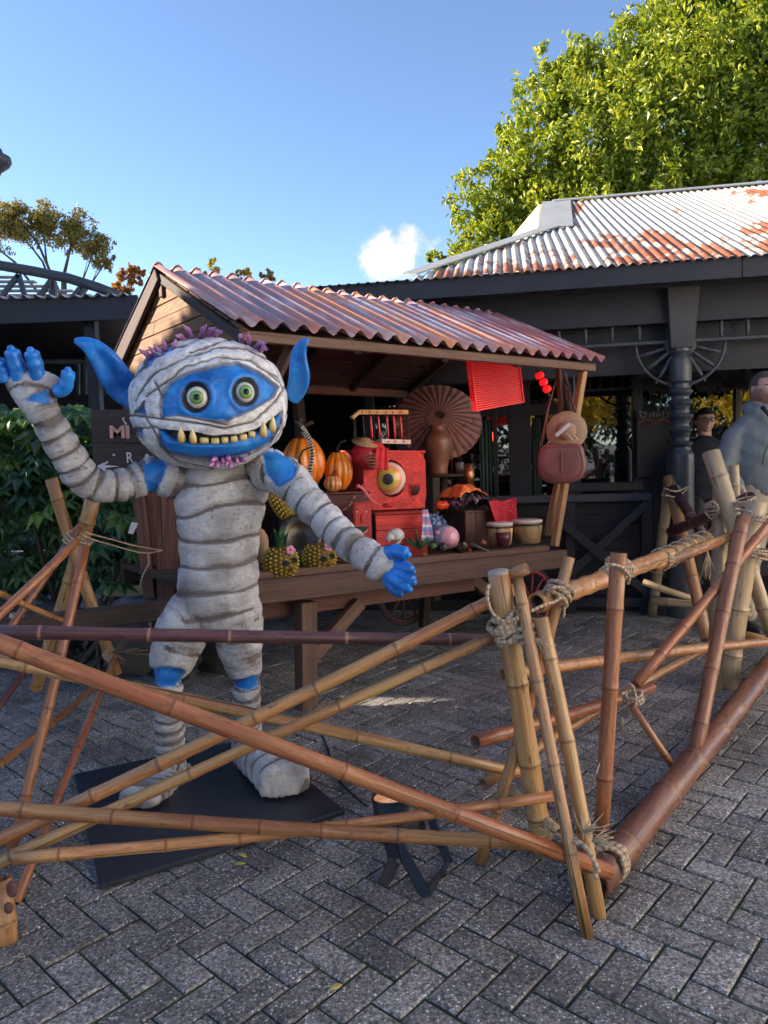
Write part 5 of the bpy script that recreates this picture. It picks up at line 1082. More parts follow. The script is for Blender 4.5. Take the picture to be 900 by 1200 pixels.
mb = MB(); mb.lathe([(0, .0), (11/k, .001), (22/k, -.006), (23.5/k, -.004), (23/k, -.0005), (11/k, .006), (0, .006)], c, (fd+Vector((0, 0, .12))).normalized(), n=32); mb.build('brim', STR, t)
mb = MB(); mb.lathe([(11/k, 0), (10.5/k, .03), (8/k, .045), (0, .048)], c+fd*.004, fd, n=24); mb.build('crown', STR, t)
TAG = plain('pale paper tag', (.6, .6, .58), .7, .1, 30, 0); cc = ct(660, 503, -.08); mb = MB(); mb.beam(cc-sd*8/k-Vector((0, 0, 7/k)), cc+sd*8/k+Vector((0, 0, 6/k)), .026, .004, up=fd); mb.build('tag', TAG, t)
mb = MB()
for i in range(4): p = cc+sd*(3+3*i)/k-Vector((0, 0, (4+(i % 2)*3)/k)); mb.tube([p, p+sd*4/k-Vector((0, 0, 6/k))], .005, 6)
mb.build('badge', BONE, t)

# ------------------------------------------------------------ sign board behind the statue
sg = thing('direction_sign', P(150, 690, 4.5), 'dark wooden direction sign with painted letters and an arrow, left of the statue', 'sign')
SGN = wood('dark brown sign board', (.04, .026, .027), dark=.6, bump=.002)
SY = 4.45
def sq(px, py, Y=SY): return P(px, py, Y)
for (y0, y1, x0) in ((480, 519, 106), (520, 563, 108)):
    vs = [sq(x0, y0), sq(210, y0), sq(210, y1), sq(x0+2, y1)]; mb = MB(); mb.poly(vs, (0, -1, 0), .025); mb.build('board', SGN, sg, .003)
mb = MB(); mb.beam(P(152, 470, 4.5), P(176, 700, 4.5), .07, .05, up=(0, 1, 0)); mb.build('post', WOOD_RED, sg, .004); mb = MB(); mb.beam(P(195, 470, 4.5), P(195, 720, 4.5), .1, .05, up=(0, 1, 0)); mb.build('post', WOOD_RED, sg, .004)
LTR = plain('salmon letter paint', (.55, .3, .24), .7, .12, 30, 0); LTW = plain('chalk white paint', (.55, .54, .58), .7, .1, 30, 0)
def text(s, px, py, hpx, mat, nm='letter', sx=1.0, bold=.0):
    cu = bpy.data.curves.new(nm, 'FONT'); cu.body = s; cu.size = 1; cu.extrude = .003; cu.offset = bold; o = bpy.data.objects.new(nm, cu); COL.objects.link(o)
    dg = bpy.context.evaluated_depsgraph_get(); me = bpy.data.meshes.new_from_object(o.evaluated_get(dg)); bpy.data.objects.remove(o); bpy.data.curves.remove(cu)
    p = sq(px, py, SY-.006); h = hpx/pxm(p)/.7; co = np.zeros(len(me.vertices)*3, dtype=np.float32); me.vertices.foreach_get('co', co); co = co.reshape(-1, 3)
    R0 = Vector((_R[0], 0, _R[2])).normalized(); out = np.array([tuple(p+R0*float(x)*h*sx+Vector((0, 0, 1))*float(y)*h-Vector((0, 1, 0))*(.002 if z > 0 else 0)) for x, y, z in co])-np.array(sg.location)
    me.vertices.foreach_set('co', out.astype(np.float32).ravel()); me.update(); me.materials.append(mat); o = bpy.data.objects.new(nm, me); COL.objects.link(o); o.parent = sg; return o
text('M', 128, 513, 14, LTR, sx=1.25, bold=.03); text('I', 147, 513, 14, LTR, sx=1.2, bold=.04); text('R', 148, 542, 12, LTW, sx=.8, bold=.01); text('e', 170, 538, 9, LTW, sx=.8, bold=.01); text('·', 131, 541, 16, LTW)
def flat(pts, mat, nm): mb = MB(); mb.poly([sq(x, y, SY-.008) for x, y in pts], (0, -1, 0), -.002); return mb.build(nm, mat, sg)
flat([(113.5, 546), (127, 540), (126, 543), (122, 544.5), (140, 546.5), (123, 548.5), (126, 552), (128, 553.5), (124, 553)], LTW, 'arrow')
flat([(143, 490), (146, 489), (145, 492), (149, 497), (147, 498)], LTW, 'paint_stroke')

# rocks, low wall stones by the cart and the shrub
ROCK = plain('dark mossy stone', (.05, .05, .048), .9, .5, 6, .01)
def rock(px, py, Y, w, h, label, seed, mat=ROCK, name='rock', cat='rock', grp='stones beside the shrub'):
    c = P(px, py, Y); k = pxm(c); mb = MB(); mb.ell(c, (w/2/k, w/2.6/k, h/2/k), 18, 12, noise=.35, nsc=1.6); o = lone(name, mat, mb, label, cat, grp); return o
rock(150, 758, 4.4, 66, 70, 'big dark block of stone standing low under the dark shaft beam of the cart', 1); rock(118, 722, 4.55, 30, 36, 'smaller dark stone at the left of the big block, behind the tripod', 2)
rock(160, 712, 4.7, 60, 26, 'flat topped pale grey stone resting on the big block', 3, plain('pale grey stone', (.16, .16, .155), .9, .3, 8, .008)); rock(205, 770, 4.6, 60, 60, 'dark rounded stone behind the statue left knee', 4); rock(262, 770, 4.9, 60, 50, 'dark stone between the legs of the statue', 5)
rock(60, 735, 5.0, 90, 60, 'long low stone in deep shade at the far left', 6); rock(10, 740, 5.2, 90, 70, 'dark boulder at the left edge under the shrub', 7)
mb = MB(); mb.beam(P(124, 690, 4.85), P(172, 692, 4.85), .1, .08); lone('squared_block', plain('sunlit worn sandstone', (.4, .33, .2), .9, .35, 18, .006), mb, 'small squared sandstone block above the dark shaft beam', 'block', bevel=.01)  # pale yellow stands for sun on the block, put into its colour
mb = MB(); mb.poly([P(64+90, 612, 4.35), P(162, 613, 4.35), P(156, 626, 4.35), P(150, 625, 4.35)], (0, -1, 0), .003); lone('plant_tag', TAG, mb, 'small white tag among the plants below the sign', 'tag')
# ------------------------------------------------------------ statue
BBM = plain('black rubber board', (.022, .026, .036), .45, .35, 5, .003)
a_, b_, c_, d_ = G(118, 1045), G(405, 955), G(300, 868), G(87, 912)
mb = MB(); mb.poly([p+Vector((0, 0, .022)) for p in (a_, b_, c_, d_)], (0, 0, 1), .02); lone('base_board', BBM, mb, 'black square board lying on the paving under the statue feet', 'board', bevel=.004)
SB = P(250, 900, 3.2); SB.z = .022
statue = thing('mummy_statue', SB, 'big waving blue skinned creature statue wrapped in grey bandages, with fangs and long pointed ears', 'statue')
def S(px, py, Y): return np.array(P(px, py, Y))
# limbs as chains: (px,py,Y,rx,ry)
chains = {
 'torso': [(262, 540, 3.2, .085, .08), (262, 560, 3.2, .17, .105), (260, 585, 3.2, .19, .13), (258, 615, 3.2, .168, .13), (257, 650, 3.2, .155, .12), (256, 685, 3.2, .165, .13), (254, 712, 3.2, .165, .13)],
 'thighL': [(230, 712, 3.2, .1, .11), (216, 735, 3.17, .108, .11), (207, 757, 3.15, .1, .1), (200, 780, 3.13, .08, .08), (198, 788, 3.12, .064, .066)],
 'shinL': [(197, 788, 3.12, .056, .058), (197, 812, 3.12, .051, .054), (198, 845, 3.15, .052, .054), (200, 880, 3.18, .049, .052), (200, 905, 3.2, .056, .056)],
 'thighR': [(279, 712, 3.22, .096, .11), (279, 735, 3.24, .1, .105), (281, 757, 3.25, .09, .09), (286, 780, 3.27, .068, .072), (288, 790, 3.28, .058, .062)],
 'shinR': [(288, 792, 3.28, .054, .056), (289, 815, 3.3, .053, .055), (289, 845, 3.34, .052, .054), (290, 872, 3.38, .06, .06)],
 'armL': [(206, 562, 3.18, .085, .085), (180, 557, 3.15, .07, .07), (150, 567, 3.1, .056, .058), (122, 570, 3.05, .056, .058), (99, 562, 3.02, .058, .06), (84, 540, 2.98, .056, .056), (67, 512, 2.94, .053, .053), (53, 487, 2.91, .05, .047), (44, 470, 2.9, .062, .045), (39, 455, 2.89, .09, .036), (38, 446, 2.89, .1, .028)],
 'armR': [(314, 550, 3.17, .085, .085), (336, 560, 3.1, .072, .072), (358, 585, 3.03, .061, .061), (382, 610, 2.97, .058, .058), (404, 632, 2.92, .052, .052), (422, 646, 2.88, .052, .052), (438, 656, 2.85, .054, .048), (450, 664, 2.83, .066, .036)],
}
def foot(pts, w, h, mb):
    path = [Vector(p) for p in pts]; vs = []; n = 16; N = len(path)
    for i, p in enumerate(path):
        t = (path[min(i+1, N-1)]-path[max(i-1, 0)]).normalized(); s = t.cross(Vector((0, 0, 1))).normalized()
        for k in range(n):
            an = 2*math.pi*k/n; x, z = math.cos(an), math.sin(an); x = math.copysign(abs(x)**.55, x); z = math.copysign(abs(z)**.6, z); vs.append(p+s*x*w[i]+Vector((0, 0, z*h[i])))
    fs = [(i*n+k, i*n+(k+1) % n, (i+1)*n+(k+1) % n, (i+1)*n+k) for i in range(N-1) for k in range(n)]+[tuple(range(n-1, -1, -1)), tuple((N-1)*n+k for k in range(n))]
    mb.add(vs, fs)
mb = MB(); SEG = []; ZB = .022
for ci, (nm, ch) in enumerate(chains.items()):
    pts = [S(c[0], c[1], c[2]) for c in ch]; P3 = spl([Vector(p) for p in pts], (len(pts)-1)*4); rx = np.interp(np.linspace(0, len(ch)-1, len(P3)), range(len(ch)), [c[3] for c in ch]); ry = np.interp(np.linspace(0, len(ch)-1, len(P3)), range(len(ch)), [c[4] for c in ch])
    n = 24; N = len(P3); vs = []
    for i, p in enumerate(P3):
        t = (P3[min(i+1, N-1)]-P3[max(i-1, 0)]).normalized(); vw = Vector((0, 1, 0)); s = t.cross(vw).normalized(); b = s.cross(t)
        if nm == 'torso': s = Vector((.97, .24, 0)); b = Vector((-.24, .97, 0))
        for k in range(n): an = 2*math.pi*k/n; vs.append(p+s*math.cos(an)*rx[i]+b*math.sin(an)*ry[i])
    fs = [(i*n+k, i*n+(k+1) % n, (i+1)*n+(k+1) % n, (i+1)*n+k) for i in range(N-1) for k in range(n)]+[tuple(range(n-1, -1, -1)), tuple((N-1)*n+k for k in range(n))]
    mb.add(vs, fs)
    if nm != 'armL' and nm != 'armR' or True:
        for e in (0, -1): mb.ell(P3[e], (rx[e]*.97, ry[e]*.97, min(rx[e], ry[e])*.9), 16, 10)
    acc = 0
    for i in range(N-1): l = (P3[i+1]-P3[i]).length; SEG.append((np.array(P3[i]), np.array(P3[i+1]), acc, l, ci, rx[i])); acc += l
anL = Vector(S(201, 905, 3.2)); toeL = G(162, 955, 0); foot([anL+Vector((.03, .07, -.03)), anL+Vector((-.0, -.02, -.045)), anL.lerp(toeL, .45)+Vector((0, 0, -.0)), Vector((toeL.x+.01, toeL.y+.05, .065)), Vector((toeL.x, toeL.y, .055))], [.045, .06, .07, .08, .072], [.045, .058, .062, .042, .03], mb)
anR = Vector(S(291, 876, 3.38)); toeR = G(335, 944, 0); foot([anR+Vector((-.03, .08, -.03)), anR+Vector((0, 0, -.03)), Vector((anR.x*.5+toeR.x*.5, anR.y*.5+toeR.y*.5, .105)), Vector((toeR.x-.015, toeR.y+.07, .098)), Vector((toeR.x, toeR.y+.01, .092))], [.05, .066, .092, .102, .095], [.055, .068, .074, .07, .062], mb)
SEG.append((np.array(anL), np.array(toeL), 0, .35, 8, .08)); SEG.append((np.array(anR), np.array(toeR), 0, .5, 9, .1))
bm_ = remesh(mb, .0068, 8)
nV = len(bm_.vertices); co = np.zeros(nV*3, dtype=np.float32); bm_.vertices.foreach_get('co', co); co = co.reshape(-1, 3); no = np.zeros(nV*3, dtype=np.float32); bm_.vertices.foreach_get('normal', no); no = no.reshape(-1, 3)
best = np.full(nV, 1e9); arc = np.zeros(nV); cid = np.zeros(nV, int)
for a, b, ac, l, ci, r in SEG:
    d = b-a; t = np.clip(((co-a) @ d)/(d @ d), 0, 1); q = a+t[:, None]*d; D = np.linalg.norm(co-q, axis=1)/max(r, .03); m = D < best; best[m] = D[m]; arc[m] = ac+t[m]*l; cid[m] = ci
PERS = [.112, .105, .055, .1, .055, .066, .078, .05, .06, .075]; ADD = [.02, .03, .01, .07, .02, .0, .03, .0, .01, .03]
xr = co[:, 0]-float(SB[0]); arc = np.where(cid == 0, (float(S(262, 545, 3.2)[2])-co[:, 2])+.05*xr*np.sin(co[:, 2]*11)+.12*xr*xr, arc); per = np.array(PERS)[cid]; add_ = np.array(ADD)[cid]
nz = np.array([mn.noise(Vector(p)*4.5) for p in co]); nz2 = np.array([mn.noise(Vector(p)*26) for p in co]); nz3 = np.array([mn.noise(Vector(p)*75) for p in co]); nzt = np.array([mn.noise(Vector((p[0]*9, p[1]*9, p[2]*9+40))) for p in co])
ph = (arc+add_+nz*.028+nzt*.012+.06*(co[:, 0]-SB.x)*np.where(cid == 0, 1, 0))/per; fr = ph-np.floor(ph)
disp = np.where(cid == 0, .012, .0115)*np.sin(np.pi*np.clip(fr, 0, 1))**.38 - .004 + .004*(.5-fr)
ph2 = (arc+nz*.06+nzt*.03+.02)/(per*.43); fr2 = ph2-np.floor(ph2); disp += .0035*np.sin(np.pi*fr2)*np.clip(nz*3+.5, 0, 1)
groove = np.clip(1-np.minimum(fr, 1-fr)*per/.0085, 0, 1)+.45*np.clip(1-(1-fr)*per/.03, 0, 1)*np.clip(nzt*2.5+.6, 0, 1); groove = np.clip(groove, 0, 1)
tear = np.array([mn.noise(Vector((p[0]*30, p[1]*30, p[2]*9))) for p in co]); disp += nz2*.003+nz3*.002+tear*.0015; groove = np.clip(groove+np.clip(1-np.abs(tear)/.03, 0, 1)*np.clip(nz*4, 0, 1)*.5, 0, 1)
# blue skin areas
def reg(px, py, Y, r): c = S(px, py, Y); return r-np.linalg.norm(co-c, axis=1)+nz2*.008
blue = np.full(nV, -1.0)
pxv, pyv = pj(co)
def inpoly(pts, X, Yy):
    """signed distance, positive inside"""
    pts = np.array(pts, float); n = len(pts); dist = np.full(len(X), 1e9); ins = np.zeros(len(X), bool)
    for i in range(n):
        x0, y0 = pts[i]; x1, y1 = pts[(i+1) % n]; dx, dy = x1-x0, y1-y0; t = np.clip(((X-x0)*dx+(Yy-y0)*dy)/(dx*dx+dy*dy), 0, 1); dist = np.minimum(dist, np.hypot(X-x0-t*dx, Yy-y0-t*dy))
        c = ((y0 > Yy) != (y1 > Yy)) & (X < (x1-x0)*(Yy-y0)/((y1-y0) if y1 != y0 else 1e-9)+x0); ins ^= c
    return np.where(ins, dist, -dist)
front = no[:, 1] < .35
for poly, cset in (([(166, 543), (190, 536), (197, 548), (186, 566), (182, 582), (172, 577)], (5, 0)), ([(306, 530), (326, 527), (350, 547), (345, 560), (326, 572), (312, 556)], (6, 0)), ([(178, 783), (197, 780), (215, 784), (213, 798), (204, 805), (190, 805), (180, 800)], (1, 2)), ([(269, 795), (285, 794), (301, 789), (301, 803), (292, 809), (280, 807), (271, 801)], (3, 4)), ([(27, 468), (55, 455), (58, 472), (46, 473)], (5,))):
    pz = inpoly(poly, pxv+nz2*2, pyv+nz2*2); ok = np.isin(cid, cset) & front; blue = np.where(ok, np.maximum(blue, pz), blue)
bl = np.clip(blue/1.2+.5, 0, 1); disp = disp*(1-bl)+bl*(-.002+nz2*.003); groove = groove*(1-bl)
rim = np.clip(1-np.abs(blue)/3.0, 0, 1)*(blue > -4); disp += np.where((blue < 0) & (blue > -4), rim*.006, 0)
low = co[:, 2] < .05; disp = np.where(low & (no[:, 2] < -.3), 0, disp)
co2 = co+no*disp[:, None].astype(np.float32); co2[:, 2] = np.maximum(co2[:, 2], ZB)
dirt = np.clip(groove*.85+rim*.5*(bl < .5)+np.clip(nzt*1.6+.05, 0, 1)*.25, 0, 1)
co2 -= np.array(SB, dtype=np.float32); bm_.vertices.foreach_set('co', co2.astype(np.float32).ravel())
def addat(me, nm, arr): at = me.attributes.new(nm, 'FLOAT', 'POINT'); at.data.foreach_set('value', np.asarray(arr, dtype=np.float32))
addat(bm_, 'blue', bl); addat(bm_, 'dirt', dirt); bm_.polygons.foreach_set('use_smooth', [True]*len(bm_.polygons)); bm_.update()
def mummy_mat():
    t = NT('painted bandage and blue skin'); q = t.coord('pos'); n1 = t.noise(q, sc=26, det=8, ro=.72, dist=.6); n2 = t.noise(q, sc=7, det=5, ro=.65, dist=.6); n3 = t.noise(q, (18, 18, 150), 1, 5, .65, 1.4)
    band = t.ramp(n1, [(.33, (.3, .3, .325)), (.43, (.62, .62, .64)), (.58, (.86, .86, .87))]); band = t.mix(t.mr(n2, .48, .66, 0, .55), band, (.4, .34, .31)); band = t.mix(t.mr(n3, .53, .68, 0, .5), band, (.24, .195, .17))
    d = t.attr('dirt'); dd = t.math('MULTIPLY', d, t.mr(n1, .25, .55, .55, 1.15)); band = t.mix(t.mr(dd, .12, .8, 0, .9), band, (.1, .07, .058))
    bc = t.ramp(n2, [(.3, (.008, .09, .34)), (.5, (.012, .19, .62)), (.72, (.04, .34, .85))]); bc = t.mix(t.mr(n1, .55, .72, 0, .35), bc, (.1, .36, .72)); bc = t.mix(t.math('MULTIPLY', d, .8), bc, (.008, .03, .1))
    bk = t.attr('black'); c = t.mix(t.attr('blue'), band, bc); c = t.mix(bk, c, (.008, .008, .012))
    h = t.math('ADD', t.math('MULTIPLY', n1, .6), t.math('MULTIPLY', n3, .5))
    return t.fin(c, t.mix(t.attr('blue'), t.mr(n1, .3, .7, .6, .85), (.33, .33, .33)), t.bump(h, .006, .75))
MUM = mummy_mat()
bo = bpy.data.objects.new('body', bm_); bm_.materials.clear(); bm_.materials.append(MUM); COL.objects.link(bo); bo.parent = statue
# head
HC = S(246, 474, 3.08); hx, hy, hz_ = .308, .28, .255
NU, NVv = 420, 230; th = np.linspace(0.02, math.pi-.02, NVv+1); an = np.linspace(0, 2*math.pi, NU, endpoint=False)
T, Aa = np.meshgrid(th, an, indexing='ij'); dx = np.sin(T)*np.cos(Aa); dy = np.sin(T)*np.sin(Aa); dz = np.cos(T)
sq_ = lambda v, e: np.sign(v)*np.abs(v)**e
hv = np.stack([HC[0]+hx*sq_(dx, .96), HC[1]+hy*dy, HC[2]+hz_*sq_(dz, .93)], -1).reshape(-1, 3)
nrm = np.stack([dx/hx, dy/hy, dz/hz_], -1).reshape(-1, 3); nrm /= np.linalg.norm(nrm, axis=1)[:, None]
X, Y_ = pj(hv); frontm = nrm[:, 1] < .15
def cr(pts): return [(60+x/2.647, 340+y/2.647) for x, y in pts]
n1 = np.array([mn.noise(Vector(p)*11) for p in hv]); n2 = np.array([mn.noise(Vector(p)*38) for p in hv]); n0 = np.array([mn.noise(Vector(p)*5+Vector((9, 3, 1))) for p in hv])
Xn, Yn = X+n2*.9+n1*.8, Y_+n2*.9-n1*.8
bluep = [cr(p) for p in ([(345, 392), (346, 335), (366, 296), (415, 264), (500, 240), (575, 232), (635, 255), (698, 303), (682, 332), (640, 358), (588, 383), (540, 400), (480, 400), (400, 386)],
 [(340, 432), (400, 437), (500, 447), (600, 440), (670, 405), (706, 372), (704, 412), (668, 468), (605, 502), (520, 517), (440, 513), (372, 498), (345, 468)],
 [(268, 380), (300, 342), (303, 384)], [(258, 428), (290, 430), (294, 458)], [(300, 225), (322, 204), (338, 212), (318, 240), (290, 262)], [(335, 196), (372, 176), (390, 186), (350, 208)])]
hb_ = np.full(len(hv), -50.0)
for p_ in bluep: hb_ = np.maximum(hb_, inpoly(p_, Xn, Yn))
hb_ = np.where(frontm, hb_, -50); hbl = np.clip(hb_/.9+.5, 0, 1)
grooves = [[(262, 345), (330, 262), (420, 212), (520, 186), (600, 190), (690, 232), (722, 268)], [(300, 330), (345, 300), (420, 240), (520, 212), (620, 222), (700, 285)], [(245, 300), (300, 232), (400, 182), (470, 158)], [(250, 388), (340, 396), (440, 410), (540, 425), (620, 408), (690, 345), (735, 280)], [(255, 428), (330, 424), (345, 432)],
 [(300, 390), (322, 430), (340, 480), (400, 525), (500, 548)], [(262, 460), (330, 520), (430, 560)], [(275, 490), (360, 545), (470, 575)], [(735, 300), (722, 400), (680, 480), (600, 535), (500, 560)], [(745, 350), (735, 420), (690, 500), (610, 555)], [(330, 290), (348, 340), (350, 395)], [(430, 200), (560, 160), (660, 190), (720, 250)], [(640, 240), (700, 275), (715, 310), (690, 350)], [(380, 380), (450, 398), (540, 412)], [(245, 330), (252, 400), (280, 470)]]
def dline(pts, X, Yy):
    dist = np.full(len(X), 1e9)
    for (x0, y0), (x1, y1) in zip(pts, pts[1:]): ddx, ddy = x1-x0, y1-y0; t = np.clip(((X-x0)*ddx+(Yy-y0)*ddy)/(ddx*ddx+ddy*ddy), 0, 1); dist = np.minimum(dist, np.hypot(X-x0-t*ddx, Yy-y0-t*ddy))
    return dist
gd = np.full(len(hv), 99.0)
for g_ in grooves: gd = np.minimum(gd, dline(cr(g_), Xn+n1*1.5, Yn))
gr = np.clip(1-gd/1.8, 0, 1)*frontm
back = ~frontm; phb = (hv[:, 2]+n1*.02+hv[:, 0]*.15)/.07; frb = phb-np.floor(phb); gr = np.where(back, np.clip(1-np.minimum(frb, 1-frb)/.1, 0, 1), gr)
soft = np.clip(gd/9, 0, 1)
dsp = .016*(1-hbl)*(.55+.45*np.sin(soft*math.pi/2)) - gr*.007*(1-hbl) + n2*.0025 + n0*.006
rimh = np.clip(1-np.abs(hb_)/2.2, 0, 1); dsp += np.where(hb_ < 0, rimh*.004, -rimh*.002)
# brow, cheeks, nose bridge, lower lip
def bumpf(x, y, rx_, ry_, h): return h*np.exp(-(((X-x)/rx_)**2+((Y_-y)/ry_)**2))*frontm
lip = inpoly(bluep[1], X, Y_); dsp += np.clip(lip/9, 0, 1)**.6*.035*frontm*(lip > 0)
dsp += bumpf(262, 483, 14, 12, .016)+bumpf(230, 447, 20, 5, .006)+bumpf(285, 442, 20, 5, .006)
mouth = cr([(338, 428), (430, 434), (500, 446), (580, 441), (640, 424), (706, 372), (672, 418), (610, 448), (540, 464), (450, 466), (385, 455)]); mo = np.where(frontm, inpoly(mouth, X, Y_), -9); blk = np.clip(mo/.8+.6, 0, 1); dsp -= blk*.022
for ex, ey, rr in ((449, 333, 45), (602, 316, 42)):
    px_, py_ = 60+ex/2.647, 340+ey/2.647; R_ = rr/2.647; dd = np.hypot(X-px_, (Y_-py_)/1.08); blk = np.maximum(blk, np.clip((R_-dd)/.8+.5, 0, 1)*frontm); dsp -= np.clip((R_-dd)/6, 0, 1)*.012*frontm; dsp += np.exp(-((dd-R_-3)/3)**2)*.006*frontm
hv2 = hv+nrm*dsp[:, None]-np.array(SB)
ix = np.arange((NVv+1)*NU).reshape(NVv+1, NU); q1 = ix[:-1]; q2 = ix[1:]; Fq = np.stack([q1, q2, np.roll(q2, -1, 1), np.roll(q1, -1, 1)], -1).reshape(-1, 4)
head = npmesh('head', hv2+np.array(SB), Fq, MUM, statue, True, {'blue': hbl, 'dirt': np.clip(gr*1.0*(1-hbl)+rimh*.75*(1-hbl*.3)+np.clip(n0*2, 0, 1)*.2, 0, 1), 'black': blk})
def onhead(px, py, out=0.0):
    d = ray(px, py); o = _O-HC; D = d/np.array([hx, hy, hz_]); Oo = o/np.array([hx, hy, hz_]); a = D @ D; b = 2*D @ Oo; c = Oo @ Oo-1; t = (-b-math.sqrt(max(0, b*b-4*a*c)))/(2*a); p = _O+d*t; n = (p-HC)/np.array([hx, hy, hz_])**2; n /= np.linalg.norm(n); return Vector(p+n*out), Vector(n)
def hp(x, y, out=0.0): return onhead(60+x/2.647, 340+y/2.647, out)
EWH = eyemat('painted eye white', [(0, (.62, .62, .55)), (.8, (.62, .62, .55)), (1, (.4, .38, .33))]); IRIS = eyemat('green iris', [(0, (.02, .04, .02)), (.4, (.03, .1, .03)), (.5, (.06, .22, .05)), (.85, (.2, .42, .07)), (1, (.02, .05, .03))])
GLB = plain('gloss black paint', (.004, .004, .006), .08, 0, 10, 0)
for x, y, R_ in ((451, 332, .04), (604, 315, .038)):
    c, n = hp(x, y, -.012); f = (Vector(_O)-c).normalized(); ed = (n*.5+f*.5).normalized(); sx = Vector((0, 0, 1)).cross(ed).normalized(); sz_ = ed.cross(sx)
    mb = eyeball(c, 1, ed, None, '', None, 26, 16); mb.v = [tuple(c+sx*(Vector(v)-c).dot(sx)*R_+sz_*(Vector(v)-c).dot(sz_)*R_*1.04+ed*(Vector(v)-c).dot(ed)*.026) for v in mb.v]; e = mb.build('eye', EWH, statue)
    mb = MB(); cc = c+ed*.0245; mb.lathe([(0, .0045), (.012, .0042), (.022, .002), (.0255, -.002), (0, -.006)], cc, ed, n=24, ms=[0, .55, .9, 1, 1]); mb.build('iris', IRIS, e); mb = MB(); mb.lathe([(0, .0035), (.0105, .002), (.0115, -.001), (0, -.002)], cc+ed*.004, ed, n=18); mb.build('pupil', GLB, e)
TOO = NT('yellowed tooth'); _m = TOO.attr('m'); TOO = TOO.fin(TOO.mix(_m, (.5, .28, .05), (.75, .62, .28)), .3)
teeth = [(411, 440, 24, 52, 1), (444, 443, 22, 48, 1), (476, 458, 27, 20, 0), (508, 459, 25, 20, 0), (536, 457, 22, 20, 0), (563, 454, 22, 22, 0), (590, 449, 24, 22, 0), (615, 440, 22, 20, 0), (645, 424, 24, 52, 1), (671, 410, 24, 54, 1)]
for x, y, w, h, fang in teeth:
    c, n = hp(x, y, .027 if fang else .018); n = (n+(Vector(_O)-c).normalized()).normalized(); up = Vector((0, 0, 1)); sd = up.cross(n).normalized(); up = n.cross(sd); k = 2.647*pxm(c); w_, h_ = w/k, h/k; mb = MB()
    if fang: mb.lathe([(0, -h_*.5), (w_*.42, -h_*.44), (w_*.52, -h_*.25), (w_*.48, 0), (w_*.32, h_*.25), (w_*.14, h_*.43), (0, h_*.5)], c-up*0, up, n=14, ms=[0, 0, .3, .8, 1, 1, 1])
    else:
        mb.ell(c, (1, 1, 1), 20, 14, ((1, 0, 0), (0, 1, 0), (0, 0, 1))); q_ = lambda t: math.copysign(abs(t)**.45, t)
        mb.v = [tuple(c+sd*q_(v[0]-c.x)*w_*.5+n*(v[1]-c.y)*.013+up*q_(v[2]-c.z)*h_*.52) for v in mb.v]; mb.m = [.85 if (Vector(v)-c).dot(up) > -h_*.25 else .1 for v in mb.v]
    mb.build('fang' if fang else 'tooth', TOO, statue)
PUR = NT('purple rubber spike'); _m = PUR.attr('m'); PUR = PUR.fin(PUR.mix(_m, (.13, .045, .14), (.5, .2, .42)), .4)
def spike(a, b, r, nm='hair_spike'):
    b = a+(b-a)*1.2; d = (b-a); mid = a+d*.5+Vector((0, 0, d.length*.08)); mb = MB(); mb.tube([a-d*.15, a+d*.25, mid, a+d*.8, b], [r*.8, r, r*.95, r*.6, r*.15], 9, ms=[0, .5, .8, 1, 1]); mb.build(nm, PUR, statue)
for x0, y0, x1, y1 in ((315, 217, 278, 188), (332, 208, 306, 180), (344, 202, 322, 174), (357, 193, 348, 158), (380, 188, 386, 157), (418, 156, 390, 142), (440, 150, 414, 114), (462, 150, 478, 114), (482, 148, 503, 120), (500, 150, 526, 130)): spike(hp(x0, y0, .0)[0], P(60+x1/2.647, 340+y1/2.647, 2.93), .0105)
for x0, y0, x1, y1 in ((592, 160, 584, 143), (612, 172, 612, 140), (628, 180, 662, 166), (646, 188, 668, 184)): spike(hp(x0, y0, .0)[0], P(60+x1/2.647, 340+y1/2.647, 2.95), .0105)
for x0, y0, x1, y1 in ((505, 505, 494, 545), (518, 508, 515, 548), (532, 506, 532, 530), (540, 508, 543, 540), (554, 506, 556, 548), (566, 504, 576, 532), (578, 502, 600, 530), (545, 500, 548, 525), (512, 502, 500, 528)):
    a = hp(x0, y0, .035)[0]; spike(a, P(60+x1/2.647, 340+y1/2.647, a.y-.04), .0115, 'chin_spike')
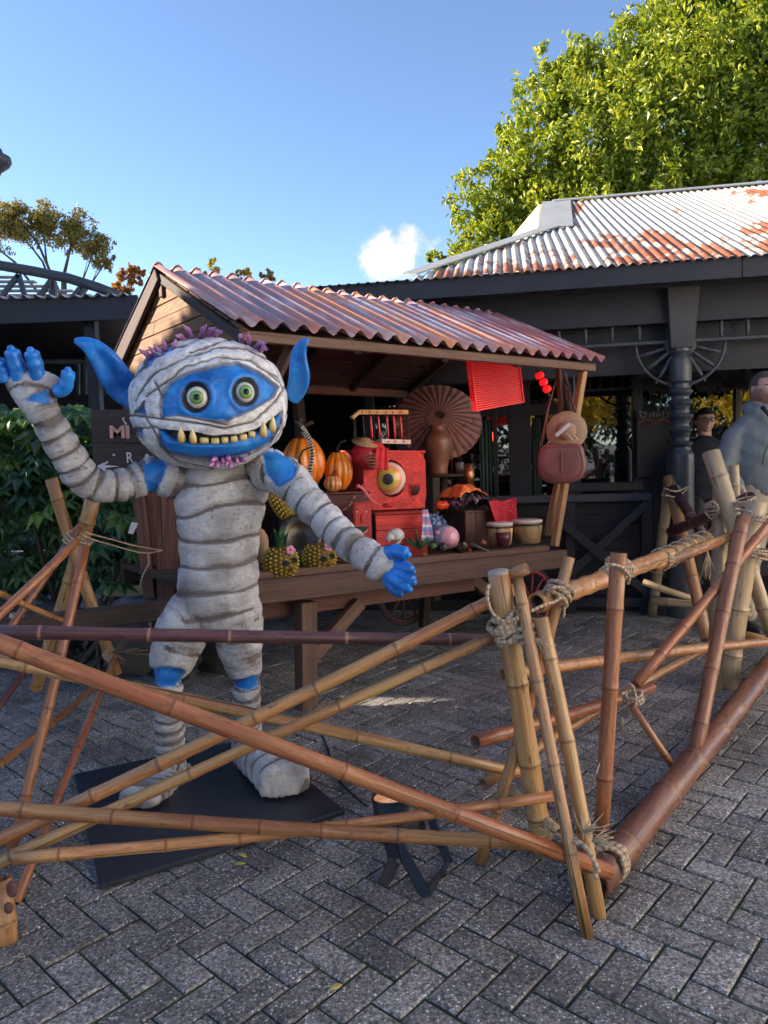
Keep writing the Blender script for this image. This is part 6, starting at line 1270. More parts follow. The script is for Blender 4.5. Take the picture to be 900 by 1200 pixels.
# ears, fingers in blue skin
def skinmat():
    t = NT('blue painted skin'); q = t.coord('pos'); n2 = t.noise(q, sc=10, det=5, ro=.6); n1 = t.noise(q, sc=45, det=5); c = t.ramp(n2, [(.3, (.008, .1, .38)), (.5, (.014, .2, .66)), (.72, (.05, .36, .88))]); return t.fin(t.mix(t.mr(n1, .55, .72, 0, .3), c, (.12, .4, .78)), .33, t.bump(n1, .003))
BSK = skinmat()
def ear(pts, rad, flat_, inner):
    mb = MB(); path = spl([Vector(S(*p)) for p in pts], 20); rr = np.interp(np.linspace(0, len(rad)-1, 21), range(len(rad)), rad); fd_ = (path[-1]-path[0]).cross(Vector((0, 1, 0)))
    vs = []; n = 20; ms = []
    for i, p in enumerate(path):
        t = (path[min(i+1, 20)]-path[max(i-1, 0)]).normalized(); s = t.cross(Vector((0, 1, 0))).normalized(); b = s.cross(t)
        for k in range(n):
            a = 2*math.pi*k/n; f = b*math.sin(a)*rr[i]*flat_; 
            # concave dish facing the camera
            if b.y*math.sin(a) < 0: f = f*(1-1.25*inner*math.exp(-(math.cos(a)/.5)**2)*math.sin(math.pi*min(1, i/15)))
            vs.append(p+s*math.cos(a)*rr[i]+f)
    fs = [(i*n+k, i*n+(k+1) % n, (i+1)*n+(k+1) % n, (i+1)*n+k) for i in range(20) for k in range(n)]+[tuple(range(n-1, -1, -1)), tuple(20*n+k for k in range(n))]
    mb.add(vs, fs); o = mb.build('ear', BSK, statue); s = o.modifiers.new('s', 'SUBSURF'); s.levels = s.render_levels = 1
ear([(160, 468, 3.15), (146, 458, 3.14), (135, 442, 3.1), (124, 424, 3.07), (110, 409, 3.05), (98, 402, 3.04), (87, 399, 3.04)], [.05, .062, .068, .058, .042, .026, .01], .6, .8)
ear([(340, 468, 3.15), (348, 455, 3.12), (351, 440, 3.08), (350, 425, 3.06), (351, 412, 3.05), (356, 402, 3.04), (362, 397, 3.04)], [.035, .043, .045, .038, .03, .02, .007], .6, .7)
def finger(pts, rad, nm='finger'):
    mb = MB(); n = len(pts)*5; path = spl([Vector(S(*p)) for p in pts], n); rr = np.interp(np.linspace(0, len(rad)-1, n+1), range(len(rad)), rad)
    rr = [r*(1+.1*abs(math.sin(i/n*math.pi*3))) for i, r in enumerate(rr)]; rr[-1] *= .55; rr[-2] *= .88; mb.tube(path, rr, 12); mb.ell(path[-1], (rr[-1]*1.1,)*3, 10, 8); o = mb.build(nm, BSK, statue); return o
finger([(6, 448, 2.88), (2, 434, 2.87), (-3, 421, 2.85)], [.025, .027, .024]); finger([(-8, 452, 2.89), (-16, 440, 2.88), (-24, 432, 2.87)], [.024, .025, .022])
finger([(24, 446, 2.88), (19, 428, 2.86), (13, 409, 2.84)], [.028, .029, .025]); finger([(46, 446, 2.88), (41, 427, 2.86), (36, 411, 2.84)], [.028, .028, .025])
mbt = [(66, 458, 2.88), (75, 456, 2.87), (79, 445, 2.86), (80, 434, 2.85)]; finger(mbt, [.024, .026, .025, .023], 'thumb')
finger([(452, 650, 2.83), (464, 646, 2.8), (478, 650, 2.78)], [.027, .027, .024], 'thumb')
finger([(460, 662, 2.83), (472, 664, 2.79), (484, 670, 2.76)], [.024, .024, .02]); finger([(458, 668, 2.82), (472, 674, 2.78), (485, 682, 2.75)], [.025, .025, .021])
finger([(455, 674, 2.81), (467, 682, 2.77), (480, 691, 2.75)], [.025, .025, .022]); finger([(452, 678, 2.84), (462, 690, 2.82), (470, 697, 2.8)], [.022, .021, .018])

# ------------------------------------------------------------ bamboo barriers
B_RED = bamboo('red brown varnished bamboo', (.33, .1, .042), (.43, .17, .06), (.12, .035, .015)); B_TAN = bamboo('tan bamboo', (.52, .31, .12), (.4, .18, .065), (.16, .06, .025)); B_PALE = bamboo('pale weathered bamboo', (.42, .31, .19), (.5, .34, .17), (.15, .09, .05), (.16, .11, .07)); B_DARK = bamboo('dark purple brown bamboo', (.075, .03, .032), (.13, .05, .045), (.4, .2, .13)); B_LOG = bamboo('thick brown bamboo log', (.2, .08, .05), (.3, .12, .06), (.4, .2, .1))
B_MIX = bamboo('two toned bamboo', (.38, .145, .055), (.5, .27, .1), (.13, .045, .02))
def bpole(p, q, w, mat, parent, gap=.26, seed=None, label=None, solid=(False, False), taper=.92, bow=.0075, name='pole'):
    """real bamboo: bulged nodes, hollow ends; w diameter in metres"""
    rs = random.Random(seed if seed is not None else int(abs(p.x*971+q.z*577+q.x*331)*10)); p = Vector(p); q = Vector(q); L = (q-p).length; d = (q-p)/L; r0 = w/2
    sd = d.orthogonal().normalized(); bd = (sd*rs.gauss(0, 1)+d.cross(sd)*rs.gauss(0, 1)).normalized()*bow*L*rs.uniform(.5, 1.5)
    ts = [(0, 1, 0)]; s = rs.uniform(.3, .9)*gap
    while s < L-.03:
        for ds, f, m in ((-.03, 1.0, 0), (-.009, 1.045, .15), (-.004, 1.11, .55), (0, 1.01, 1), (.0045, 1.095, .55), (.01, 1.03, .1), (.03, 1.0, 0)):
            if 0 < s+ds < L: ts.append((s+ds, f, m))
        s += gap*rs.uniform(.68, 1.25)
    ts.append((L, 1, 0)); ts.sort(); n = 18; path = []; rad = []; ms = []
    R_ = lambda s: r0*(1-(1-taper)*s/L)
    for s, f, m in ts: path.append(p+d*s+bd*math.sin(math.pi*s/L)); rad.append(R_(s)*f); ms.append(m)
    # hollow ends: extra rings going back inside
    pre = []; wall = .78
    def endr(c, dr, r, sol):
        if sol: return [(c+dr*-.006, r*.93, .3), (c-dr*.008, r*.5, .4)]
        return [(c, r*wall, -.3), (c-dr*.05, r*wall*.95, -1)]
    e1 = endr(path[-1], d, rad[-1], solid[1]); e0 = endr(path[0], -d, rad[0], solid[0])
    P_ = [x[0] for x in e0[::-1]]+path+[x[0] for x in e1]; Rr = [x[1] for x in e0[::-1]]+rad+[x[1] for x in e1]; Mm = [x[2] for x in e0[::-1]]+ms+[x[2] for x in e1]
    a = sd; b = d.cross(sd); vs = []; gs = []; mm = []
    for c, r, m in zip(P_, Rr, Mm):
        for k in range(n): an_ = 2*math.pi*k/n; o = rs.uniform(-.0004, .0004); vs.append(c+(a*math.cos(an_)+b*math.sin(an_))*(r+o)); gs.append(((c-p).dot(d), math.cos(an_)*r, math.sin(an_)*r)); mm.append(m)
    N = len(P_); fs = [(i*n+k, i*n+(k+1) % n, (i+1)*n+(k+1) % n, (i+1)*n+k) for i in range(N-1) for k in range(n)]+[tuple(range(n-1, -1, -1)), tuple((N-1)*n+k for k in range(n))]
    mb = MB(); mb.add(vs, fs, gs, mm); return mb.build(name, mat, parent, 0, label)
def bp(parent, x0, y0, Y0, x1, y1, Y1, wpx, mat, **k):
    p = P(x0, y0, Y0) if Y0 else G(x0, y0); q = P(x1, y1, Y1) if Y1 else G(x1, y1)
    m = p.lerp(q, .5); return bpole(p, q, wpx/pxm(m), mat, parent, **k)
def coil(parent, pts, r, turns, rope=.0055, spread=.05, axis=None, mat=None, seed=1, name='rope_lashing', rb=None):
    """rope wound round the axis through pts"""
    a, b = Vector(pts[0]), Vector(pts[1]); d = (b-a).normalized(); s = d.orthogonal().normalized(); u = d.cross(s); rs = random.Random(seed); path = []
    N = int(turns*18); rb = rb or r
    for i in range(N+1):
        f = i/N; an_ = 2*math.pi*turns*f; w = spread*(f+.12*math.sin(f*17+seed)); c = a.lerp(b, .5)+d*(w-spread/2)
        path.append(c+s*math.cos(an_)*(r+rope*.8*(1+.5*mn.noise(Vector((an_*.7, seed, 0)))))+u*math.sin(an_)*(rb+rope*.8))
    mb = MB(); mb.tube(path, rope, 7); return mb.build(name, mat or ROPE, parent)
def ropeline(parent, pts, r=.005, name='rope', mat=None, n=None):
    mb = MB(); mb.tube(spl([Vector(p) for p in pts], n or len(pts)*8), r, 7); return mb.build(name, mat or ROPE, parent)
def fray(parent, c, d, L, n=26, r=.0012, sp=.35, seed=1, mat=None):
    rs = random.Random(seed); mb = MB(); d = Vector(d).normalized()
    for i in range(n):
        e = d+Vector((rs.gauss(0, sp), rs.gauss(0, sp), rs.gauss(0, sp))); q = Vector(c)+e*L*rs.uniform(.6, 1.1)+Vector((0, 0, -L*.1)); mb.tube([c, Vector(c).lerp(q, .5)+Vector((rs.gauss(0, .003), 0, rs.gauss(0, .003))), q], [r*1.5, r, r*.6], 4)
    return mb.build('frayed_end', mat or STRAW, parent)
# front barrier
fb = thing('bamboo_barrier', (-.3, 2.15, 0), 'front bamboo barrier of long crossed poles spanning in front of the statue', 'barrier')
DKB = bp(fb, -60, 739, 2.35, 592, 750, 2.62, 16, B_DARK, gap=.34, label='dark purple brown horizontal pole')
bp(fb, -70, 728, 2.0, 715, 1022, 2.16, 21, B_RED, gap=.44, label='thick red brown pole sloping down to the right')
bp(fb, -60, 762, 2.5, 612, 907, 2.7, 14.5, B_TAN, gap=.3, label='yellow tan pole behind the thick red one')
bp(fb, -60, 1012, 2.2, 607, 688, 2.52, 16.5, B_MIX, gap=.27, solid=(False, True)); bp(fb, -60, 1038, 2.12, 586, 742, 2.5, 14.5, B_TAN, gap=.25)
bp(fb, -60, 943, 2.2, 634, 989, 2.22, 17, B_MIX, gap=.27); bp(fb, 16, 1006, 2.1, 648, 933, 2.4, 14, B_MIX, gap=.27)
bp(fb, 7, 1104, 2.12, 1, 1030, 2.15, 26, B_TAN, gap=.13, label='short fat tan foot post with stub knots')
mb = MB(); c = P(14, 1042, 2.09); mb.ell(c, (.017, .01, .026), 12, 8); c = P(10, 1064, 2.08); mb.ell(c, (.014, .009, .018), 12, 8); mb.build('branch_stub', plain('dark knot wood', (.09, .045, .03), .8, .4, 40, .002), fb)
ft = G(700, 1075)
bp(fb, 584, 672, 2.46, 637, 1004, 2.5, 25, B_TAN, gap=.24, solid=(False, False), label='fat upright tan corner post', taper=1.0)
mb = MB(); c = P(584, 672, 2.46); d_ = (P(584, 672, 2.46)-P(637, 1004, 2.5)).normalized(); k = pxm(c); mb.lathe([(0, -.02), (12/k, -.019), (12.3/k, .006), (11.5/k, .01), (0, .009)], c, d_, n=22); mb.build('end_cap', plain('grey end grain', (.4, .33, .27), .85, .35, 60, .003), fb)
bp(fb, 606, 676, 2.46, 689, 1102, 2.045, 14.5, B_TAN, gap=.24, solid=(True, True)); bp(fb, 634, 724, 2.4, 702, 1076, 2.14, 18, B_TAN, gap=.25); bp(fb, 667, 653, 2.62, 562, 1011, None, 14, B_MIX, gap=.22)
bp(fb, 592, 676, 2.47, 618, 666, 2.44, 15, B_MIX, gap=.3)
coil(fb, (P(590, 728, 2.46), P(597, 736, 2.46)), .05, 5, .0085, .06, seed=3, rb=.044); coil(fb, (P(596, 716, 2.46), P(602, 752, 2.46)), .056, 4.5, .008, .085, seed=13, rb=.045); coil(fb, (P(613, 726, 2.43), P(619, 752, 2.42)), .034, 5, .0075, .06, seed=4)
coil(fb, (P(597, 744, 2.46), P(600, 752, 2.46)), .042, 2.5, .006, .02, seed=5)
ropeline(fb, [P(573, 684, 2.42), P(571, 700, 2.41), P(577, 718, 2.41), P(590, 728, 2.4), P(607, 724, 2.38)], .006)
ropeline(fb, [P(622, 716, 2.42), P(640, 708, 2.45), P(650, 705, 2.48), P(660, 698, 2.5)], .0055)
fray(fb, P(628, 748, 2.36), (.5, -.1, -.7), .06, 18, seed=4)
# side barrier running back to the right
sbr = thing('bamboo_barrier', (1.1, 2.9, 0), 'side bamboo barrier on a fat log running back from the corner towards the man', 'barrier')
bp(sbr, 696, 1036, 2.19, 930, 742, 4.75, 25, B_LOG, gap=.42, taper=1.0, label='fat brown log lying along the paving')
bp(sbr, 725, 648, 2.52, 704, 984, 2.42, 19, B_RED, gap=.25, label='upright red brown post beside the corner'); bp(sbr, 628, 707, 2.55, 826, 633, 4.25, 18, B_MIX, gap=.13, taper=1.0)
bp(sbr, 764, 664, 3.5, 872, 622, 4.6, 12, B_MIX, gap=.2); bp(sbr, 871, 607, 3.65, 811, 904, 3.02, 17, B_RED, gap=.24); bp(sbr, 740, 826, 2.95, 797, 912, 2.98, 9, B_RED, gap=.3)
bp(sbr, 745, 802, 3.2, 912, 600, 3.75, 12, B_RED, gap=.25); bp(sbr, 589, 791, 2.85, 935, 749, 4.3, 12, B_MIX, gap=.16); bp(sbr, 557, 869, 2.75, 764, 806, 3.5, 15, B_RED, gap=.24)
bp(sbr, 566, 919, 2.75, 846, 749, 4.0, 12, B_MIX, gap=.22); bp(sbr, 594, 923, 2.7, 655, 975, 2.4, 11, B_PALE, gap=.3)
coil(sbr, (P(716, 668, 2.62), P(734, 663, 2.7)), .042, 3, .006, .05, seed=7, rb=.032); ropeline(sbr, [P(703, 668, 2.5), P(714, 662, 2.46), P(727, 664, 2.47), P(737, 674, 2.5), P(736, 684, 2.53)], .0055)
coil(sbr, (P(649, 704, 2.57), P(660, 686, 2.6)), .04, 5, .0075, .06, seed=8); ropeline(sbr, [P(640, 697, 2.55), P(648, 689, 2.52), P(662, 690, 2.55), P(662, 706, 2.55), P(660, 724, 2.56)], .0055)
coil(sbr, (P(706, 1022, 2.22), P(726, 1000, 2.34)), .045, 4, .0078, .05, seed=9); ropeline(sbr, [P(652, 980, 2.2), P(665, 985, 2.14), P(682, 990, 2.11), P(694, 1005, 2.1), P(699, 1030, 2.09)], .0068); ropeline(sbr, [P(660, 976, 2.2), P(675, 984, 2.13), P(690, 998, 2.09), P(702, 1022, 2.08)], .0068)
fray(sbr, P(683, 975, 2.13), (.4, -.2, .5), .05, 30, .0016, .5, seed=2); fray(sbr, P(694, 985, 2.12), (.7, -.2, .2), .05, 26, .0016, .4, seed=3); fray(sbr, P(645, 975, 2.2), (-.5, -.3, .6), .04, 22, .0014, .5, seed=5)
for k in range(6): u = k/5; coil(sbr, (P(772+50*u, 657-22*u, 3.6+.55*u), P(776+50*u, 655-22*u, 3.63+.55*u)), .05, 1.4, .005, .03, seed=20+k)
fray(sbr, P(829, 645, 4.1), (0, 0, -1), .14, 34, .0022, .1, seed=8)
coil(sbr, (P(740, 812, 3.1), P(743, 822, 3.1)), .035, 3, .006, .04, seed=11); ropeline(sbr, [P(727, 808, 3.05), P(738, 802, 3.02), P(744, 812, 3.0), P(745, 830, 3.0)], .006); fray(sbr, P(729, 842, 3.05), (0, 0, -1), .07, 20, .0016, .12, seed=9); fray(sbr, P(737, 822, 3.0), (.1, 0, -1), .06, 16, .0016, .12, seed=10)
mb = MB(); mb.tube([P(703, 894, 2.36), P(700, 903, 2.36), P(699, 910, 2.37)], [.001, .0025, .001], 6); mb.build('paint_fleck', WHT, sbr)
# far right barrier in front of the column
fr_ = thing('bamboo_barrier', (2.4, 4.9, 0), 'far bamboo barrier of pale weathered poles standing in front of the turned column', 'barrier')
bp(fr_, 784, 570, 5.7, 764, 722, None, 12, B_PALE, gap=.22); bp(fr_, 783, 560, 5.6, 828, 750, 4.85, 14, B_MIX, gap=.28); bp(fr_, 833, 530, 4.5, 868, 640, 4.3, 21, B_PALE, gap=.3)
bp(fr_, 845, 560, 4.55, 838, 812, 4.15, 19, B_PALE, gap=.28); bp(fr_, 887, 588, 4.2, 853, 806, None, 23, B_PALE, gap=.3, label='pale post with a rim at its top'); bp(fr_, 870, 640, 4.4, 908, 752, 4.3, 17, B_PALE, gap=.3)
bp(fr_, 786, 623, 5.2, 880, 581, 4.4, 13, B_DARK, gap=.4); bp(fr_, 800, 660, 5.4, 850, 606, 4.7, 10, B_MIX, gap=.3); bp(fr_, 754, 682, 5.6, 812, 702, 5.4, 8, B_PALE, gap=.3); bp(fr_, 766, 704, 5.5, 880, 718, 5.0, 10, B_PALE, gap=.3)
bp(fr_, 866, 742, 4.5, 930, 756, 4.5, 9, B_TAN, gap=.25); bp(fr_, 788, 572, 5.5, 832, 640, 5.0, 12, B_DARK, gap=.4); bp(fr_, 862, 600, 5.0, 860, 545, 5.0, 12, B_PALE, gap=.3)
for k, (x0, y0, x1, y1, Yk, r) in enumerate(((784, 574, 790, 580, 5.55, .06), (838, 588, 842, 600, 4.45, .06), (870, 584, 873, 596, 4.35, .06), (884, 640, 881, 655, 4.15, .075), (886, 600, 884, 612, 4.15, .07))): coil(fr_, (P(x0, y0, Yk), P(x1, y1, Yk)), r, 3.5, .0065, .06, seed=30+k)
ropeline(fr_, [P(778, 572, 5.4), P(792, 576, 5.35), P(806, 571, 5.4), P(794, 582, 5.4), P(780, 580, 5.4)], .006); ropeline(fr_, [P(884, 646, 4.1), P(897, 652, 4.1), P(912, 648, 4.1)], .006); ropeline(fr_, [P(826, 592, 4.4), P(836, 588, 4.35), P(842, 598, 4.35), P(834, 608, 4.4), P(826, 600, 4.4)], .006)
# left tripod of poles
lt = thing('bamboo_barrier', (-1.6, 3.1, 0), 'left bamboo tripod of tied brown and tan poles beside the shrub', 'barrier')
bp(lt, 100, 640, 3.05, 10, 1010, None, 12.5, B_RED, gap=.27); bp(lt, 137, 768, 3.5, 18, 1060, 2.3, 10, B_RED, gap=.25); bp(lt, 60, 561, 3.5, 137, 790, 3.6, 14, B_TAN, gap=.25); bp(lt, 109, 585, 3.5, 42, 806, 3.75, 17, B_TAN, gap=.3)
bp(lt, 90, 634, 3.0, -40, 756, 2.5, 11, B_RED, gap=.3); bp(lt, 93, 617, 3.2, -40, 810, 2.7, 9, B_RED, gap=.3); bp(lt, -40, 677, 2.6, 72, 727, 3.0, 8, B_TAN, gap=.2); bp(lt, -40, 925, 2.6, 113, 803, 3.5, 9, B_MIX, gap=.25); bp(lt, -40, 880, 2.7, 40, 770, 3.1, 10, B_DARK, gap=.3)
bp(lt, 20, 720, 3.2, 12, 760, 3.2, 16, B_PALE, gap=.3)
coil(lt, (P(84, 645, 3.15), P(98, 622, 3.15)), .05, 3, .0045, .05, seed=40); ropeline(lt, [P(99, 624, 3.0), P(130, 632, 3.3), P(160, 640, 3.8), P(190, 645, 4.35)], .004); ropeline(lt, [P(99, 629, 3.0), P(128, 638, 3.3), P(168, 648, 3.9), P(190, 645, 4.35)], .004); ropeline(lt, [P(173, 647, 4.0), P(174, 660, 4.0), P(167, 675, 4.0), P(164, 688, 4.0)], .004); ropeline(lt, [P(60, 734, 3.1), P(52, 750, 3.1), P(56, 768, 3.1)], .003)
fray(lt, P(133, 765, 3.5), (.6, -.1, .1), .11, 14, .004, .45, seed=6, mat=plain('dry palm strip', (.2, .15, .09), .9, .3, 20, .001)); coil(lt, (P(128, 772, 3.5), P(134, 766, 3.5)), .035, 3, .004, .03, seed=41)

# ------------------------------------------------------------ black can uplighter on the paving
LB = plain('black powder coat', (.012, .014, .02), .35, .3, 30, .001)
up_ = thing('can_uplighter', G(478, 1000), 'black can uplighter with warm glowing inside, lying between the barrier and the base board', 'floodlight')
ctop = P(462, 931, 2.72); cbt = ctop-Vector((-.02, .02, .2)); ax = (ctop-cbt).normalized(); k = pxm(ctop); R = 27/k; L = (ctop-cbt).length
mb = MB(); mb.lathe([(0, 0), (R*.8, 0), (R*.97, L*.12), (R, L), (R*.93, L), (R*.9, L*.5), (R*.5, L*.42), (0, L*.42)], cbt, ax, n=30); mb.build('can', LB, up_)
RFL = NT('warm lit reflector'); n = RFL.noise(RFL.coord('obj'), sc=40, det=4); RFL = RFL.fin(RFL.ramp(n, [(.35, (.3, .14, .07)), (.65, (.8, .55, .35))]), .25, None, Emission_Color=(1, .45, .2, 1), Emission_Strength=.16, Metallic=.5)
mb = MB(); mb.lathe([(R*.91, L*.97), (R*.8, L*.75), (R*.5, L*.6), (0, L*.55), (0, L*.53), (R*.88, L*.72)], cbt, ax, n=30, ); mb.build('reflector', RFL, up_)
def strap(pts, w): 
    for a, b in zip(pts, pts[1:]): mb = MB(); mb.beam(a, b, w, .006, up=(0, -1, .3)); mb.build('bracket', LB, up_, .002)
strap([P(456, 985, 2.5), P(462, 1008, 2.42), G(448, 1038, .004)], .04); strap([P(464, 985, 2.5), G(500, 1050, .004)], .04); strap([P(505, 960, 2.6), P(527, 1012, 2.45), G(502, 1048, .006)], .03)
mb = MB(); mb.box(cbt-ax*.02, (ax*.03, ax.orthogonal().normalized()*.05, ax.cross(ax.orthogonal().normalized())*.05)); mb.build('driver_box', LB, up_, .005)
mb = MB(); mb.box(cbt+Vector((.075, 0, .05)), ((.02, 0, 0), (0, .03, 0), (0, 0, .04))); mb.build('clamp', LB, up_, .005)
mb = MB(); mb.tube(spl([G(430, 945, .01), G(412, 930, .007), G(398, 915, .006), G(394, 906, .006), G(372, 850, .006), G(352, 842, .006)], 40), .0045, 6); lone('power_cable', LB, mb, 'thin black power cable trailing from the uplighter back over the paving', 'cable')

# ------------------------------------------------------------ people
SK = NT('human skin'); _n = SK.noise(SK.coord('obj'), sc=20, det=4); SK = SK.fin(SK.ramp(_n, [(.3, (.4, .22, .16)), (.7, (.52, .3, .23))]), .5, None, Subsurface_Weight=.1)
def person_head(c, R, yaw, parent, skin, hair, hairshape, beard=None, glasses=False):
    """head modelled on a sphere; R half height"""
    NUh, NVh = 72, 54; Z = Vector((0, 0, 1)); f = Vector((math.sin(yaw), -math.cos(yaw), 0)); s = Z.cross(f); vs = []; bd = []; hr = []
    for i in range(NVh+1):
        t = math.pi*i/NVh
        for k in range(NUh):
            a = 2*math.pi*k/NUh; x, y, z = math.sin(t)*math.sin(a), math.sin(t)*math.cos(a), math.cos(t)      # y towards face
            w = .74*(1-.22*max(0, -z)**1.5); dpt = .86*(1+.05*(y > 0)); X_, Yh, Zh = x*w, y*dpt, z
            if y > 0:
                fx = abs(x); 
                Yh += .23*math.exp(-((x/.11)**2+((z+.12)/.17)**2))*(1 if z < .1 else .6)              # nose
                Yh += .08*math.exp(-((z-.22)/.08)**2)*math.exp(-(x/.5)**2)                               # brow
                for e in (-.3, .3): Yh -= .13*math.exp(-(((x-e)/.13)**2+((z-.06)/.08)**2))              # eye sockets
                Yh += .045*math.exp(-((z+.42)/.06)**2)*math.exp(-(x/.22)**2); Yh -= .03*math.exp(-((z+.47)/.02)**2)*math.exp(-(x/.22)**2); Yh += .08*math.exp(-((z+.75)/.18)**2)*math.exp(-(x/.3)**2)
                for e in (-.5, .5): Yh += .04*math.exp(-(((x-e)/.2)**2+((z+.2)/.2)**2))
            p = c+(s*X_+f*Yh+Z*Zh)*R; vs.append(p); bd.append(1 if (beard and (z < -.3 or (abs(x) > .42 and z < -.02 and y < .75)) and y > -.35 and not (abs(x) < .2 and -.53 < z < -.38 and y > 0)) else (0))
            hr.append(1 if hairshape(x, y, z) else 0)
    fs = [(i*NUh+k, i*NUh+(k+1) % NUh, (i+1)*NUh+(k+1) % NUh, (i+1)*NUh+k) for i in range(NVh) for k in range(NUh)]
    mb = MB(); mb.add(vs, fs, None, bd); 
    # ears
    for e in (-1, 1): mb.ell(c+(s*.75*e+f*.0-Z*.02)*R, (R*.07, R*.13, R*.22), 10, 8, (s, f, Z)); 
    mb.tube([c-Z*R*.6-f*R*.1, c-Z*R*1.5-f*R*.15], [R*.5, R*.56], 16)
    h = mb.build('head', skin, parent)
    mb = MB(); K = {}; hv_ = []; hf = []
    for i, v in enumerate(vs):
        if hr[i]: K[i] = len(hv_); d = (v-c); hv_.append(c+d*((1.035 if beard else 1.07)+(.004 if beard else .05)*mn.noise(d*60)))
    for q in fs:
        if all(x in K for x in q): hf.append(tuple(K[x] for x in q))
    mb.add(hv_, hf); mb.build('hair', hair, parent)
    ew = plain('eye white', (.6, .58, .55), .2, .05, 10, 0) if 'eye white' not in bpy.data.materials else bpy.data.materials['eye white']
    for e in (-1, 1):
        ec_ = c+(s*.27*e+f*.755+Z*.06)*R; mb = MB(); mb.ell(ec_, (R*.11, R*.08, R*.065), 12, 8, (s, f, Z)); eo = mb.build('eye', ew, parent); mb = MB(); mb.ell(ec_+f*R*.065, (R*.055, R*.025, R*.055), 10, 6, (s, f, Z)); mb.build('iris', STEM, eo)
        mb = MB(); mb.tube([c+(s*.16*e+f*.84+Z*.19)*R, c+(s*.28*e+f*.82+Z*.23)*R, c+(s*.42*e+f*.7+Z*.18)*R], R*.045, 6); mb.build('eyebrow', hair, parent)
    mb = MB(); mb.tube([c+(s*-.18+f*.84-Z*.46)*R, c+(f*.9-Z*.475)*R, c+(s*.18+f*.84-Z*.46)*R], [R*.03, R*.06, R*.03], 6); mb.build('mouth', plain('lip', (.4, .13, .11), .4, .1, 10, 0) if 'lip' not in bpy.data.materials else bpy.data.materials['lip'], parent)
    if glasses:
        mb = MB(); mb.tube([c+(s*-.15+f*.87-Z*.44)*R, c+(f*.93-Z*.465)*R, c+(s*.15+f*.87-Z*.44)*R], [R*.02, R*.045, R*.02], 6); mb.build('teeth', ew, parent)
        mb = MB()
        for e in (-1, 1): cc_ = c+(s*.3*e+f*.96+Z*.05)*R; mb.tube([cc_+s*math.cos(a)*R*.2+Z*math.sin(a)*R*.16 for a in np.linspace(0, 6.283, 17)[:-1]], R*.035, 5, closed=True); mb.tube([cc_+s*e*R*.2, c+(s*.76*e+f*.1+Z*.08)*R], R*.02, 5)
        mb.tube([c+(s*-.1+f*.98+Z*.06)*R, c+(s*.1+f*.98+Z*.06)*R], R*.02, 5); mb.build('glasses', BLKM, parent)
    return h
def cloth_body(chs, voxel, mat, name, parent, wr=.006, sm=5, sc=14):
    mb = MB()
    for ch in chs:
        pts = [Vector(c[0]) for c in ch]; P3 = spl(pts, (len(pts)-1)*4); rx = np.interp(np.linspace(0, len(ch)-1, len(P3)), range(len(ch)), [c[1] for c in ch]); ry = np.interp(np.linspace(0, len(ch)-1, len(P3)), range(len(ch)), [c[2] for c in ch]); n = 20; vs = []; N = len(P3)
        for i, p in enumerate(P3):
            t = (P3[min(i+1, N-1)]-P3[max(i-1, 0)]).normalized(); s = t.cross(Vector((0, 1, 0))).normalized() if abs(t.y) < .9 else Vector((1, 0, 0)); b = s.cross(t)
            for k in range(n): a = 2*math.pi*k/n; vs.append(p+s*math.cos(a)*rx[i]+b*math.sin(a)*ry[i])
        mb.add(vs, [(i*n+k, i*n+(k+1) % n, (i+1)*n+(k+1) % n, (i+1)*n+k) for i in range(N-1) for k in range(n)]+[tuple(range(n-1, -1, -1)), tuple((N-1)*n+k for k in range(n))])
        for e in (0, -1): mb.ell(P3[e], (rx[e]*.95, ry[e]*.95, min(rx[e], ry[e])*.5), 14, 8)
    me = remesh(mb, voxel, sm); n = len(me.vertices); co = np.zeros(n*3, dtype=np.float32); no = co.copy(); me.vertices.foreach_get('co', co); me.vertices.foreach_get('normal', no); co = co.reshape(-1, 3); no = no.reshape(-1, 3)
    d = np.array([mn.noise(Vector((p[0]*sc, p[1]*sc, p[2]*sc*1.6+p[0]*9)))+.5*mn.noise(Vector((p[0]*sc*2, p[1]*sc*2, p[2]*sc*3.4-p[0]*20))) for p in co])*wr
    co = co+no*d[:, None]-np.array(worg(parent)); me.vertices.foreach_set('co', co.astype(np.float32).ravel()); me.polygons.foreach_set('use_smooth', [True]*len(me.polygons)); me.materials.clear(); me.materials.append(mat); me.update(); o = bpy.data.objects.new(name, me); COL.objects.link(o); o.parent = parent; return o
def hand(c, d, parent, skin, R=.042, seed=1):
    """palm and five fingers hanging along d"""
    d = Vector(d).normalized(); s = d.cross(Vector((0, 1, 0))).normalized(); n_ = s.cross(d); mb = MB(); c = Vector(c); mb.ell(c+d*.045, (R, .016, .055), 14, 10, (s, n_, d)); mb.tube([c-d*.05, c+d*.02], [.028, .03], 12)
    for i, (o, L) in enumerate(((-.03, .062), (-.01, .075), (.011, .07), (.03, .055))):
        b = c+d*.085+s*o; mb.tube([b, b+d*L*.45+n_*.006, b+d*L*.8+n_*.02, b+d*L*.95+n_*.032], [.0095, .009, .008, .006], 8)
    b = c+d*.025+s*R*.8; mb.tube([b, b+s*.025+d*.03+n_*.01, b+s*.028+d*.06+n_*.02], [.012, .0105, .008], 8); return mb.build('hand', skin, parent)
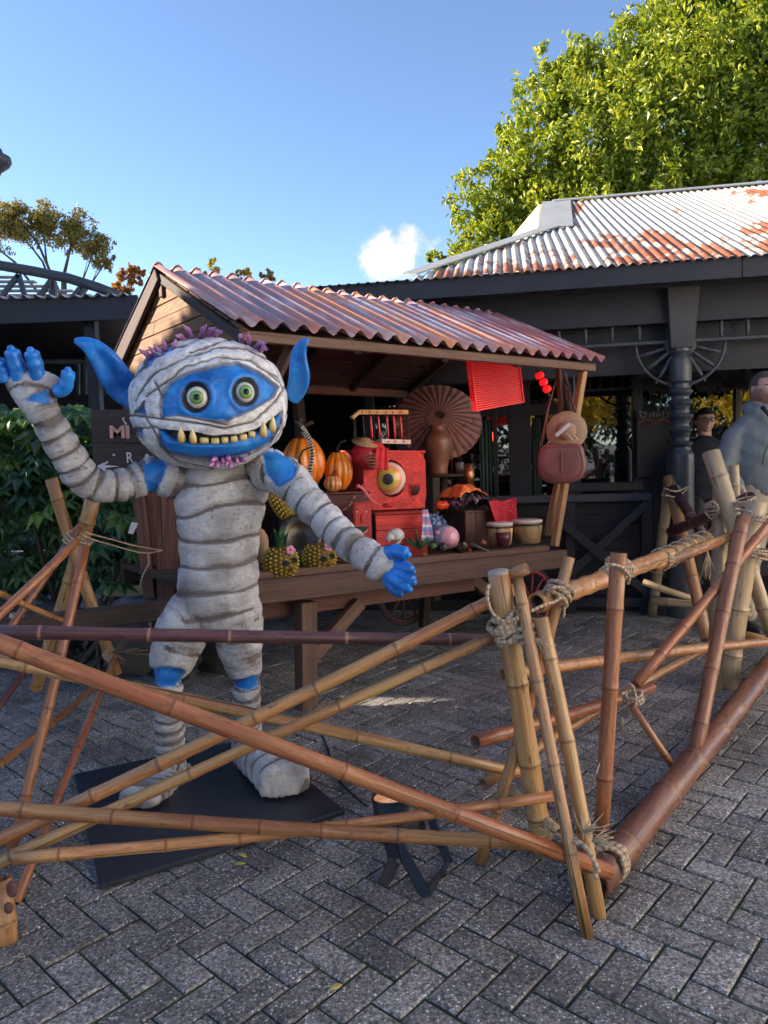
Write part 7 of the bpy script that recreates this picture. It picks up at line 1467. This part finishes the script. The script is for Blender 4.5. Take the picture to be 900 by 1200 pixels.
# the man
MY = 5.3; mc = P(892, 456, MY); k = pxm(mc)
man = thing('person', (mc.x+.06, MY, 0), 'bearded person in a grey blue hoodie and beige trousers at the right edge', 'person')
HOOD = plain('grey blue sweatshirt cloth', (.15, .168, .175), .9, .1, 60, .0015); TRO = plain('beige trouser cloth', (.38, .31, .25), .9, .12, 50, .0015); BRN = plain('short brown hair', (.075, .05, .04), .8, .3, 60, .002)
MSK = NT('ruddy skin with stubble'); _n = MSK.noise(MSK.coord('obj'), sc=90, det=4); _m = MSK.attr('m'); MSK = MSK.fin(MSK.mix(MSK.math('MULTIPLY', MSK.mr(_n, .35, .6), MSK.math('MULTIPLY', _m, .75)), (.42, .24, .18), (.1, .07, .055)), .5, None, Subsurface_Weight=.08)
person_head(mc+Vector((.02, 0, 0)), .122, .15, man, MSK, BRN, lambda x, y, z: z > .56 or (y < -.1 and z > -.25) or (y < .42 and z > .16), beard=True)
def mp(px, py, Y=MY): return P(px, py, Y)
cx = P(897, 500, MY).x
cloth_body([[((cx, MY+.03, 1.66), .085, .085), ((cx, MY+.03, 1.6), .13, .1), ((cx, MY+.02, 1.53), .2, .12), ((cx, MY+.01, 1.4), .225, .15), ((cx, MY, 1.22), .235, .165), ((cx, MY-.01, 1.12), .225, .16), ((cx, MY, 1.09), .215, .15)],
            [((cx-.12, MY+.02, 1.53), .06, .08), ((cx-.2, MY+.02, 1.44), .08, .085), (tuple(mp(857, 518)), .07, .078), (tuple(mp(850, 548, MY-.05)), .068, .07), (tuple(mp(860, 566, MY-.12)), .056, .058), (tuple(mp(868, 574, MY-.16)), .044, .046)],
            [((cx+.15, MY+.02, 1.53), .07, .08), ((cx+.215, MY+.02, 1.47), .08, .085), ((cx+.27, MY, 1.2), .075, .08), ((cx+.26, MY-.08, 1.03), .065, .065), ((cx+.2, MY-.16, .96), .045, .046)],
            [((cx-.1, MY+.04, 1.62), .05, .05), ((cx, MY+.12, 1.64), .08, .06), ((cx+.1, MY+.04, 1.62), .05, .05)]], .014, HOOD, 'hoodie', man, .011, 4, 8)
mb = MB(); mb.tube([mp(893, 477, MY-.1), mp(901, 486, MY-.14), mp(908, 500, MY-.15)], [.016, .014, .012], 8); mb.build('collar_strap', BLACKP, man)
mb = MB(); mb.tube([mp(903, 513, MY-.165), mp(896, 530, MY-.165), mp(893, 545, MY-.165)], .004, 6); mb.build('pocket_seam', BLACKP, man)
cloth_body([[((cx-.09, MY, 1.1), .12, .14), ((cx-.1, MY, .95), .125, .14), ((cx-.11, MY-.02, .7), .1, .11), ((cx-.12, MY, .48), .08, .09), ((cx-.12, MY+.02, .12), .07, .08)], [((cx+.09, MY, 1.1), .12, .14), ((cx+.1, MY, .95), .125, .14), ((cx+.11, MY-.02, .7), .1, .11), ((cx+.12, MY, .48), .08, .09), ((cx+.12, MY+.02, .12), .07, .08)]], .016, TRO, 'trousers', man, .008, 4, 9)
hand(mp(870, 577, MY-.17), (.35, -.1, -.75), man, SK); hand((cx+.18, MY-.18, .94), (-.35, -.1, -.75), man, SK)
SHO = plain('dark shoe', (.02, .02, .022), .5, .2, 20, .001)
for e in (-.12, .12): mb = MB(); mb.ell((cx+e, MY-.06, .05), (.05, .14, .05), 16, 10); mb.ell((cx+e, MY+.03, .08), (.045, .06, .07), 14, 8); mb.build('shoe', SHO, man)
# the boy in black, half hidden by the column
BY = 6.9; bc = P(826, 493, BY); boy = thing('person', (bc.x, BY, 0), 'smiling person with dark hair and glasses in black, looking out from behind the turned column', 'person'); HB = plain('dark hair', (.015, .012, .012), .6, .3, 60, .002); NAV = plain('black sweater cloth', (.01, .013, .022), .9, .2, 30, .001)
person_head(bc, .115, -.1, boy, SK, HB, lambda x, y, z: z > .42 or (y < .3 and z > .0) or (y < -.1 and z > -.4), glasses=True)
bx = bc.x; cloth_body([[((bx, BY, bc.z-.15), .06, .06), ((bx, BY, bc.z-.2), .15, .09), ((bx, BY, bc.z-.35), .18, .11), ((bx, BY, bc.z-.6), .17, .11), ((bx, BY, bc.z-.72), .17, .11)], [((bx-.17, BY, bc.z-.25), .06, .06), ((bx-.21, BY, bc.z-.5), .05, .05), ((bx-.2, BY-.05, bc.z-.75), .04, .04)], [((bx+.17, BY, bc.z-.25), .06, .06), ((bx+.21, BY, bc.z-.5), .05, .05), ((bx+.2, BY-.05, bc.z-.75), .04, .04)]], .016, NAV, 'sweater', boy, .006)
cloth_body([[((bx-.08, BY, bc.z-.7), .09, .1), ((bx-.09, BY, .45), .07, .08), ((bx-.09, BY, .12), .055, .06)], [((bx+.08, BY, bc.z-.7), .09, .1), ((bx+.09, BY, .45), .07, .08), ((bx+.09, BY, .12), .055, .06)]], .018, BLACKP, 'trousers', boy, .005)
for e in (-1, 1): hand((bx+.2*e, BY-.06, bc.z-.78), (0, 0, -1), boy, SK); mb = MB(); mb.ell((bx+.09*e, BY-.04, .1), (.04, .11, .045), 14, 8); mb.build('shoe', SHO, boy)
# roof finial peeping in at the far left
mb = MB(); c = P(-8, 189, 9); mb.lathe([(.0, -.2), (.05, -.19), (.08, -.12), (.17, -.05), (.2, 0), (.19, .05), (.12, .08), (.1, .14), (0, .18)], c, n=20); mb.tube([c-Vector((0, 0, .18)), c-Vector((.3, 0, .8)), c-Vector((.6, 0, 6))], [.05, .05, .07], 10); lone('lamp_post', GREYT, mb, 'dark lamp head just peeping into the sky at the left edge', 'lamp post')
